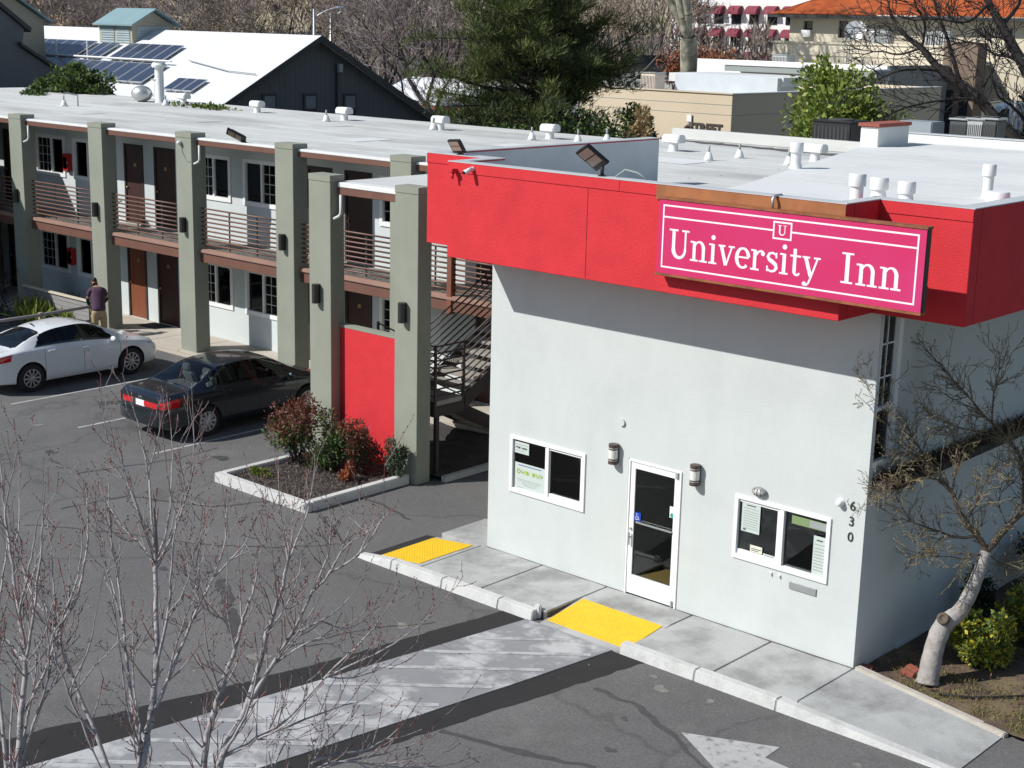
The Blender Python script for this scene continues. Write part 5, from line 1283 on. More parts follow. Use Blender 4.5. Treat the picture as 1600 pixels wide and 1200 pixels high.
# ------------------------------------------------------------------ the man bending over the rail
m_skin = M('skin', (0.36, 0.20, 0.13), 0.6, 0.05); m_hair = M('hair_black', (0.012, 0.01, 0.01), 0.7)
m_shirt = M('shirt_purple', (0.072, 0.034, 0.062), 0.9, 0.12, 6, bump=0.3, bscale=14); m_khaki = M('trousers_khaki', (0.36, 0.27, 0.155), 0.9, 0.1, 6, bump=0.3, bscale=12)
m_sleeve = M('sleeve_black', (0.012, 0.012, 0.014), 0.9, 0.05)
person = thing('person', (0, 0, 0), 'person in purple shirt and khaki trousers bending forward by the ramp rail', 'person')
def skin_mesh(nm, joints, bones, mat, parent, root=0, sub=2):
    me = bpy.data.meshes.new(nm); me.from_pydata([j[0] for j in joints], bones, [])
    o = bpy.data.objects.new(nm, me); COL.objects.link(o)
    md = o.modifiers.new('skin', 'SKIN'); md.use_smooth_shade = True
    sv = me.skin_vertices[0].data
    for i, j in enumerate(joints): sv[i].radius = j[1] if hasattr(j[1], '__len__') else (j[1], j[1])
    sv[root].use_root = True
    ms = o.modifiers.new('sub', 'SUBSURF'); ms.levels = ms.render_levels = sub
    dg = bpy.context.evaluated_depsgraph_get(); m2 = bpy.data.meshes.new_from_object(o.evaluated_get(dg))
    bpy.data.objects.remove(o); bpy.data.meshes.remove(me)
    m2.materials.clear(); m2.materials.append(mat); m2.polygons.foreach_set('use_smooth', [True]*len(m2.polygons))
    o = bpy.data.objects.new(nm, m2); COL.objects.link(o); o.parent = parent; return o
# local frame: x right, y forward, z up; bends forward at the hips, looks down to the left
J = [((0, 0, 0.93), (0.13, 0.10)), ((0, 0.07, 1.12), (0.13, 0.095)), ((-0.01, 0.17, 1.31), (0.16, 0.10)), ((-0.02, 0.25, 1.43), (0.09, 0.075)), ((-0.03, 0.31, 1.485), (0.05, 0.05)),
     ((-0.05, 0.36, 1.535), (0.068, 0.078)), ((-0.065, 0.40, 1.60), (0.076, 0.088)), ((-0.07, 0.425, 1.665), (0.055, 0.065)),
     ((-0.20, 0.25, 1.38), 0.055), ((-0.26, 0.30, 1.13), 0.046), ((-0.22, 0.45, 0.93), 0.036), ((-0.205, 0.50, 0.87), 0.036),
     ((0.18, 0.25, 1.37), 0.055), ((0.25, 0.33, 1.12), 0.046), ((0.14, 0.50, 0.95), 0.036), ((0.09, 0.54, 0.91), 0.036),
     ((-0.10, 0.0, 0.86), (0.085, 0.09)), ((-0.11, 0.02, 0.48), 0.058), ((-0.12, -0.03, 0.09), 0.042), ((-0.13, 0.12, 0.045), (0.042, 0.03)),
     ((0.10, 0.0, 0.86), (0.085, 0.09)), ((0.12, 0.03, 0.48), 0.058), ((0.13, -0.02, 0.09), 0.042), ((0.145, 0.13, 0.045), (0.042, 0.03))]
Bn = [(0, 1), (1, 2), (2, 3), (3, 4), (4, 5), (5, 6), (6, 7), (3, 8), (8, 9), (9, 10), (10, 11), (3, 12), (12, 13), (13, 14), (14, 15), (0, 16), (16, 17), (17, 18), (18, 19), (0, 20), (20, 21), (21, 22), (22, 23)]
skin_mesh('body', J, Bn, m_skin, person)
SH = [((0, -0.03, 0.82), (0.20, 0.15)), ((0, 0.0, 0.93), (0.20, 0.15)), ((0, 0.06, 1.10), (0.19, 0.14)), ((-0.01, 0.16, 1.30), (0.215, 0.14)), ((-0.02, 0.235, 1.42), (0.10, 0.085)), ((-0.19, 0.25, 1.385), 0.075), ((-0.25, 0.285, 1.20), 0.068), ((0.175, 0.25, 1.375), 0.075), ((0.235, 0.30, 1.20), 0.068)]
skin_mesh('shirt', SH, [(0, 1), (1, 2), (2, 3), (3, 4), (4, 5), (5, 6), (4, 7), (7, 8)], m_shirt, person)
SL = [((-0.252, 0.29, 1.19), 0.054), ((-0.262, 0.305, 1.12), 0.053), ((-0.225, 0.44, 0.945), 0.042)]
skin_mesh('sleeve', SL, [(0, 1), (1, 2)], m_sleeve, person)
SL = [((0.237, 0.305, 1.19), 0.054), ((0.25, 0.335, 1.11), 0.053), ((0.15, 0.49, 0.96), 0.042)]
skin_mesh('sleeve', SL, [(0, 1), (1, 2)], m_sleeve, person)
TR = [((0, -0.01, 0.97), (0.165, 0.13)), ((0, -0.01, 0.86), (0.18, 0.14)), ((-0.105, 0.0, 0.72), (0.105, 0.115)), ((-0.112, 0.015, 0.48), 0.092), ((-0.12, -0.025, 0.08), 0.078), ((0.105, 0.0, 0.72), (0.105, 0.115)), ((0.122, 0.025, 0.48), 0.092), ((0.132, -0.015, 0.08), 0.078)]
skin_mesh('trousers', TR, [(0, 1), (1, 2), (2, 3), (3, 4), (1, 5), (5, 6), (6, 7)], m_khaki, person)
HR = [((-0.045, 0.325, 1.575), (0.062, 0.062)), ((-0.06, 0.375, 1.64), (0.080, 0.082)), ((-0.068, 0.42, 1.69), (0.058, 0.06))]
skin_mesh('hair', HR, [(0, 1), (1, 2)], m_hair, person)
fc = MB()
fc.ball((-0.075, 0.485, 1.585), 0.017, 8, 6, 0.7, 1.2, 1.2)                     # nose
fc.ball((-0.135, 0.37, 1.585), 0.022, 8, 6, 0.5, 0.9, 1.3).ball((0.01, 0.37, 1.585), 0.022, 8, 6, 0.5, 0.9, 1.3)  # ears
fc.build('face_features', m_skin, person, smooth=True)
ey = MB().ball((-0.10, 0.468, 1.61), 0.010, 8, 6).ball((-0.045, 0.468, 1.61), 0.010, 8, 6); ey.build('eyes', m_hair, person, smooth=True)
MB().tube([(-0.10, 0.452, 1.545), (-0.075, 0.462, 1.543), (-0.05, 0.452, 1.545)], 0.006, 6).build('mouth', M('lip', (0.30, 0.12, 0.09), 0.6), person, smooth=True)
for sg, hx, hy, hz in ((-1, -0.205, 0.50, 0.87), (1, 0.09, 0.54, 0.91)):
    b = MB(); b.ball((hx, hy+0.02, hz-0.015), 0.042, 10, 7, 0.9, 1.0, 0.55)
    for k in range(4):
        fx = hx+(k-1.5)*0.019; ln = (0.055, 0.066, 0.062, 0.048)[k]
        b.tube([(fx, hy+0.05, hz-0.015), (fx, hy+0.05+ln*0.6, hz-0.03), (fx, hy+0.05+ln*0.75, hz-0.03-ln*0.55)], [0.0095, 0.009, 0.007], 6)
    b.tube([(hx-sg*0.03, hy+0.0, hz-0.015), (hx-sg*0.055, hy+0.03, hz-0.03), (hx-sg*0.05, hy+0.06, hz-0.05)], [0.011, 0.010, 0.008], 6)
    b.build('hand', m_skin, person, smooth=True)
for x, y_ in ((-0.13, 0.07), (0.142, 0.08)):
    MB().ball((x, y_, 0.05), 0.052, 12, 8, 1.0, 2.6, 1.0).build('shoe', m_black, person, smooth=True)
person.location = (-18.72, 4.72, GZ); person.rotation_euler = (0, 0, math.radians(62)); person.scale = (1.0, 1.0, 1.0)
# ------------------------------------------------------------------ background buildings
m_slate = M('slate_siding', (0.092, 0.101, 0.110), 0.85, 0.08, 1.5)
m_trimd = M('dark_trim', (0.030, 0.034, 0.036), 0.7)
m_metalroof = M('white_metal_roof', (0.66, 0.67, 0.69), 0.6, 0.05, 0.6, spec=0.3)
m_teal = M('teal_roof', (0.22, 0.33, 0.35), 0.5, 0.06, 1)
m_louver = M('louver', (0.38, 0.47, 0.50), 0.6)
m_beige = M('beige_wall', (0.60, 0.50, 0.36), 0.9, 0.05, 0.6)
m_beige2 = M('cream_wall', (0.62, 0.55, 0.42), 0.9, 0.08, 0.4)
m_white = M('white_wall', (0.78, 0.77, 0.74), 0.9, 0.05, 0.4)
m_pv = M('solar_cell', (0.030, 0.042, 0.080), 0.35, 0.1, 2, coat=0.4, spec=0.6)
m_alu = M('panel_frame', (0.55, 0.57, 0.58), 0.4, 0.05, metal=0.4)
m_dkwin = M('far_window', (0.02, 0.024, 0.028), 0.15, 0.1)

# gabled hall with the bright metal roof
hall = thing('gabled_hall', (-45, 25.5, GZ), 'long hall with bright white metal roof, solar panels and dark slate gable', 'building')
gx, ry, rz, sl_ = -34.0, 25.5, 7.78, 0.525
def rzf(y): return rz-sl_*abs(y-ry)
ey0, ey1 = 15.8+2.0, 34.6
wall_poly = [(ey0+0.3, GZ), (ey1-0.3, GZ), (ey1-0.3, rzf(ey1-0.3)-0.12), (ry, rz-0.12), (ey0+0.3, rzf(ey0+0.3)-0.12)]
MB().yzprism(wall_poly, gx, gx-0.3).build('gable_wall', m_slate, hall)
for k in range(58):
    y = ey0+0.45+k*0.28
    if y < ey1-0.4: MB().box(gx+0.001, y-0.006, GZ, gx+0.006, y+0.006, rzf(y)-0.16).build('batten', m_slate, hall)
MB().box(-72, ey0+0.3, GZ, gx-0.3, ey0+0.6, rzf(ey0+0.6)-0.2).build('side_wall', m_slate, hall)
for nm, ya, yb in (('front', ey0, ry), ('rear', ry, ey1)):
    MB().prism([(gx+0.45, ya, rzf(ya)), (gx+0.45, yb, rzf(yb)), (gx+0.45, yb, rzf(yb)-0.1), (gx+0.45, ya, rzf(ya)-0.1)], (-40, 0, 0)).build('roof_slope', m_metalroof, hall)
    MB().prism([(gx+0.46, ya, rzf(ya)+0.01), (gx+0.46, yb, rzf(yb)+0.01), (gx+0.46, yb, rzf(yb)-0.24), (gx+0.46, ya, rzf(ya)-0.24)], (0.05, 0, 0)).build('barge_board', m_trimd, hall)
for px, w_ in ((420, 0.75), (484, 0.75), (546, 0.75)):
    q = onp(px, 147, 0, gx); z1_ = q[2]+0.02
    f_ = MB().box(gx+0.022, q[1]-w_/2, z1_-1.3, gx+0.06, q[1]+w_/2, z1_).build('window', m_trimd, hall)
    MB().box(gx+0.061, q[1]-w_/2+0.1, z1_-0.62, gx+0.068, q[1]+w_/2-0.1, z1_-0.1).build('pane', M('pane_sky', (0.16, 0.20, 0.23), 0.15), f_)
    MB().box(gx+0.061, q[1]-w_/2+0.1, z1_-1.2, gx+0.068, q[1]+w_/2-0.1, z1_-0.70).build('pane', m_dkwin, f_)
q = onp(525, 100, 0, gx)
MB().tube([(gx+0.07, q[1], q[2]), (gx+0.07, q[1], GZ)], 0.05, 8).build('downpipe', m_trimd, hall)
q = onp(527, 105, 0, gx); MB().box(gx+0.03, q[1]-0.1, q[2]-0.2, gx+0.25, q[1]+0.1, q[2]+0.15).build('meter_box', m_inkgrey, hall)
# solar panels: modules laid on the slope
def pvrow(x0, x1, ylow, yhigh, n, tilt=0.10):
    w_ = (x1-x0)/n
    proto = None
    for k in range(n):
        xa = x0+w_*k+0.03; xb = x0+w_*(k+1)-0.03
        c_ = MB(); z0_, z1_ = rzf(ylow)+0.12, rzf(yhigh)+0.12
        c_.prism([(xa, ylow, z0_), (xb, ylow, z0_), (xb, yhigh, z1_), (xa, yhigh, z1_)], (0, 0, 0.05))
        o = c_.build('solar_panel', m_alu, hall)
        b = MB(); g = 0.035
        dyy = (yhigh-ylow)
        b.add([(xa+g, ylow+g, z0_+g*sl_+0.056), (xb-g, ylow+g, z0_+g*sl_+0.056), (xb-g, yhigh-g, z1_-g*sl_+0.056), (xa+g, yhigh-g, z1_-g*sl_+0.056)], [(0, 1, 2, 3)])
        b.build('cells', m_pv, o, fix=False)
pvrow(-53.3, -48.1, 22.75, 24.05, 6); pvrow(-47.6, -46.1, 22.65, 24.0, 2); pvrow(-45.35, -41.15, 22.7, 24.0, 5)
pvrow(-51.3, -40.3, 21.05, 22.48, 11); pvrow(-38.3, -36.25, 20.7, 21.58, 3)
pf = MB()
for x in (-52.0, -49.5, -46.8): pf.tube([(x, 22.6, rzf(22.6)), (x, 22.6, rzf(22.6)+0.95)], 0.05, 6)
pf.tube([(-53.5, 22.58, rzf(22.58)+0.25), (-40.2, 22.58, rzf(22.58)+0.25)], 0.05, 6); pf.build('panel_rack', m_vent, hall)
MB().tube([(-39.5, 23.0, rzf(23)+0.1), (-36.0, 22.4, rzf(22.4)+0.1), (-34, 22.3, rzf(22.3)+0.1)], 0.025, 5).build('conduit', m_inkgrey, hall)
# roof monitor with teal roof and louvres
mon = thing('roof_monitor', (-46.5, 24.5, 7.0), 'small louvred roof monitor with pale teal roof on the white hall', 'roof monitor')
ma, mb_, ya, yb = -48.2, -45.5, 24.2, 26.5
m_monw = M('monitor_wall', (0.40, 0.36, 0.27), 0.8, 0.05)
MB().yzprism([(ya, 6.7), (yb, 6.7), (yb, 8.0), ((ya+yb)/2, 8.6), (ya, 8.0)], mb_, ma).build('wall', m_monw, mon)
for s_ in (-1, 1):
    yc = (ya+yb)/2; e = yc+s_*(yb-ya)/2*1.2
    MB().prism([(ma-0.2, yc, 8.68), (mb_+0.35, yc, 8.68), (mb_+0.35, e, 7.93), (ma-0.2, e, 7.93)], (0, 0, 0.07)).build('roof_slope', m_teal, mon)
for k in range(2):
    xa = ma+0.15+k*1.28
    for j in range(7): MB().box(xa, ya-0.03, 7.16+j*0.11, xa+1.1, ya-0.005, 7.24+j*0.11).build('louver', m_louver, mon)
for j in range(7): MB().box(mb_+0.005, ya+0.25, 7.16+j*0.11, mb_+0.03, yb-0.25, 7.24+j*0.11).build('louver', m_louver, mon)
# dark gabled building at the left edge
lb = thing('slate_house', (-48, 15, GZ), 'dark slate gabled building at the left edge with small teal roofed dormer', 'building')
MB().yzprism([(8.0, GZ), (19.2, GZ), (19.2, 5.96), (17.6, 6.92), (17.75, 7.75), (14.0, 10.6), (8.0, 6.0)], -44, -56).build('wall', m_slate, lb)
MB().prism([(-43.8, 17.95, 7.62), (-43.8, 13.9, 10.72), (-43.8, 13.9, 10.9), (-43.8, 18.0, 7.8)], (-13, 0, 0)).build('roof_slope', m_trimd, lb)
MB().prism([(-43.7, 19.5, 5.80), (-43.7, 17.4, 7.06), (-43.7, 17.4, 7.2), (-43.7, 19.55, 5.92)], (-13, 0, 0)).build('roof_slope', m_trimd, lb)
q = onp(20, 22, 0, -50)
MB().yzprism([(q[1]-2.0, 6.0), (q[1]+1.6, 6.0), (q[1]+1.6, 8.1), (q[1]+0.15, 9.0), (q[1]-2.0, 9.0)], -50, -53).build('dormer', m_monw, lb)
MB().prism([(-49.7, q[1]+1.9, 7.95), (-49.7, q[1]+0.1, 9.1), (-53, q[1]+0.1, 9.1), (-53, q[1]+1.9, 7.95)], (0, 0, 0.1)).build('dormer_roof', m_teal, lb)
MB().prism([(-49.7, q[1]-2.2, 9.0), (-49.7, q[1]+0.1, 9.12), (-53, q[1]+0.1, 9.12), (-53, q[1]-2.2, 9.0)], (0, 0, 0.1)).build('dormer_roof', m_teal, lb)

# beige shop
sh = thing('beige_shop', (-18, 33, GZ), 'flat roofed beige shop with STREET lettering on its lit wall', 'building')
MB().box(-22.6, 29.5, GZ, -15.4, 29.75, 6.11).build('front_wall', m_beige, sh)
MB().box(-15.65, 29.752, GZ, -15.4, 46, 6.11).build('side_wall', m_beige, sh)
MB().box(-22.6, 45.7, GZ, -15.652, 46, 6.11).build('back_wall', m_beige, sh)
MB().box(-22.6, 29.752, 5.2, -15.652, 45.7, 5.45).build('roof', m_roofw, sh)
for z in (5.36, 5.72): MB().box(-22.6, 29.488, z, -15.4, 29.499, z+0.012).build('groove', m_inkgrey, sh)
MB().box(-15.399, 29.75, 5.35, -15.388, 46, 5.362).build('groove', m_inkgrey, sh)
MB().box(-22.6, 29.45, 6.112, -15.36, 29.80, 6.15).build('coping', m_beige, sh)
MB().box(-15.70, 29.801, 6.112, -15.36, 46, 6.148).build('coping', m_flash, sh)
# inner parapet wall and rooftop plant
MB().box(-21.0, 33.6, 5.45, -14.9-1.2, 33.85, 6.62).build('inner_parapet', m_parin, sh)
MB().box(-21.5, 33.86, 6.3, -16.0, 37.0, 6.64).build('inner_roof', m_roofw, sh)
acbox((onp(1020, 125, 1, 33.0)[0], 33.0, 5.46), 0.75, 0.7, 1.15, M('ac_cream', (0.62, 0.52, 0.43), 0.6), 'pinkish rooftop air conditioner on the beige shop')
acbox((-16.9, 40.0, 5.46), 1.0, 1.0, 1.25, M('ac_cream2', (0.60, 0.56, 0.48), 0.6), 'small cream rooftop box at the right end of the beige shop')
q = onp(1110, 204, 1, 29.5)
o = text_mesh('STREET', 0.46, 'lettering', M('sign_brown', (0.06, 0.045, 0.035), 0.7), sh, (q[0]-0.22, 29.475, q[2]+0.06), FRONT, 0.012, bold=0.02)
b = MB(); qc = onp(1077, 206, 1, 29.5)
b.tube([(qc[0]+0.20*math.cos(a), 29.47, qc[2]+0.22*math.sin(a)) for a in np.linspace(0.5, 3.4, 12)], [0.02, 0.05, 0.06, 0.065, 0.07, 0.07, 0.07, 0.07, 0.07, 0.07, 0.07, 0.07], 8); b.build('logo_arc', MATS['sign_brown'], sh)
MB().box(qc[0]-0.12, 29.46, qc[2]+0.38, qc[0]+0.10, 29.49, qc[2]+0.62).build('lamp_box', m_white, sh)
MB().tube([(qc[0]+0.11, 29.45, qc[2]+0.2), (qc[0]+0.11, 29.45, qc[2]+0.65)], 0.02, 5).build('lamp_arm', m_inkgrey, sh)

# long white block behind the shop
wb = thing('white_block', (-26, 52, GZ), 'low white flat roofed block behind the beige shop', 'building')
MB().box(-31.5, 50, GZ, -20.3, 50.3, 6.85).build('front_wall', m_white, wb)
MB().box(-20.6, 50.301, GZ, -20.3, 58, 6.85).build('side_wall', M('grey_wall', (0.30, 0.29, 0.27), 0.9, 0.05), wb)
MB().box(-31.5, 50.301, 6.3, -20.61, 58, 6.6).build('roof', m_roofw, wb)
q0, q1 = onp(1153, 100, 1, 49.8), onp(1360, 110, 1, 49.8)
MB().box(q0[0], 48.6, 6.32, q1[0]+1, 49.99, 6.62).build('canopy', m_inkgrey, wb); MB().box(q0[0], 48.55, 6.621, q1[0]+1, 49.99, 6.70).build('canopy_top', m_white, wb)
acbox((onp(1225, 92, 1, 52)[0], 52, 6.6), 0.9, 0.9, 0.55, m_acgrey, 'grey rooftop box beside the arch of the tile roofed building')
q = onp(1268, 138, 1, 47)
stk = thing('roof_turbine', (q[0], 47, 5.4), 'round metal turbine vent before the white block', 'roof vent')
MB().lathe([(0.22, -5.5), (0.22, 0.0), (0.36, 0.1), (0.40, 0.35), (0.3, 0.6), (0.1, 0.68)], (q[0], 47, 5.45), 16).build('drum', m_steel, stk, smooth=True)

# Spanish style building
sp = thing('tile_roofed_building', (-30, 64, GZ), 'cream two storey building with orange barrel tile roof', 'building')
m_tile = M('clay_tile', (0.56, 0.14, 0.035), 0.85, 0.22, 1.2, col2=(0.40, 0.09, 0.025), c2pos=(0.45, 0.62), c2scale=1.6)
Y2 = 62.0
a0 = onp(1235, 30, 1, Y2)[0]; a1 = onp(1720, 30, 1, Y2)[0]; zE = onp(1300, 25, 1, Y2)[2]; zT = onp(1320, 62, 1, Y2)[2]
wins = []
for px in (1263, 1318): 
    q = onp(px, 34, 1, Y2); wins.append((q[0]-0.32, q[0]+0.32, zT+0.1, q[2]+0.05))
wall_open('y', Y2, 0.3, a0, a1, 5.0, zE, wins).build('upper_wall', m_beige2, sp)
for w_ in wins:
    o = MB().box(w_[0], Y2+0.2, w_[2], w_[1], Y2+0.24, w_[3]).build('window', m_dkwin, sp)
    MB().box(w_[0]-0.02, Y2+0.14, (w_[2]+w_[3])/2-0.03, w_[1]+0.02, Y2+0.2, (w_[2]+w_[3])/2+0.03).build('sash_bar', m_trimd, o)
MB().box(wins[0][0]+0.02, Y2-0.25, wins[0][2], wins[0][1]-0.02, Y2+0.1, wins[0][2]+0.4).build('window_unit', m_white, sp)
# barrel tile roof: hip to the left, many rolls
nt_ = 150; e0, e1 = a0-1.0, a1; yR = Y2+5.5; zRg = zE+2.9
vv = []; NR = 9; per = 6
cols_ = nt_*per
xsA = np.linspace(e0, e1, cols_+1)
for j in range(NR):
    f_ = j/(NR-1); y = Y2-0.9+(yR-Y2+0.9)*f_; z = zE+0.05+(zRg-zE)*(f_**1.1)
    for k, x in enumerate(xsA):
        hip = e0+5.6*f_
        vv.append((max(x, hip), y, z+0.05*abs(math.sin(math.pi*(k % per)/per*1.0))+0.04*(1-f_)*0))
MB().add(vv, [(j*(cols_+1)+k, j*(cols_+1)+k+1, (j+1)*(cols_+1)+k+1, (j+1)*(cols_+1)+k) for j in range(NR-1) for k in range(cols_)]).build('tile_roof', m_tile, sp, fix=False)['kind'] = 'stuff'
MB().add([(e0, Y2-0.9, zE+0.05), (e0+5.6, yR, zRg), (e0, Y2+12, zE+0.05)], [(0, 1, 2)]).build('hip_slope', m_tile, sp, fix=False)
MB().box(e0, Y2-0.9, zE-0.12, e1, Y2-0.02, zE+0.04).build('eave', m_trimd, sp)
MB().box(e0+0.02, Y2-0.88, zE-0.03, e0+0.15, Y2+11, zE+0.035).build('eave', m_trimd, sp)
MB().box(a0, Y2+0.3, 5.0, a0+0.3, Y2+10, zE).build('side_wall', m_beige2, sp)
# terrace storey with arches
Y3 = 58.5; b0 = onp(1208, 70, 1, Y3)[0]; b1 = onp(1505, 70, 1, Y3)[0]; zP = onp(1300, 66, 1, Y3)[2]
tw = MB(); 
arch = [onp(px, 100, 1, Y3)[0] for px in (1248, 1300, 1350, 1400, 1452)]
wall_open('y', Y3, 0.4, b0, b1, GZ, zP, [(x-0.75, x+0.75, GZ, 5.9) for x in arch]).build('terrace_wall', m_beige2, sp)
for x in arch:   # arch heads: a half round of spandrel over each opening
    b = MB(); pts = [(x+0.75*math.cos(a), 5.9+0.62*math.sin(a)-0.62) for a in np.linspace(0, math.pi, 14)]
    b.xzprism(pts+[(x-0.75, 5.9), (x+0.75, 5.9)], Y3+0.02, Y3+0.38); b.build('arch_head', m_beige2, sp)
    MB().box(x-0.75, Y3+0.8, GZ, x+0.75, Y3+0.9, 5.9).build('window', m_dkwin, sp)
MB().box(b0, Y3+0.401, zP-1.0, b1, Y2-0.001, zP-0.8).build('terrace_floor', m_roof, sp)
MB().box(b0-0.1, Y3-0.08, zP-0.10, b1+0.1, Y3-0.001, zP).build('string_course', m_beige2, sp); MB().box(b0-0.05, Y3-0.05, zP-0.75, b1+0.05, Y3-0.001, zP-0.70).build('string_course', m_beige2, sp)
c0 = onp(1500, 70, 1, Y3)[0]
c1 = onp(1526, 100, 1, Y3-2)[0]
MB().box(c0+0.1, Y3-2, GZ, c1, Y3-0.9, zP+0.2).build('side_block', M('wall_brown', (0.20, 0.145, 0.105), 0.9, 0.1), sp)  # plain brown block beside the cream terrace walls
for k in range(2): MB().box(c0+0.1+(c1-c0)*(0.15+0.42*k), Y3-2.05, 1.5, c0+0.1+(c1-c0)*(0.38+0.42*k), Y3-2.001, 5.6).build('tall_window', m_dkwin, sp)
for px in (1612, 1700): x_ = onp(px, 150, 1, Y2)[0]; MB().box(x_-0.25, Y2, GZ, x_+0.25, Y2+0.3, 4.998).build('column', m_beige2, sp)
# satellite dish, ladder, terrace plant
q = onp(1337, 50, 1, 60.5)
ds = thing('satellite_dish', (q[0], 60.5, zP-0.8), 'round white satellite dish on the terrace under the tile roof', 'satellite dish')
b = MB(); vv = []; nA, nR_ = 22, 5
aim = Vector((0.3, -0.8, 0.45)).normalized(); s_ = aim.cross(Vector((0, 0, 1))).normalized(); u_ = s_.cross(aim)
for j in range(nR_+1):
    r = 0.62*j/nR_
    for k in range(nA):
        a = 2*math.pi*k/nA; vv.append(Vector((q[0], 60.5, q[2]))+s_*r*math.cos(a)+u_*r*math.sin(a)+aim*(0.18*(r/0.62)**2))
b.add(vv, [(j*nA+k, j*nA+(k+1) % nA, (j+1)*nA+(k+1) % nA, (j+1)*nA+k) for j in range(nR_) for k in range(nA)]); b.build('dish', m_white, ds, smooth=True)
MB().tube([(q[0], 60.55, zP-0.8), (q[0], 60.55, q[2])], 0.06, 8).build('mast', m_steel, ds)
MB().tube([tuple(Vector((q[0], 60.5, q[2]))-u_*0.5+aim*0.1), tuple(Vector((q[0], 60.5, q[2]))+aim*0.6)], 0.03, 6).build('feed_arm', m_steel, ds)
ld = thing('roof_ladder', (onp(1321, 95, 1, Y3)[0], Y3-0.15, 5), 'thin metal ladder up the terrace wall under the dish', 'ladder')
xl_, xr_ = onp(1318, 95, 1, Y3-0.15)[0], onp(1326, 95, 1, Y3-0.15)[0]
for x in (xl_, xr_): MB().tube([(x, Y3-0.15, 5.2), (x, Y3-0.15, zP+0.7)], 0.025, 5).build('rail', m_inkgrey, ld)
for k in range(9): MB().tube([(xl_, Y3-0.15, 5.5+0.3*k), (xr_, Y3-0.15, 5.5+0.3*k)], 0.018, 5).build('rung', m_inkgrey, ld)
for px, w_, m_, lbl in ((1382, 0.9, m_acgrey, 'grey plant box on the terrace right of the dish'), (1367, 0.55, m_white, 'pale plant box on the terrace beside the dish'), (1470, 1.5, m_acgrey, 'wide grey plant box at the right of the terrace behind bare branches')):
    q = onp(px, 58, 1, 60.8); acbox((q[0], 60.8, zP-0.8), w_, 0.7, 1.5, m_, lbl)

# white hotel with red awnings, far
ht = thing('white_hotel', (-62, 102, GZ), 'white block with rows of dark red awnings far behind', 'building')
MB().box(-70, 100, GZ, -51, 110, 13.5).build('wall', m_white, ht)
m_awn = M('awning_red', (0.20, 0.03, 0.05), 0.8)
for r, z in enumerate((9.9, 7.9, 5.9)):
    for k in range(8):
        x = -68.4+1.9*k
        w_ = MB().box(x-0.5, 99.93, z-1.1, x+0.5, 99.99, z+0.3).build('window', m_dkwin, ht)
        b = MB(); b.prism([(x-0.6, 99.95+0.0-0.75*math.sin(a), z-0.25+0.75*(math.cos(a))) for a in np.linspace(0, math.pi/2, 6)]+[(x-0.6, 99.95, z-0.25)], (1.2, 0, 0)); b.build('awning', m_awn, w_)
MB().box(-51.01, 99.0, GZ, -44, 110, 11.0).build('annex', m_white, ht)
# red fronted shops and white shed
rs = thing('red_shopfront', (-68, 92, GZ), 'low red shop front behind the sycamore trunk', 'building')
q0, q1 = onp(900, 95, 1, 90), onp(1242, 95, 1, 90)
MB().box(q0[0], 90, GZ, q1[0], 96, q0[2]+0.3).build('wall', m_white, rs); MB().box(q0[0], 89.6, q0[2]-0.35, q1[0], 89.99, q0[2]+0.42).build('fascia', M('shop_red', (0.30, 0.02, 0.025), 0.7), rs)
for k in range(8): MB().box(q0[0]+1+k*2.1, 89.9, 0.2, q0[0]+2.6+k*2.1, 89.98, q0[2]-0.5).build('window', m_dkwin, rs)
ws_ = thing('white_shed', (-41, 42, GZ), 'white gabled shed with thin red eave behind the leaning branches', 'building')
MB().box(-46, 40, GZ, -39.3, 46, 4.05).build('wall', m_white, ws_)
MB().prism([(-46.3, 39.7, 4.06), (-39.0, 39.7, 4.06), (-39.0, 43, 5.3), (-46.3, 43, 5.3)], (0, 0, 0.1)).build('roof_slope', m_metalroof, ws_)
MB().prism([(-46.3, 46.3, 4.06), (-39.0, 46.3, 4.06), (-39.0, 43, 5.3), (-46.3, 43, 5.3)], (0, 0, 0.1)).build('roof_slope', m_metalroof, ws_)
MB().box(-46.3, 39.6, 3.95, -39.0, 39.69, 4.12).build('eave', M('eave_red', (0.35, 0.09, 0.06), 0.8), ws_)
MB().box(-39.299, 41.2, 2.2, -39.28, 42.3, 3.0).build('window', m_dkwin, ws_)
# low tan house glimpsed behind the far trees
th = thing('tan_house', (-84, 52, GZ), 'tan house with low tiled roof glimpsed behind the bare trees at far left', 'building')
q = onp(85, 30, 1, 52); MB().box(q[0]-4, 52, GZ, q[0]+4, 58, q[2]-0.5).build('wall', m_beige, th)
MB().prism([(q[0]-4.5, 51.5, q[2]-0.6), (q[0]+4.5, 51.5, q[2]-0.6), (q[0]+3, 55, q[2]+0.9), (q[0]-3, 55, q[2]+0.9)], (0, 0, 0.15)).build('roof_slope', M('tan_tile', (0.32, 0.24, 0.15), 0.9, 0.3, 2), th)

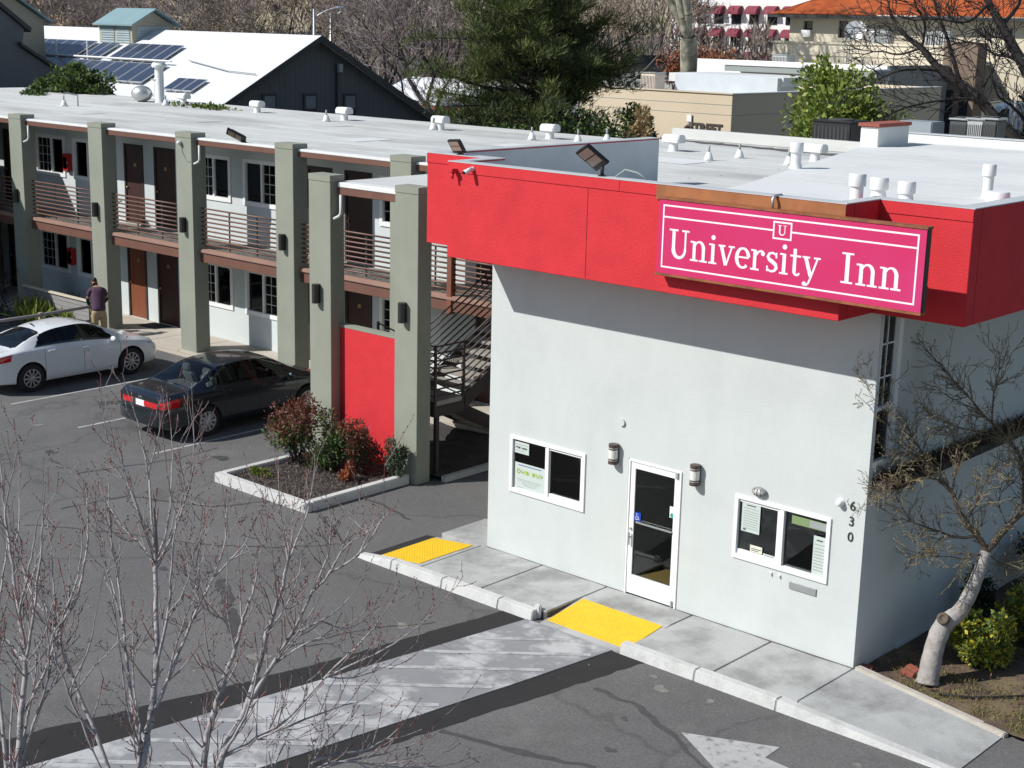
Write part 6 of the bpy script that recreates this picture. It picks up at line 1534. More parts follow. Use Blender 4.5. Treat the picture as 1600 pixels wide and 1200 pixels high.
# parking deck and dark vehicle behind the shop
dk = MB().box(-66, 70, GZ, -40, 86, 4.55).build('parking_deck', m_conc, kind='structure')
def far_van(name, loc, rz, s_, mat, label, cat, glassy=True):
    t = thing(name, (0, 0, 0), label, cat)
    pr = s_['prof']; w_ = s_['w']
    b = MB(); n = len(pr)
    vs = []
    for x, sc_ in ((-w_/2, 0.93), (-w_/2*0.98, 1.0), (w_/2*0.98, 1.0), (w_/2, 0.93)):
        zc = 0.9
        vs += [(x, y, zc+(z-zc)*sc_) for y, z in pr]
    fs = [tuple(range(n))[::-1], tuple(range(3*n, 4*n))]
    for j in range(3): fs += [(j*n+i, j*n+(i+1) % n, (j+1)*n+(i+1) % n, (j+1)*n+i) for i in range(n)]
    b.add(vs, fs).build('body', mat, t, auto=True)
    for sg in (-1, 1):
        for q in s_['side']:
            MB().prism([(sg*(w_/2+0.004), y, z) for y, z in q], (sg*0.01, 0, 0)).build('side_window', m_dkwin, t)
    for q in s_['ends']: MB().prism([(x, y, z) for x, y, z in q], (0, 0.012 if q[0][1] > 0 else -0.012, 0.006)).build('windscreen', m_dkwin, t)
    for wy in s_['wheels']:
        for sg in (-1, 1):
            wh = MB().lathe([(0.2, sg*(w_/2-0.2)), (0.36, sg*(w_/2-0.2)), (0.36, sg*(w_/2+0.01)), (0.2, sg*(w_/2+0.01))], (0, wy, 0.36), 20, 'x').build('wheel', M('tyre', (0.018, 0.018, 0.019)), t)
            MB().lathe([(0.2, sg*(w_/2-0.01)), (0.2, sg*(w_/2+0.015))], (0, wy, 0.36), 16, 'x').build('hub', m_rim1, wh)
    t.location = loc; t.rotation_euler = (0, 0, rz); return t
suvs = dict(w=1.95, prof=[(-2.4, 0.35), (2.4, 0.35), (2.45, 0.8), (2.3, 1.05), (1.1, 1.15), (0.5, 1.75), (-0.2, 1.82), (-2.2, 1.78), (-2.45, 1.1)], side=[[(0.85, 1.2), (0.4, 1.66), (-0.5, 1.70), (-0.5, 1.2)], [(-0.6, 1.2), (-0.6, 1.70), (-2.0, 1.68), (-2.1, 1.2)]],
            ends=[[(-0.8, -2.42, 1.2), (0.8, -2.42, 1.2), (0.7, -2.27, 1.7), (-0.7, -2.27, 1.7)], [(-0.8, 1.03, 1.22), (0.8, 1.03, 1.22), (0.7, 0.56, 1.70), (-0.7, 0.56, 1.70)]], wheels=(-1.5, 1.5))
q = onp(995, 118, 1, 76)
far_van('parked_suv', (q[0], 76, 4.55), math.radians(70), suvs, M('suv_black', (0.012, 0.012, 0.015), 0.3, coat=0.6), 'black vehicle partly hidden behind the beige shop roof', 'car')
vans = dict(w=2.05, prof=[(-2.8, 0.35), (2.75, 0.35), (2.85, 0.9), (2.6, 1.2), (1.85, 1.45), (1.15, 2.35), (0.6, 2.62), (-2.75, 2.62), (-2.85, 1.2)], side=[[(1.75, 1.5), (1.15, 2.15), (0.55, 2.15), (0.55, 1.4)]],
            ends=[[(-0.9, 1.86, 1.5), (0.9, 1.86, 1.5), (0.85, 1.2, 2.32), (-0.85, 1.2, 2.32)]], wheels=(-1.7, 1.75))
van = far_van('white_van', (-42.0, 113.8, GZ), math.radians(128), vans, M('van_white', (0.76, 0.78, 0.82), 0.4, coat=0.3), 'white high roof van at the right edge beyond the bare tree', 'van')
# street lamps, poles, signs
def street_lamp(px, py0, py1, D, arm, label):
    p = at(px, py1, D); foot = (p[0], p[1], GZ); top = at(px, py0, D)[2]
    t = thing('street_lamp', foot, label, 'street lamp', 'street lamps beyond the hall')
    MB().tube([foot, (p[0], p[1], top)], [0.11, 0.07], 8).build('pole', m_steel, t, smooth=True)
    d_ = Vector((_r[0], _r[1], 0)).normalized()
    pts = [Vector((p[0], p[1], top-0.5))+d_*arm*k/5+Vector((0, 0, 0.62*math.sin(k/5*1.5))) for k in range(6)]
    MB().tube(pts, 0.04, 6).build('arm', m_steel, t, smooth=True)
    e = pts[-1]; MB().ball((e.x, e.y, e.z-0.02), 0.3, 10, 6, 1.2, 1.0, 0.3).build('lamp_head', M('lamp_blue', (0.28, 0.36, 0.42), 0.4), t, smooth=True)
street_lamp(491, 14, 60, 90, 1.5, 'tall pale street lamp rising behind the peak of the slate gable')
street_lamp(517, 20, 70, 104, 0.9, 'thinner street lamp just right of the tall pale one')
p = at(1583, 200, 105); pt = at(1583, 95, 105)
MB().tube([(p[0], p[1], GZ), (p[0], p[1], pt[2])], [0.12, 0.08], 8).build('utility_pole', m_steel, smooth=True, label='slim pale pole in front of the white van', cat='pole')
p = at(1495, 185, 95)
sg_ = thing('street_sign', (p[0], p[1], GZ), 'white street sign on a post left of the white van', 'sign')
MB().tube([(p[0], p[1], GZ), (p[0], p[1], p[2]+1.1)], 0.04, 6).build('post', m_steel, sg_)
dv = Vector((_r[0], _r[1], 0)).normalized(); c_ = Vector((p[0], p[1]-0.06, p[2]))
for z, h_ in ((0.45, 0.7), (-0.1, 0.3)): MB().prism([c_-dv*0.26+Vector((0, 0, z)), c_+dv*0.26+Vector((0, 0, z)), c_+dv*0.26+Vector((0, 0, z+h_)), c_-dv*0.26+Vector((0, 0, z+h_))], (0.02, -0.02, 0)).build('plate', m_white, sg_)
c_ = c_+Vector((0, -0.03, 0)); MB().prism([c_-dv*0.1+Vector((0.02, 0, 0.62)), c_+dv*0.12+Vector((0.02, 0, 0.62)), c_+dv*0.02+Vector((0.02, 0, 0.98))], (0.01, -0.012, 0)).build('symbol', m_inkdark, sg_)
p = at(1468, 200, 140); pt = at(1468, 176, 140)
MB().lathe([(0.13, GZ), (0.13, pt[2]-0.1), (0.09, pt[2])], (p[0], p[1], 0), 12).build('bollard', M('bollard_yellow', (0.65, 0.42, 0.03), 0.6), smooth=True, label='yellow bollard in front of the brown wall at right', cat='bollard')
# ------------------------------------------------------------------ vegetation
def unit(v): return v/max(np.linalg.norm(v), 1e-9)
def turned(d, ang, rng):
    s = np.cross(d, rng.normal(size=3)); s = unit(s); return unit(d*math.cos(ang)+s*math.sin(ang))
def grow(segs, p, d, L, r, lvl, rng, ratio=0.62, nseg=4, wander=0.16, up=0.06, kids=2.2, rmin=0.012, ang=(0.4, 0.95), tips=None):
    q = p
    for k in range(nseg):
        d = unit(d+rng.normal(size=3)*wander+np.array([0, 0, up])); q2 = q+d*L/nseg; r2 = max(rmin, r*(1-0.5/nseg))
        segs.append((*q, *q2, r, r2)); q, r = q2, r2
        if lvl > 0 and k >= (1 if lvl > 2 else 0):
            n = rng.poisson(kids/nseg*1.25)
            for _ in range(n):
                grow(segs, q, turned(d, rng.uniform(*ang), rng), L*ratio*rng.uniform(0.7, 1.15), max(rmin, r*rng.uniform(0.45, 0.7)), lvl-1, rng, ratio, max(2, nseg-1), wander*1.1, up, kids, rmin, ang, tips)
    if lvl > 0:
        for s_ in range(2): grow(segs, q, turned(d, rng.uniform(0.2, 0.5), rng), L*ratio, max(rmin, r*0.75), lvl-1, rng, ratio, max(2, nseg-1), wander*1.1, up, kids, rmin, ang, tips)
    elif tips is not None: tips.append(q)
def bare_proto(name, H, r, lvl, seed, mat, matw, label, trunk=0.3, group='bare trees far behind the roofs', rmin=0.016, spread=(0.35, 0.8)):
    rng = np.random.default_rng(seed); t = thing(name, (0, 0, 0), label, 'tree', group)
    tr = []; p = np.zeros(3); d = np.array([0, 0, 1.0]); n = 6; th = H*trunk
    for k in range(n):
        d = unit(d+rng.normal(size=3)*0.06); q = p+d*th/n; r2 = r*(1-0.05); tr.append((*p, *q, r, r2)); p, r = q, r2
    segs = []
    for k in range(5):
        grow(segs, p, turned(np.array([0, 0, 1.0]), rng.uniform(*spread), rng), H*0.30*rng.uniform(0.8, 1.15), r*0.6, lvl, rng, rmin=rmin)
    S = np.array(segs); big = S[:, 6] > 0.045
    V, F = segs_soup(tr+[tuple(x) for x in S[big]], 6); o = soup('trunk', V, F, mat, t, True)
    V, F = segs_soup(S[~big], 3); soup('crown', V, F, matw, t)
    return t
m_bark1 = M('bark_grey', (0.12, 0.105, 0.095), 0.95, 0.25, 2); m_twig1 = M('twig_brown', (0.27, 0.215, 0.185), 0.95, 0.2, 0.5)
m_bark2 = M('bark_dark', (0.035, 0.03, 0.028), 0.95, 0.25, 2); m_twig2 = M('twig_mauve', (0.26, 0.21, 0.20), 0.95, 0.2, 0.5)
m_twig3 = M('twig_tan', (0.34, 0.275, 0.20), 0.95, 0.2, 0.5)
prA = bare_proto('bare_tree', 13, 0.26, 4, 3, m_bark1, m_twig1, 'x'); prB = bare_proto('bare_tree', 11.5, 0.22, 4, 8, m_bark2, m_twig2, 'x'); prC = bare_proto('bare_tree', 14, 0.24, 4, 21, m_bark1, m_twig3, 'x', 0.22)
spots = [(10, 110, 0, 0.9, 'bare tree at the far left corner behind the slate building'), (62, 120, 2, 0.95, 'tan bare tree behind the tan house'), (125, 106, 1, 0.95, 'mauve bare tree just left of the roof monitor'), (185, 122, 0, 1.0, 'bare tree behind the teal roof of the monitor'),
         (245, 112, 2, 0.95, 'tan bare tree just right of the roof monitor'), (305, 102, 1, 1.0, 'mauve bare tree above the middle of the white roof ridge'), (362, 117, 0, 1.05, 'bare tree above the white ridge, halfway from the monitor to the gable peak'), (410, 104, 2, 0.95, 'tan bare tree above the right part of the white ridge'),
         (455, 127, 1, 1.1, 'mauve bare tree just left of the tall street lamp'), (548, 108, 0, 1.0, 'bare tree right of the street lamps above the slate gable'), (598, 98, 1, 1.0, 'dense mauve bare tree above the falling edge of the slate gable'), (640, 112, 2, 1.1, 'tan bare tree behind the leaning dark tree'), (700, 102, 1, 1.05, 'mauve bare tree touching the left side of the pine'), (752, 118, 0, 1.1, 'bare tree half hidden behind the top of the pine'),
         (960, 105, 2, 1.0, 'tan bare tree just right of the pine'), (1020, 115, 0, 1.05, 'bare tree between the pine and the sycamore')]
for k, (px, D, kind, s_, lb_) in enumerate(spots):
    p = at(px, 60, D); pr = (prA, prB, prC)[kind]; s_ *= 1.12
    used = pr.get('_u', 0)
    if not used:
        pr['_u'] = 1; o = pr; o.location = (p[0], p[1], GZ); o.rotation_euler = (0, 0, k*1.7); o.scale = (s_,)*3; o['label'] = lb_
    else: copy_thing(pr, (p[0], p[1], GZ), k*1.7, lb_, s_)
for pr in (prA, prB, prC): del pr['_u']
for o in list(bpy.data.objects):
    if '_u' in o.keys(): del o['_u']
# the mass of far twigs beyond them
n = 26000
pxs = RNG.uniform(-60, 1250, n); Ds = RNG.uniform(112, 150, n); hh = RNG.random(n)**0.8*12.5
P = np.array([at(a, 60, d_) for a, d_ in zip(pxs, Ds)]); top = 7+4*np.sin(pxs/70.0)+3.0*np.sin(pxs/23.0); P[:, 2] = GZ+hh*np.clip(top/9.0, 0.55, 1.25)
dirs = np.zeros((n, 3)); dirs[:, 2] = 1
V, F = leaves_soup(P, 1.5, 0.09, 0, dirs, 0.5); tag(soup('far_wood', V, F, M('far_twigs', (0.25, 0.20, 0.165), 0.95, 0.35, 0.15)), 'hazy brown mass of bare winter woodland along the horizon', 'woodland', kind='stuff')

# sycamore with pale trunk
m_syc = M('sycamore_bark', (0.36, 0.34, 0.26), 0.9, 0.25, 2.0, col2=(0.20, 0.19, 0.14), c2pos=(0.45, 0.6), c2scale=2.5)
syc = bare_proto('sycamore_tree', 15, 0.62, 4, 33, m_syc, m_twig3, 'pale mottled sycamore trunk with spreading bare limbs behind the beige shop', 0.55, None, 0.016, (0.4, 0.8))
p = at(1083, 110, 84); syc.location = (p[0], p[1], GZ)
# small rust leaved trees beside it
m_rust = M('rust_leaf', (0.24, 0.085, 0.035), 0.9, 0.3, 3)
for k, (px, D, lb_) in enumerate(((1115, 88, 'small rust brown tree just right of the sycamore trunk'), (1145, 92, 'small rust brown tree before the white hotel'), (1056, 94, 'small rust brown tree left of the sycamore trunk'))):
    p = at(px, 95, D); t = thing('rust_tree', (p[0], p[1], GZ), lb_, 'tree', 'small rust leaved street trees'); rng = np.random.default_rng(50+k)
    segs = [(p[0], p[1], GZ, p[0], p[1], 4.0, 0.14, 0.11)]; tips = []
    for j in range(6): grow(segs, np.array([p[0], p[1], 3.6+0.1*j]), turned(np.array([0, 0, 1.]), rng.uniform(0.3, 0.9), rng), 1.5, 0.07, 2, rng, rmin=0.018, tips=tips)
    V, F = segs_soup(segs, 4); soup('trunk', V, F, m_bark2, t)
    T = np.array(tips); Q = np.repeat(T, 14, 0)+RNG.normal(size=(len(T)*14, 3))*0.32
    V, F = leaves_soup(Q, 0.20, 0.6); soup('crown', V, F, m_rust, t)

# evergreen pine
m_pineA = M('pine_needles', (0.098, 0.122, 0.028), 0.8, 0.3, 0.9, translucent=0.12); m_pineB = M('pine_needles_dark', (0.046, 0.064, 0.020), 0.8, 0.3, 0.9, translucent=0.1)
pb = at(835, 110, 48); pine = thing('pine_tree', (pb[0], pb[1], GZ), 'big dark green pine behind the motel roof', 'tree')
rng = np.random.default_rng(5); segs = []; PA, DA = [], []
zt = 10.9; z = GZ; lean = np.array([0.0, 0.0, 0.0])
for k in range(12):
    z0_, z1_ = GZ+(zt-GZ)*k/12, GZ+(zt-GZ)*(k+1)/12; segs.append((pb[0], pb[1], z0_, pb[0], pb[1], z1_, 0.30*(1-k/13), 0.30*(1-(k+1)/13)))
for k in range(210):
    z = rng.uniform(3.0, 10.8); f_ = (z-3.0)/7.8
    env = (2.9+0.7*math.sin(min(1, f_/0.55)*math.pi*0.5+0.25))*(1-max(0, (f_-0.5)/0.68)**1.7) if f_ < 0.98 else 0.4
    a = rng.uniform(0, 2*math.pi); lobe = 0.86+0.30*math.sin(3*a+z*1.9)+0.18*math.sin(5*a-2.6*z)
    L = max(0.5, env*rng.uniform(0.55, 1.1)*lobe); d = unit(np.array([math.cos(a), math.sin(a), rng.uniform(0.0, 0.42)]))
    p = np.array([pb[0], pb[1], z-0.2*L]); n = 8
    for j in range(n):
        d = unit(d+rng.normal(size=3)*0.10+np.array([0, 0, 0.03])); q = p+d*L/n; segs.append((*p, *q, 0.05*(1-j/n)+0.012, 0.05*(1-(j+1)/n)+0.012))
        if j >= 3:
            for _ in range(2 if j < 6 else 3):
                cpos = q+rng.normal(size=3)*np.array([0.24, 0.24, 0.12]); PA.append(cpos); DA.append(unit(d*0.6+np.array([0, 0, 0.8])+rng.normal(size=3)*0.3))
        p = q
V, F = segs_soup(segs, 5); soup('trunk', V, F, m_bark2, pine)
PA, DA = np.array(PA), np.array(DA)
sel = RNG.random(len(PA)) < 0.55
for m_, s_, nm in ((m_pineA, sel, 'crown'), (m_pineB, ~sel, 'crown')):
    Q = np.repeat(PA[s_], 44, 0); Dq = np.repeat(DA[s_], 44, 0); jj = RNG.normal(size=Q.shape)*np.array([0.13, 0.13, 0.07]); Dq = Dq+jj*3.2; Q = Q+jj
    V, F = leaves_soup(Q, 0.23, 0.11, 0.1, Dq, 0.45); soup(nm, V, F, m_, pine)

def leafy(name, c_, rad, n, size, mats, label, cat, aspect=0.5, lumps=14, stems=True, seed=1, group=None, up=0.2, base_z=None, shell=0.5, stem_mat=None, zcol=False):
    """shrub or crown: leaf clumps spread through a lumpy volume"""
    rng = np.random.default_rng(seed); c_ = np.array(c_, float); rad = np.array(rad, float); bz = c_[2]-rad[2] if base_z is None else base_z
    t = thing(name, (c_[0], c_[1], bz), label, cat, group)
    C = []; 
    for k in range(lumps):
        d = unit(rng.normal(size=3)); C.append((c_+d*rad*rng.uniform(0.25, 0.95), rng.uniform(0.22, 0.52)))
    if stems:
        sg = []
        for p, r in C:
            b_ = np.array([c_[0]+rng.normal()*rad[0]*0.15, c_[1]+rng.normal()*rad[1]*0.15, bz]); m_ = (b_+p)/2+rng.normal(size=3)*rad*0.1
            rr = 0.02*max(0.35, rad[2]); sg += [(*b_, *m_, rr, rr*0.7), (*m_, *p, rr*0.7, rr*0.3)]
        V, F = segs_soup(sg, 5); soup('stems', V, F, stem_mat or m_bark2, t)
    P_, Dd = [], []
    for i in range(len(C)):
        p, r = C[i]; m_ = n//lumps; d = rng.normal(size=(m_, 3)); d /= np.linalg.norm(d, axis=1, keepdims=True)
        rr = (shell+(1-shell)*rng.random((m_, 1)))*r*(0.8+0.45*rng.random((m_, 1))); P_.append(p+d*rr*rad); Dd.append(d)
    P_, Dd = np.concatenate(P_), np.concatenate(Dd); P_[:, 2] = np.maximum(P_[:, 2], bz+0.02)
    w = rng.random(len(P_)); k = len(mats)
    if zcol: w = np.clip((P_[:, 2]-bz)/(2*rad[2])+rng.normal(size=len(P_))*0.16, 0, 0.999)
    for j, m_ in enumerate(mats):
        s_ = (w >= j/k) & (w < (j+1)/k)
        if s_.any():
            V, F = leaves_soup(P_[s_], size, aspect, up, Dd[s_], 0.7); soup('foliage', V, F, m_, t)
    return t
m_gA = M('leaf_green', (0.105, 0.160, 0.030), 0.6, 0.3, 3, translucent=0.25); m_gB = M('leaf_lime', (0.25, 0.30, 0.055), 0.6, 0.25, 3, translucent=0.25); m_gC = M('leaf_dark', (0.028, 0.052, 0.018), 0.6, 0.3, 3, translucent=0.15)
m_yel = M('leaf_yellow', (0.48, 0.40, 0.035), 0.6, 0.25, 4, translucent=0.2); m_redleaf = M('leaf_bronze', (0.165, 0.060, 0.038), 0.6, 0.35, 5, translucent=0.2); m_sage = M('leaf_sage', (0.15, 0.18, 0.115), 0.7, 0.2, 4, translucent=0.2)
m_tanleaf = M('leaf_tan', (0.42, 0.31, 0.16), 0.8, 0.25, 4)
# bright leafy tree behind the black air conditioner
c_ = at(1312, 178, 44); leafy('leafy_tree', (c_[0], c_[1], 5.4), (1.55, 1.55, 1.9), 15000, 0.17, [m_gA, m_gB, m_gB], 'bright green leafy tree behind the black air conditioner', 'tree', 0.6, 34, seed=4, base_z=GZ, shell=0.3)
c_ = at(1000, 190, 46); leafy('evergreen_shrub', (c_[0], c_[1], 4.9), (0.9, 0.9, 1.3), 7000, 0.15, [m_gC, m_gC, m_gA], 'dark evergreen shrub at the lower right of the pine', 'shrub', 0.5, 18, seed=9, base_z=GZ)
c_ = at(1003, 178, 45.0); leafy('dry_shrub', (c_[0], c_[1], 5.6), (0.45, 0.4, 0.5), 1600, 0.16, [m_tanleaf], 'pale tan dry shrub against the beige shop wall', 'shrub', 0.3, 9, seed=12, base_z=GZ, up=0.8)
c_ = at(818, 205, 45); leafy('evergreen_shrub', (c_[0], c_[1], 4.6), (1.5, 1.0, 1.0), 9000, 0.15, [m_gC, m_gA], 'low dark shrub along the wing roof under the pine', 'shrub', 0.5, 22, seed=13, base_z=GZ)
c_ = at(910, 205, 45.5); leafy('evergreen_shrub', (c_[0], c_[1], 4.8), (1.6, 1.2, 1.1), 8000, 0.15, [m_gC, m_gC, m_gA], 'dark shrub along the roof under the right side of the pine', 'shrub', 0.5, 20, seed=14, base_z=GZ)
c_ = at(115, 130, 58); leafy('ivy_bush', (c_[0], c_[1], 5.6), (1.5, 1.2, 1.0), 7000, 0.17, [m_gC, m_gA, m_gA], 'green bush in front of the slate building at far left', 'shrub', 0.6, 20, seed=15, base_z=GZ)
c_ = at(45, 143, 56); leafy('ivy_bush', (c_[0], c_[1], 5.25), (1.0, 0.8, 0.45), 2600, 0.15, [m_gA, m_gC], 'low green bush left of the larger bush at far left', 'shrub', 0.6, 12, seed=16, base_z=GZ)
c_ = at(165, 140, 57); leafy('ivy_bush', (c_[0], c_[1], 5.3), (0.8, 0.7, 0.55), 2600, 0.15, [m_gA, m_gC], 'green bush trailing right of the larger bush at far left', 'shrub', 0.6, 12, seed=17, base_z=GZ)
c_ = at(335, 160, 50); leafy('ivy_bush', (c_[0], c_[1], 5.25), (2.6, 0.8, 0.32), 3600, 0.14, [m_gA, m_gB, m_gC], 'low ivy along the roof edge below the solar panels', 'shrub', 0.6, 22, seed=18, base_z=GZ)
# planter shrubs
leafy('heavenly_bamboo', (-6.05, 0.95, 0.62), (0.58, 0.52, 0.66), 3600, 0.085, [m_gC, m_gA, m_redleaf, m_redleaf], 'bronze topped shrub at the left of the planter by the dark sedan', 'shrub', 0.36, 20, seed=31, base_z=-0.06, zcol=True)
leafy('heavenly_bamboo', (-5.25, 1.15, 0.48), (0.55, 0.5, 0.55), 3400, 0.085, [m_gC, m_gC, m_gA], 'dark green shrub in the middle of the planter before the red panel', 'shrub', 0.36, 18, seed=32, base_z=-0.06)
leafy('heavenly_bamboo', (-4.62, 1.35, 0.46), (0.38, 0.40, 0.58), 2700, 0.08, [m_redleaf, m_gC, m_redleaf, m_redleaf], 'bronze red shrub in the planter against the red panel', 'shrub', 0.34, 16, seed=33, base_z=-0.06, zcol=True)
leafy('sage_shrub', (-3.93, 1.58, 0.34), (0.26, 0.2, 0.42), 2400, 0.06, [m_sage, m_gC], 'small grey green shrub at the foot of the right stair pillar', 'shrub', 0.35, 10, seed=34, base_z=-0.06)
leafy('orange_shrub', (-4.45, 0.95, 0.10), (0.22, 0.2, 0.16), 700, 0.06, [M('leaf_orange', (0.42, 0.10, 0.03), 0.7, 0.3, 5), m_redleaf], 'small orange red tuft at the front of the planter shrubs', 'shrub', 0.4, 6, seed=35, base_z=-0.06)
leafy('low_groundcover', (-5.9, -0.05, 0.02), (0.26, 0.2, 0.12), 900, 0.05, [m_gA, m_gB], 'low green tuft at the left corner of the planter', 'shrub', 0.4, 6, seed=36, base_z=-0.06)
# variegated shrubs and dark shrub in the garden bed
leafy('variegated_shrub', (8.0, 1.45, 0.28), (0.42, 0.40, 0.42), 4200, 0.075, [m_yel, m_gB, m_gA], 'yellow green variegated shrub right beside the pruned tree trunk', 'shrub', 0.55, 16, seed=41, base_z=-0.1)
leafy('variegated_shrub', (8.22, 2.75, 0.30), (0.55, 0.55, 0.46), 5000, 0.075, [m_gA, m_gB, m_gA, m_yel], 'green shrub with yellow centre at the right edge of the garden bed', 'shrub', 0.55, 18, seed=42, base_z=-0.1)
leafy('dark_shrub', (7.2, 3.1, 0.35), (0.28, 0.3, 0.5), 1100, 0.09, [m_gC], 'thin dark shrub against the shaded office side wall', 'shrub', 0.4, 8, seed=43, base_z=-0.1)
leafy('dark_shrub', (7.35, 5.2, 0.45), (0.4, 0.9, 0.55), 2600, 0.09, [m_gC], 'dark shrub mass further along the shaded office side wall', 'shrub', 0.4, 12, seed=44, base_z=-0.1)
# grass of the bed
n = 3200; P = np.stack([RNG.uniform(7.2, 10.5, n), RNG.random(n)**1.6*1.0, np.full(n, -0.08)], 1); P[:, 1] += 0.10-(P[:, 0]-6.88)*0.10
nn = np.array([noise.noise((x*2.2, y*2.2, 0)) for x, y, z in P]); P = P[nn > -0.12]
dirs = np.zeros((len(P), 3)); dirs[:, 2] = 1
V, F = leaves_soup(P, 0.085, 0.10, 0.0, dirs, 0.5); tag(soup('grass', V, F, M('dry_grass', (0.19, 0.165, 0.055), 0.9, 0.4, 6)), 'thin yellowish grass at the front of the garden bed', 'grass', kind='stuff')
n = 1500; P = np.stack([RNG.uniform(6.95, 10.5, n), RNG.uniform(0.2, 5.0, n), np.full(n, -0.05)], 1)
V, F = leaves_soup(P, 0.06, 0.45); tag(soup('leaf_litter', V, F, M('litter', (0.16, 0.09, 0.05), 0.95, 0.4, 8)), 'brown fallen leaves scattered over the garden bed', 'leaf litter', kind='stuff')
# strap leaved plants by the ramp fence
for k, (px, py, s_, lb_) in enumerate(((52, 498, 1.0, 'bright strap leaved plant left of the ramp handrail'), (85, 494, 0.8, 'green plant in the middle behind the white car roof'), (112, 502, 0.75, 'bright green plant beside the ramp handrail near the man'), (104, 474, 0.6, 'slim upright plant against the grey board fence'))):
    p = onp(px, py+8, 2, GZ); t = thing('strap_plant', (p[0], p[1], GZ), lb_, 'plant', 'leafy plants by the ramp'); n = 260
    Q = np.array([p[0], p[1], GZ])+RNG.normal(size=(n, 3))*np.array([0.22, 0.22, 0.0])*s_; Q[:, 2] += RNG.random(n)*0.35*s_
    d_ = RNG.normal(size=(n, 3)); d_[:, 2] = np.abs(d_[:, 2])+0.9; V, F = leaves_soup(Q, 0.5*s_, 0.13, 0, d_, 0.2)
    soup('leaves', V, F, m_gA if k % 2 else m_gB, t)
t = thing('bare_shrub', (-23.6, 3.6, GZ), 'dark bare shrub at the left edge below the first pillar', 'shrub'); sg = []; rng = np.random.default_rng(77)
for k in range(14): grow(sg, np.array([-22.9+rng.normal()*0.3, 4.0+rng.normal()*0.3, GZ]), turned(np.array([0, 0, 1.]), rng.uniform(0.1, 0.7), rng), 0.8, 0.016, 2, rng, rmin=0.006)
V, F = segs_soup(sg, 4); soup('branches', V, F, m_bark2, t)

# ------------------------------------------------------------------ trees drawn limb by limb
def limb_tree(t, limbs, rng, mat, twig_mat, tip_mat, rmin=0.0035, dens=7.0, tlen=(0.12, 0.5), jit=0.35, bud=True, budmat=None, knots=6, sub=0.55, upb=0.35, fork=0.5, tipfrac=0.5, wan=0.13, budsize=1.0, main='trunk'):
    big, tw, tip, bd = [], [], [], []
    def twig(p, d, L, r, lv):
        n = 3; q = p
        for k in range(n):
            d = unit(d+rng.normal(size=3)*wan+np.array([0, 0, upb*0.35])); q2 = q+d*L/n; r2 = max(rmin, r*0.85)
            (tip if (k >= n-1 or lv == 0) and rng.random() < tipfrac else tw).append((*q, *q2, r, r2)); q, r = q2, r2
            if bud and rng.random() < 0.7: 
                e = unit(d+rng.normal(size=3)*0.9); bd.append((*q, *(q+e*rng.uniform(0.012, 0.03)*budsize), 0.0055*budsize, 0.003*budsize))
            if lv > 0 and rng.random() < sub: twig(q, turned(d, rng.uniform(0.4, 0.9), rng), L*rng.uniform(0.35, 0.7), max(rmin, r*0.8), lv-1)
    for pts, r0, r1 in limbs:
        W_ = np.array(pts, float); n = len(W_); seg_n = max(2, int(sum(np.linalg.norm(W_[1:]-W_[:-1], axis=1))/0.10))
        # smooth path
        tt = np.linspace(0, n-1, seg_n+1); path = []
        for u in tt:
            i = min(int(u), n-2); f_ = u-i; a, b_, c_, d_ = W_[max(i-1, 0)], W_[i], W_[i+1], W_[min(i+2, n-1)]
            path.append(0.5*((2*b_)+(-a+c_)*f_+(2*a-5*b_+4*c_-d_)*f_*f_+(-a+3*b_-3*c_+d_)*f_**3))
        rs_ = [r0+(r1-r0)*(k/seg_n)**0.9 for k in range(seg_n+1)]
        for k in range(seg_n):
            p, q = path[k], path[k+1]; q = q+(rng.normal(size=3)*0.004 if k < seg_n-1 else 0); path[k+1] = q
            big.append((*p, *q, rs_[k], rs_[k+1])); d = unit(q-p); step = np.linalg.norm(q-p)
            for _ in range(rng.poisson(dens*step)):
                twig(q, turned(unit(d+np.array([0, 0, upb])), rng.uniform(0.35, 0.95), rng), rng.uniform(*tlen), max(rmin, min(rs_[k]*0.55, 0.008)), 2 if rng.random() < fork else 1)
        twig(path[-1], unit(path[-1]-path[-2]), rng.uniform(*tlen), max(rmin, r1), 2)
    V, F = segs_soup(big, 7); soup(main, V, F, mat, t, True)
    V, F = segs_soup(tw, 4); soup('branches', V, F, twig_mat, t)['kind'] = 'stuff'
    if tip: V, F = segs_soup(tip, 4); soup('shoots', V, F, tip_mat, t)['kind'] = 'stuff'
    if bd: V, F = segs_soup(bd, 4); soup('buds', V, F, budmat or tip_mat, t)['kind'] = 'stuff'
def limbs_px(spec, D0, rng, jit=0.5, link=None):
    out = []; memo = {}
    for pts, r0, r1 in spec:
        dep = memo.get(pts[0], D0); g = rng.uniform(-jit, jit); L = []
        for k, (px, py) in enumerate(pts):
            dd = dep+g*k/max(1, len(pts)-1); dd = memo.setdefault((px, py), dd); L.append(at(px, py, dd))
        out.append((L, r0, r1))
    return out
m_maple = M('maple_bark', (0.37, 0.345, 0.34), 0.8, 0.22, 5, col2=(0.20, 0.185, 0.19), c2pos=(0.48, 0.64), c2scale=9); m_mtwig = M('maple_twig', (0.29, 0.25, 0.24), 0.8, 0.25, 6); m_mtip = M('maple_shoot', (0.24, 0.095, 0.085), 0.8, 0.25, 6); m_bud = M('maple_bud', (0.075, 0.03, 0.03), 0.8, 0.2, 6)
D0 = 13.0
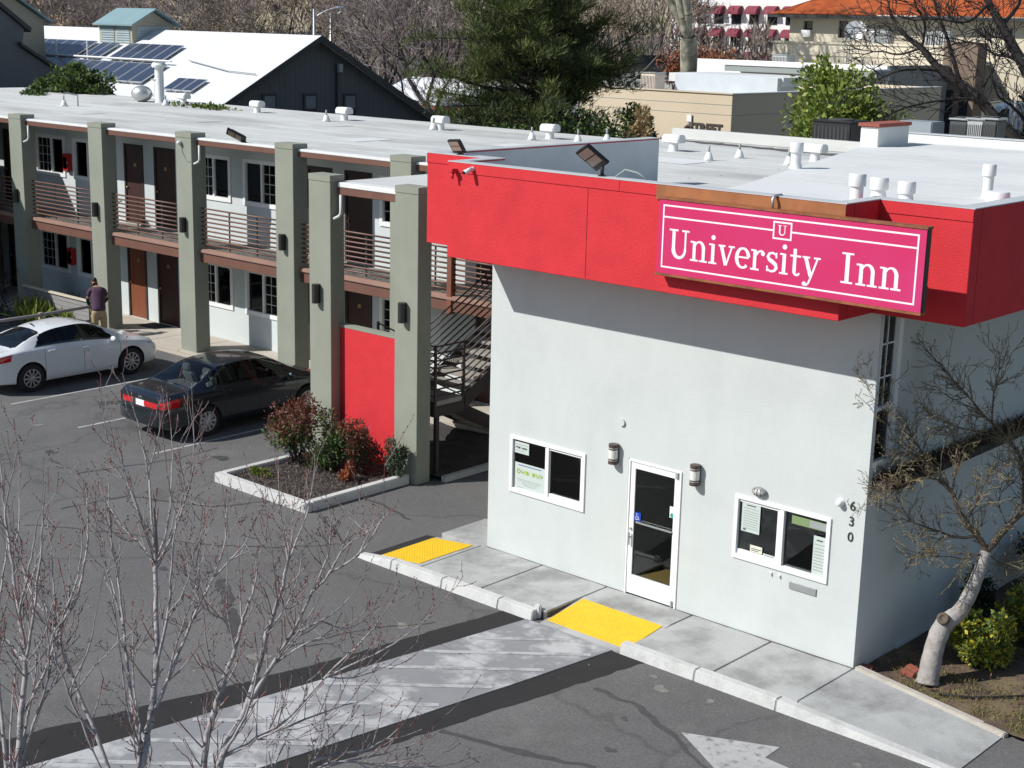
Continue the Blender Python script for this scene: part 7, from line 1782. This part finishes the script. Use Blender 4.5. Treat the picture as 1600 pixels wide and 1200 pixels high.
trees = [
 ('young bare maple at the left edge of the foreground', 'A', (20, 1300), [
  ([(20, 1300), (28, 1200), (33, 1120), (40, 1035), (30, 960), (18, 880), (8, 800), (2, 740)], 0.036, 0.006), ([(40, 1035), (50, 980), (60, 900), (66, 830), (68, 790)], 0.016, 0.005), ([(30, 960), (45, 890), (55, 840), (65, 790)], 0.012, 0.004),
  ([(40, 1035), (20, 1010), (0, 985), (-20, 930)], 0.014, 0.005), ([(33, 1120), (70, 1050), (100, 960), (122, 900), (128, 850)], 0.016, 0.004), ([(28, 1200), (60, 1110), (80, 1040), (86, 960), (82, 890), (80, 850)], 0.016, 0.004), ([(20, 1300), (5, 1150), (-5, 1000), (5, 900), (12, 840)], 0.022, 0.005), ([(18, 880), (28, 830), (30, 780)], 0.009, 0.004), ([(8, 800), (20, 740), (28, 700)], 0.008, 0.004)]),
 ('forked bare maple in the middle of the foreground group', 'B', (215, 1320), [
  ([(215, 1320), (225, 1180), (235, 1120), (243, 1053), (244, 960), (243, 883)], 0.040, 0.019), ([(243, 883), (235, 855), (215, 795), (190, 725), (172, 700), (165, 672)], 0.014, 0.0045), ([(243, 883), (237, 810), (232, 740), (222, 690), (212, 650)], 0.014, 0.0045),
  ([(243, 883), (268, 840), (290, 780), (302, 730), (303, 680)], 0.013, 0.0045), ([(243, 883), (260, 830), (268, 760), (270, 705)], 0.012, 0.004), ([(243, 883), (215, 845), (185, 815), (160, 770)], 0.010, 0.004), ([(232, 740), (243, 700), (250, 665)], 0.008, 0.004), ([(243, 1053), (262, 960), (267, 900), (273, 830), (288, 770)], 0.016, 0.0045),
  ([(225, 1180), (207, 1100), (195, 1000), (186, 920), (174, 840), (170, 760)], 0.019, 0.0045), ([(195, 1000), (182, 940), (165, 880), (160, 840)], 0.010, 0.004), ([(215, 1320), (150, 1150), (95, 1000), (120, 935), (132, 880), (137, 825), (135, 770)], 0.022, 0.0045), ([(235, 1120), (262, 1065), (287, 1000), (312, 945), (333, 903), (352, 845), (353, 805)], 0.019, 0.0045),
  ([(333, 903), (360, 875), (382, 850), (400, 812)], 0.010, 0.004), ([(312, 945), (305, 900), (312, 850), (318, 820)], 0.009, 0.004), ([(95, 1000), (75, 960), (62, 900), (66, 850)], 0.012, 0.004), ([(150, 1150), (110, 1090), (140, 1010), (150, 960)], 0.012, 0.004)]),
 ('wide bare maple at the right of the foreground group', 'C', (330, 1330), [
  ([(330, 1330), (318, 1195), (343, 1083), (367, 1017), (380, 967), (393, 930), (404, 880)], 0.034, 0.005), ([(367, 1017), (358, 970), (354, 930), (355, 880)], 0.011, 0.004), ([(330, 1330), (347, 1183), (387, 1100), (417, 990), (433, 943), (450, 877)], 0.036, 0.013), ([(450, 877), (445, 840), (438, 800), (436, 770)], 0.010, 0.004), ([(450, 877), (465, 840), (480, 805), (486, 770)], 0.010, 0.004),
  ([(387, 1100), (425, 1040), (453, 993), (487, 927), (512, 865), (520, 805)], 0.022, 0.0045), ([(487, 927), (515, 895), (540, 845), (554, 812)], 0.012, 0.004), ([(515, 895), (560, 868), (593, 820), (600, 800)], 0.010, 0.004), ([(417, 990), (440, 960), (462, 915), (470, 880)], 0.012, 0.004), ([(433, 943), (428, 900), (425, 860)], 0.009, 0.004),
  ([(347, 1183), (400, 1155), (453, 1120), (510, 1057), (570, 997), (596, 965)], 0.020, 0.004), ([(510, 1057), (560, 1035), (595, 1018), (657, 977)], 0.011, 0.004), ([(400, 1155), (460, 1130), (533, 1103), (560, 1098)], 0.012, 0.004), ([(453, 993), (500, 970), (525, 955), (545, 935)], 0.010, 0.004), ([(343, 1083), (330, 1040), (322, 1000), (318, 960)], 0.011, 0.004), ([(425, 1040), (470, 1010), (515, 990), (545, 975)], 0.010, 0.004)]),
 ('low bare branches at the bottom edge before the crossing', 'D', (470, 1340), [
  ([(470, 1340), (480, 1210), (520, 1180), (570, 1172), (610, 1150)], 0.022, 0.005), ([(480, 1210), (540, 1190), (600, 1178), (640, 1165)], 0.013, 0.004), ([(480, 1210), (500, 1170), (530, 1140)], 0.011, 0.004), ([(470, 1340), (430, 1220), (440, 1170), (455, 1140)], 0.014, 0.004)])]
for lb_, nm, foot, spec in trees:
    rng = np.random.default_rng(ord(nm)*3); f_ = at(foot[0], foot[1], D0); t = thing('bare_maple', (f_[0], f_[1], GZ), lb_, 'tree', 'bare young trees in the foreground')
    extra = []
    for pts, r0, r1 in spec:
        if len(pts) < 4: continue
        for rep in range(1):
            m_ = len(pts); k0 = rng.integers(0, 2); k1 = max(k0+3, int(m_*rng.uniform(0.6, 0.95))); dx = rng.uniform(-62, 62); q = [pts[k0]]
            for i in range(k0+1, min(k1, m_)):
                f2 = (i-k0)/(m_-1-k0); q.append((pts[i][0]+dx*f2+rng.uniform(-5, 5), pts[i][1]+rng.uniform(0, 14)+30*f2))
            if len(q) > 2: extra.append((q, max(0.008, r0*0.5), 0.004))
    L = limbs_px(spec+extra, D0, rng, 0.7)
    L.append(([np.array([f_[0], f_[1], GZ-0.1]), np.array([f_[0], f_[1], (f_[2]+GZ)/2]), f_], 0.06 if nm != 'D' else 0.03, 0.042 if nm != 'D' else 0.024))
    limb_tree(t, L, rng, m_maple, m_mtwig, m_mtip, 0.0026, 5.0 if nm != 'D' else 9, (0.14, 0.52), budmat=m_bud, wan=0.06, upb=0.5, sub=0.45, budsize=0.8)

# pruned tree beside the office
rng = np.random.default_rng(404); t = thing('pruned_tree', (7.75, 0.49, -0.1), 'pale leaning pruned tree with fine olive twigs beside the office', 'tree')
m_pbark = M('pruned_bark', (0.33, 0.305, 0.285), 0.9, 0.25, 5, bump=0.6, bscale=20, col2=(0.19, 0.155, 0.12), c2pos=(0.5, 0.7), c2scale=6); m_plimb = M('pruned_limb', (0.11, 0.085, 0.06), 0.9, 0.25, 6); m_ptwig = M('olive_twig', (0.19, 0.15, 0.10), 0.9, 0.3, 6); m_ptip = M('olive_sprig', (0.25, 0.205, 0.115), 0.9, 0.3, 6)
DP = 20.4
trunk = [(1449, 1068), (1452, 1050), (1462, 1005), (1476, 975), (1500, 955), (1517, 925), (1530, 893), (1541, 862)]
tp = [at(px, py, DP) for px, py in trunk]
tr_r = [0.165, 0.142, 0.134, 0.128, 0.105, 0.094, 0.086, 0.075]; fp, fr_ = [], []
for i in range(len(tp)-1):
    a, b_, c_, d_ = tp[max(i-1, 0)], tp[i], tp[i+1], tp[min(i+2, len(tp)-1)]
    for u in np.linspace(0, 1, 6)[:-1]:
        fp.append(0.5*((2*b_)+(-a+c_)*u+(2*a-5*b_+4*c_-d_)*u*u+(-a+3*b_-3*c_+d_)*u**3)); fr_.append((tr_r[i]+(tr_r[i+1]-tr_r[i])*u)*(1+0.04*math.sin(i*5+u*9)))
fp.append(tp[-1]); fr_.append(tr_r[-1])
MB().tube(fp, fr_, 14).build('trunk', m_pbark, t, smooth=True)
spec = [([(1541, 862), (1527, 835), (1510, 817), (1495, 790), (1488, 770), (1472, 752), (1442, 746), (1415, 748)], 0.05, 0.006), ([(1527, 835), (1505, 840), (1480, 835), (1455, 826), (1425, 816), (1402, 808)], 0.026, 0.005), ([(1488, 770), (1492, 745), (1500, 715), (1498, 690)], 0.018, 0.005), ([(1541, 862), (1556, 845), (1574, 822), (1600, 800), (1630, 780)], 0.05, 0.03),
        ([(1600, 800), (1600, 740), (1590, 705), (1574, 684), (1550, 660), (1530, 640), (1513, 619), (1488, 592), (1463, 564), (1445, 545)], 0.03, 0.005), ([(1550, 660), (1552, 620), (1560, 585), (1562, 560)], 0.014, 0.004), ([(1574, 684), (1545, 680), (1500, 668), (1460, 655)], 0.012, 0.004), ([(1472, 752), (1455, 725), (1430, 690), (1420, 670)], 0.014, 0.004), ([(1455, 725), (1420, 705), (1395, 680), (1365, 600)], 0.010, 0.003), ([(1510, 817), (1530, 775), (1545, 745), (1570, 730)], 0.016, 0.004),
        ([(1541, 862), (1510, 872), (1480, 870), (1450, 868)], 0.012, 0.004), ([(1541, 862), (1560, 880), (1575, 890), (1590, 900)], 0.012, 0.004), ([(1480, 835), (1450, 855), (1430, 870)], 0.010, 0.004), ([(1574, 822), (1560, 790), (1570, 760)], 0.012, 0.004), ([(1442, 746), (1412, 756), (1395, 768), (1380, 772)], 0.010, 0.003), ([(1513, 619), (1490, 625), (1470, 610)], 0.008, 0.003), ([(1425, 816), (1405, 785), (1392, 750)], 0.010, 0.003)]
memo_spec = limbs_px(spec, DP, rng, 0.5)
limb_tree(t, memo_spec, rng, m_plimb, m_ptwig, m_ptip, 0.0030, 26, (0.14, 0.45), bud=True, budmat=m_ptip, upb=0.1, fork=0.8, sub=0.75, tipfrac=0.75, main='limbs')
# knot of the old cut
k_ = MB(); n_ = Vector((0.15, -0.85, 0.5)).normalized(); a_ = n_.cross(Vector((0, 0, 1))).normalized(); b2 = n_.cross(a_); kc = Vector(at(1474, 967, DP-0.10))
ringv = []
for rr, hh in ((0.085, -0.06), (0.085, 0.03), (0.06, 0.05), (0.045, 0.02), (0.0, 0.015)):
    for j in range(14): ringv.append(kc+n_*hh+(a_*math.cos(2*math.pi*j/14)+b2*math.sin(2*math.pi*j/14))*rr)
k_.add(ringv, [(i*14+j, i*14+(j+1) % 14, (i+1)*14+(j+1) % 14, (i+1)*14+j) for i in range(4) for j in range(14)]); k_.build('cut_knot', m_plimb, t, smooth=True)

# black bare tree at the upper right
rng = np.random.default_rng(909); DB = 42.0; f_ = at(1612, 260, DB)
t = thing('bare_tree', (f_[0], f_[1], GZ), 'big dark bare tree leaning across the upper right corner', 'tree')
spec = [([(1612, 260), (1590, 222), (1560, 190), (1530, 155), (1500, 130), (1470, 110), (1440, 75), (1420, 60), (1400, 40), (1390, 15)], 0.22, 0.03), ([(1500, 130), (1490, 95), (1480, 60), (1465, 20), (1455, -20)], 0.07, 0.03), ([(1612, 260), (1625, 160), (1600, 105), (1565, 40), (1545, 5), (1530, -30)], 0.22, 0.08), ([(1565, 40), (1590, 10), (1600, -20)], 0.07, 0.03), ([(1470, 110), (1430, 108), (1400, 112), (1370, 125)], 0.05, 0.02), ([(1440, 75), (1405, 85), (1375, 80), (1350, 85)], 0.04, 0.015),
        ([(1530, 155), (1490, 155), (1450, 160), (1410, 170), (1380, 185)], 0.05, 0.015), ([(1545, 5), (1520, 30), (1500, 35), (1470, 30)], 0.05, 0.02), ([(1600, 105), (1580, 90), (1555, 85), (1530, 70), (1510, 65)], 0.06, 0.02), ([(1590, 222), (1600, 190), (1580, 165), (1560, 150), (1550, 120)], 0.06, 0.02), ([(1400, 40), (1375, 35), (1350, 45)], 0.03, 0.012), ([(1530, 155), (1540, 130), (1555, 100), (1550, 75)], 0.04, 0.015), ([(1440, 75), (1445, 40), (1430, 5), (1425, -20)], 0.04, 0.015)]
L = limbs_px(spec, DB, rng, 1.6); L.append(([np.array([f_[0], f_[1], GZ-0.1]), f_], 0.30, 0.25))
limb_tree(t, L, rng, m_bark2, m_bark2, m_bark2, 0.010, 6.0, (0.5, 1.6), bud=False, upb=0.15, fork=0.9, sub=0.8)
# dark leaning multi stem tree beside the pine
rng = np.random.default_rng(808); DB = 78.0; f_ = at(690, 215, DB)
t = thing('bare_tree', (f_[0], f_[1], GZ), 'dark many stemmed bare tree leaning out left of the pine', 'tree')
spec = [([(690, 215), (676, 180), (662, 160), (640, 125), (632, 95), (620, 60), (610, 20)], 0.16, 0.05), ([(672, 180), (668, 155), (680, 115), (690, 80), (690, 40)], 0.12, 0.04), ([(690, 215), (680, 180), (700, 175), (725, 168), (755, 160)], 0.10, 0.05), ([(655, 160), (632, 150), (625, 120), (600, 90), (580, 60)], 0.07, 0.03), ([(680, 180), (690, 145), (705, 120), (715, 85), (720, 50)], 0.10, 0.03), ([(640, 125), (655, 90), (660, 50), (655, 10)], 0.06, 0.03), ([(632, 95), (600, 75), (570, 40), (550, 20)], 0.05, 0.02)]
L = limbs_px(spec, DB, rng, 1.5); L.append(([np.array([f_[0], f_[1], GZ-0.1]), f_], 0.26, 0.2))
limb_tree(t, L, rng, m_bark2, m_twig2, m_twig2, 0.014, 3.5, (0.8, 2.2), bud=False, upb=0.2, fork=0.95, sub=0.85)
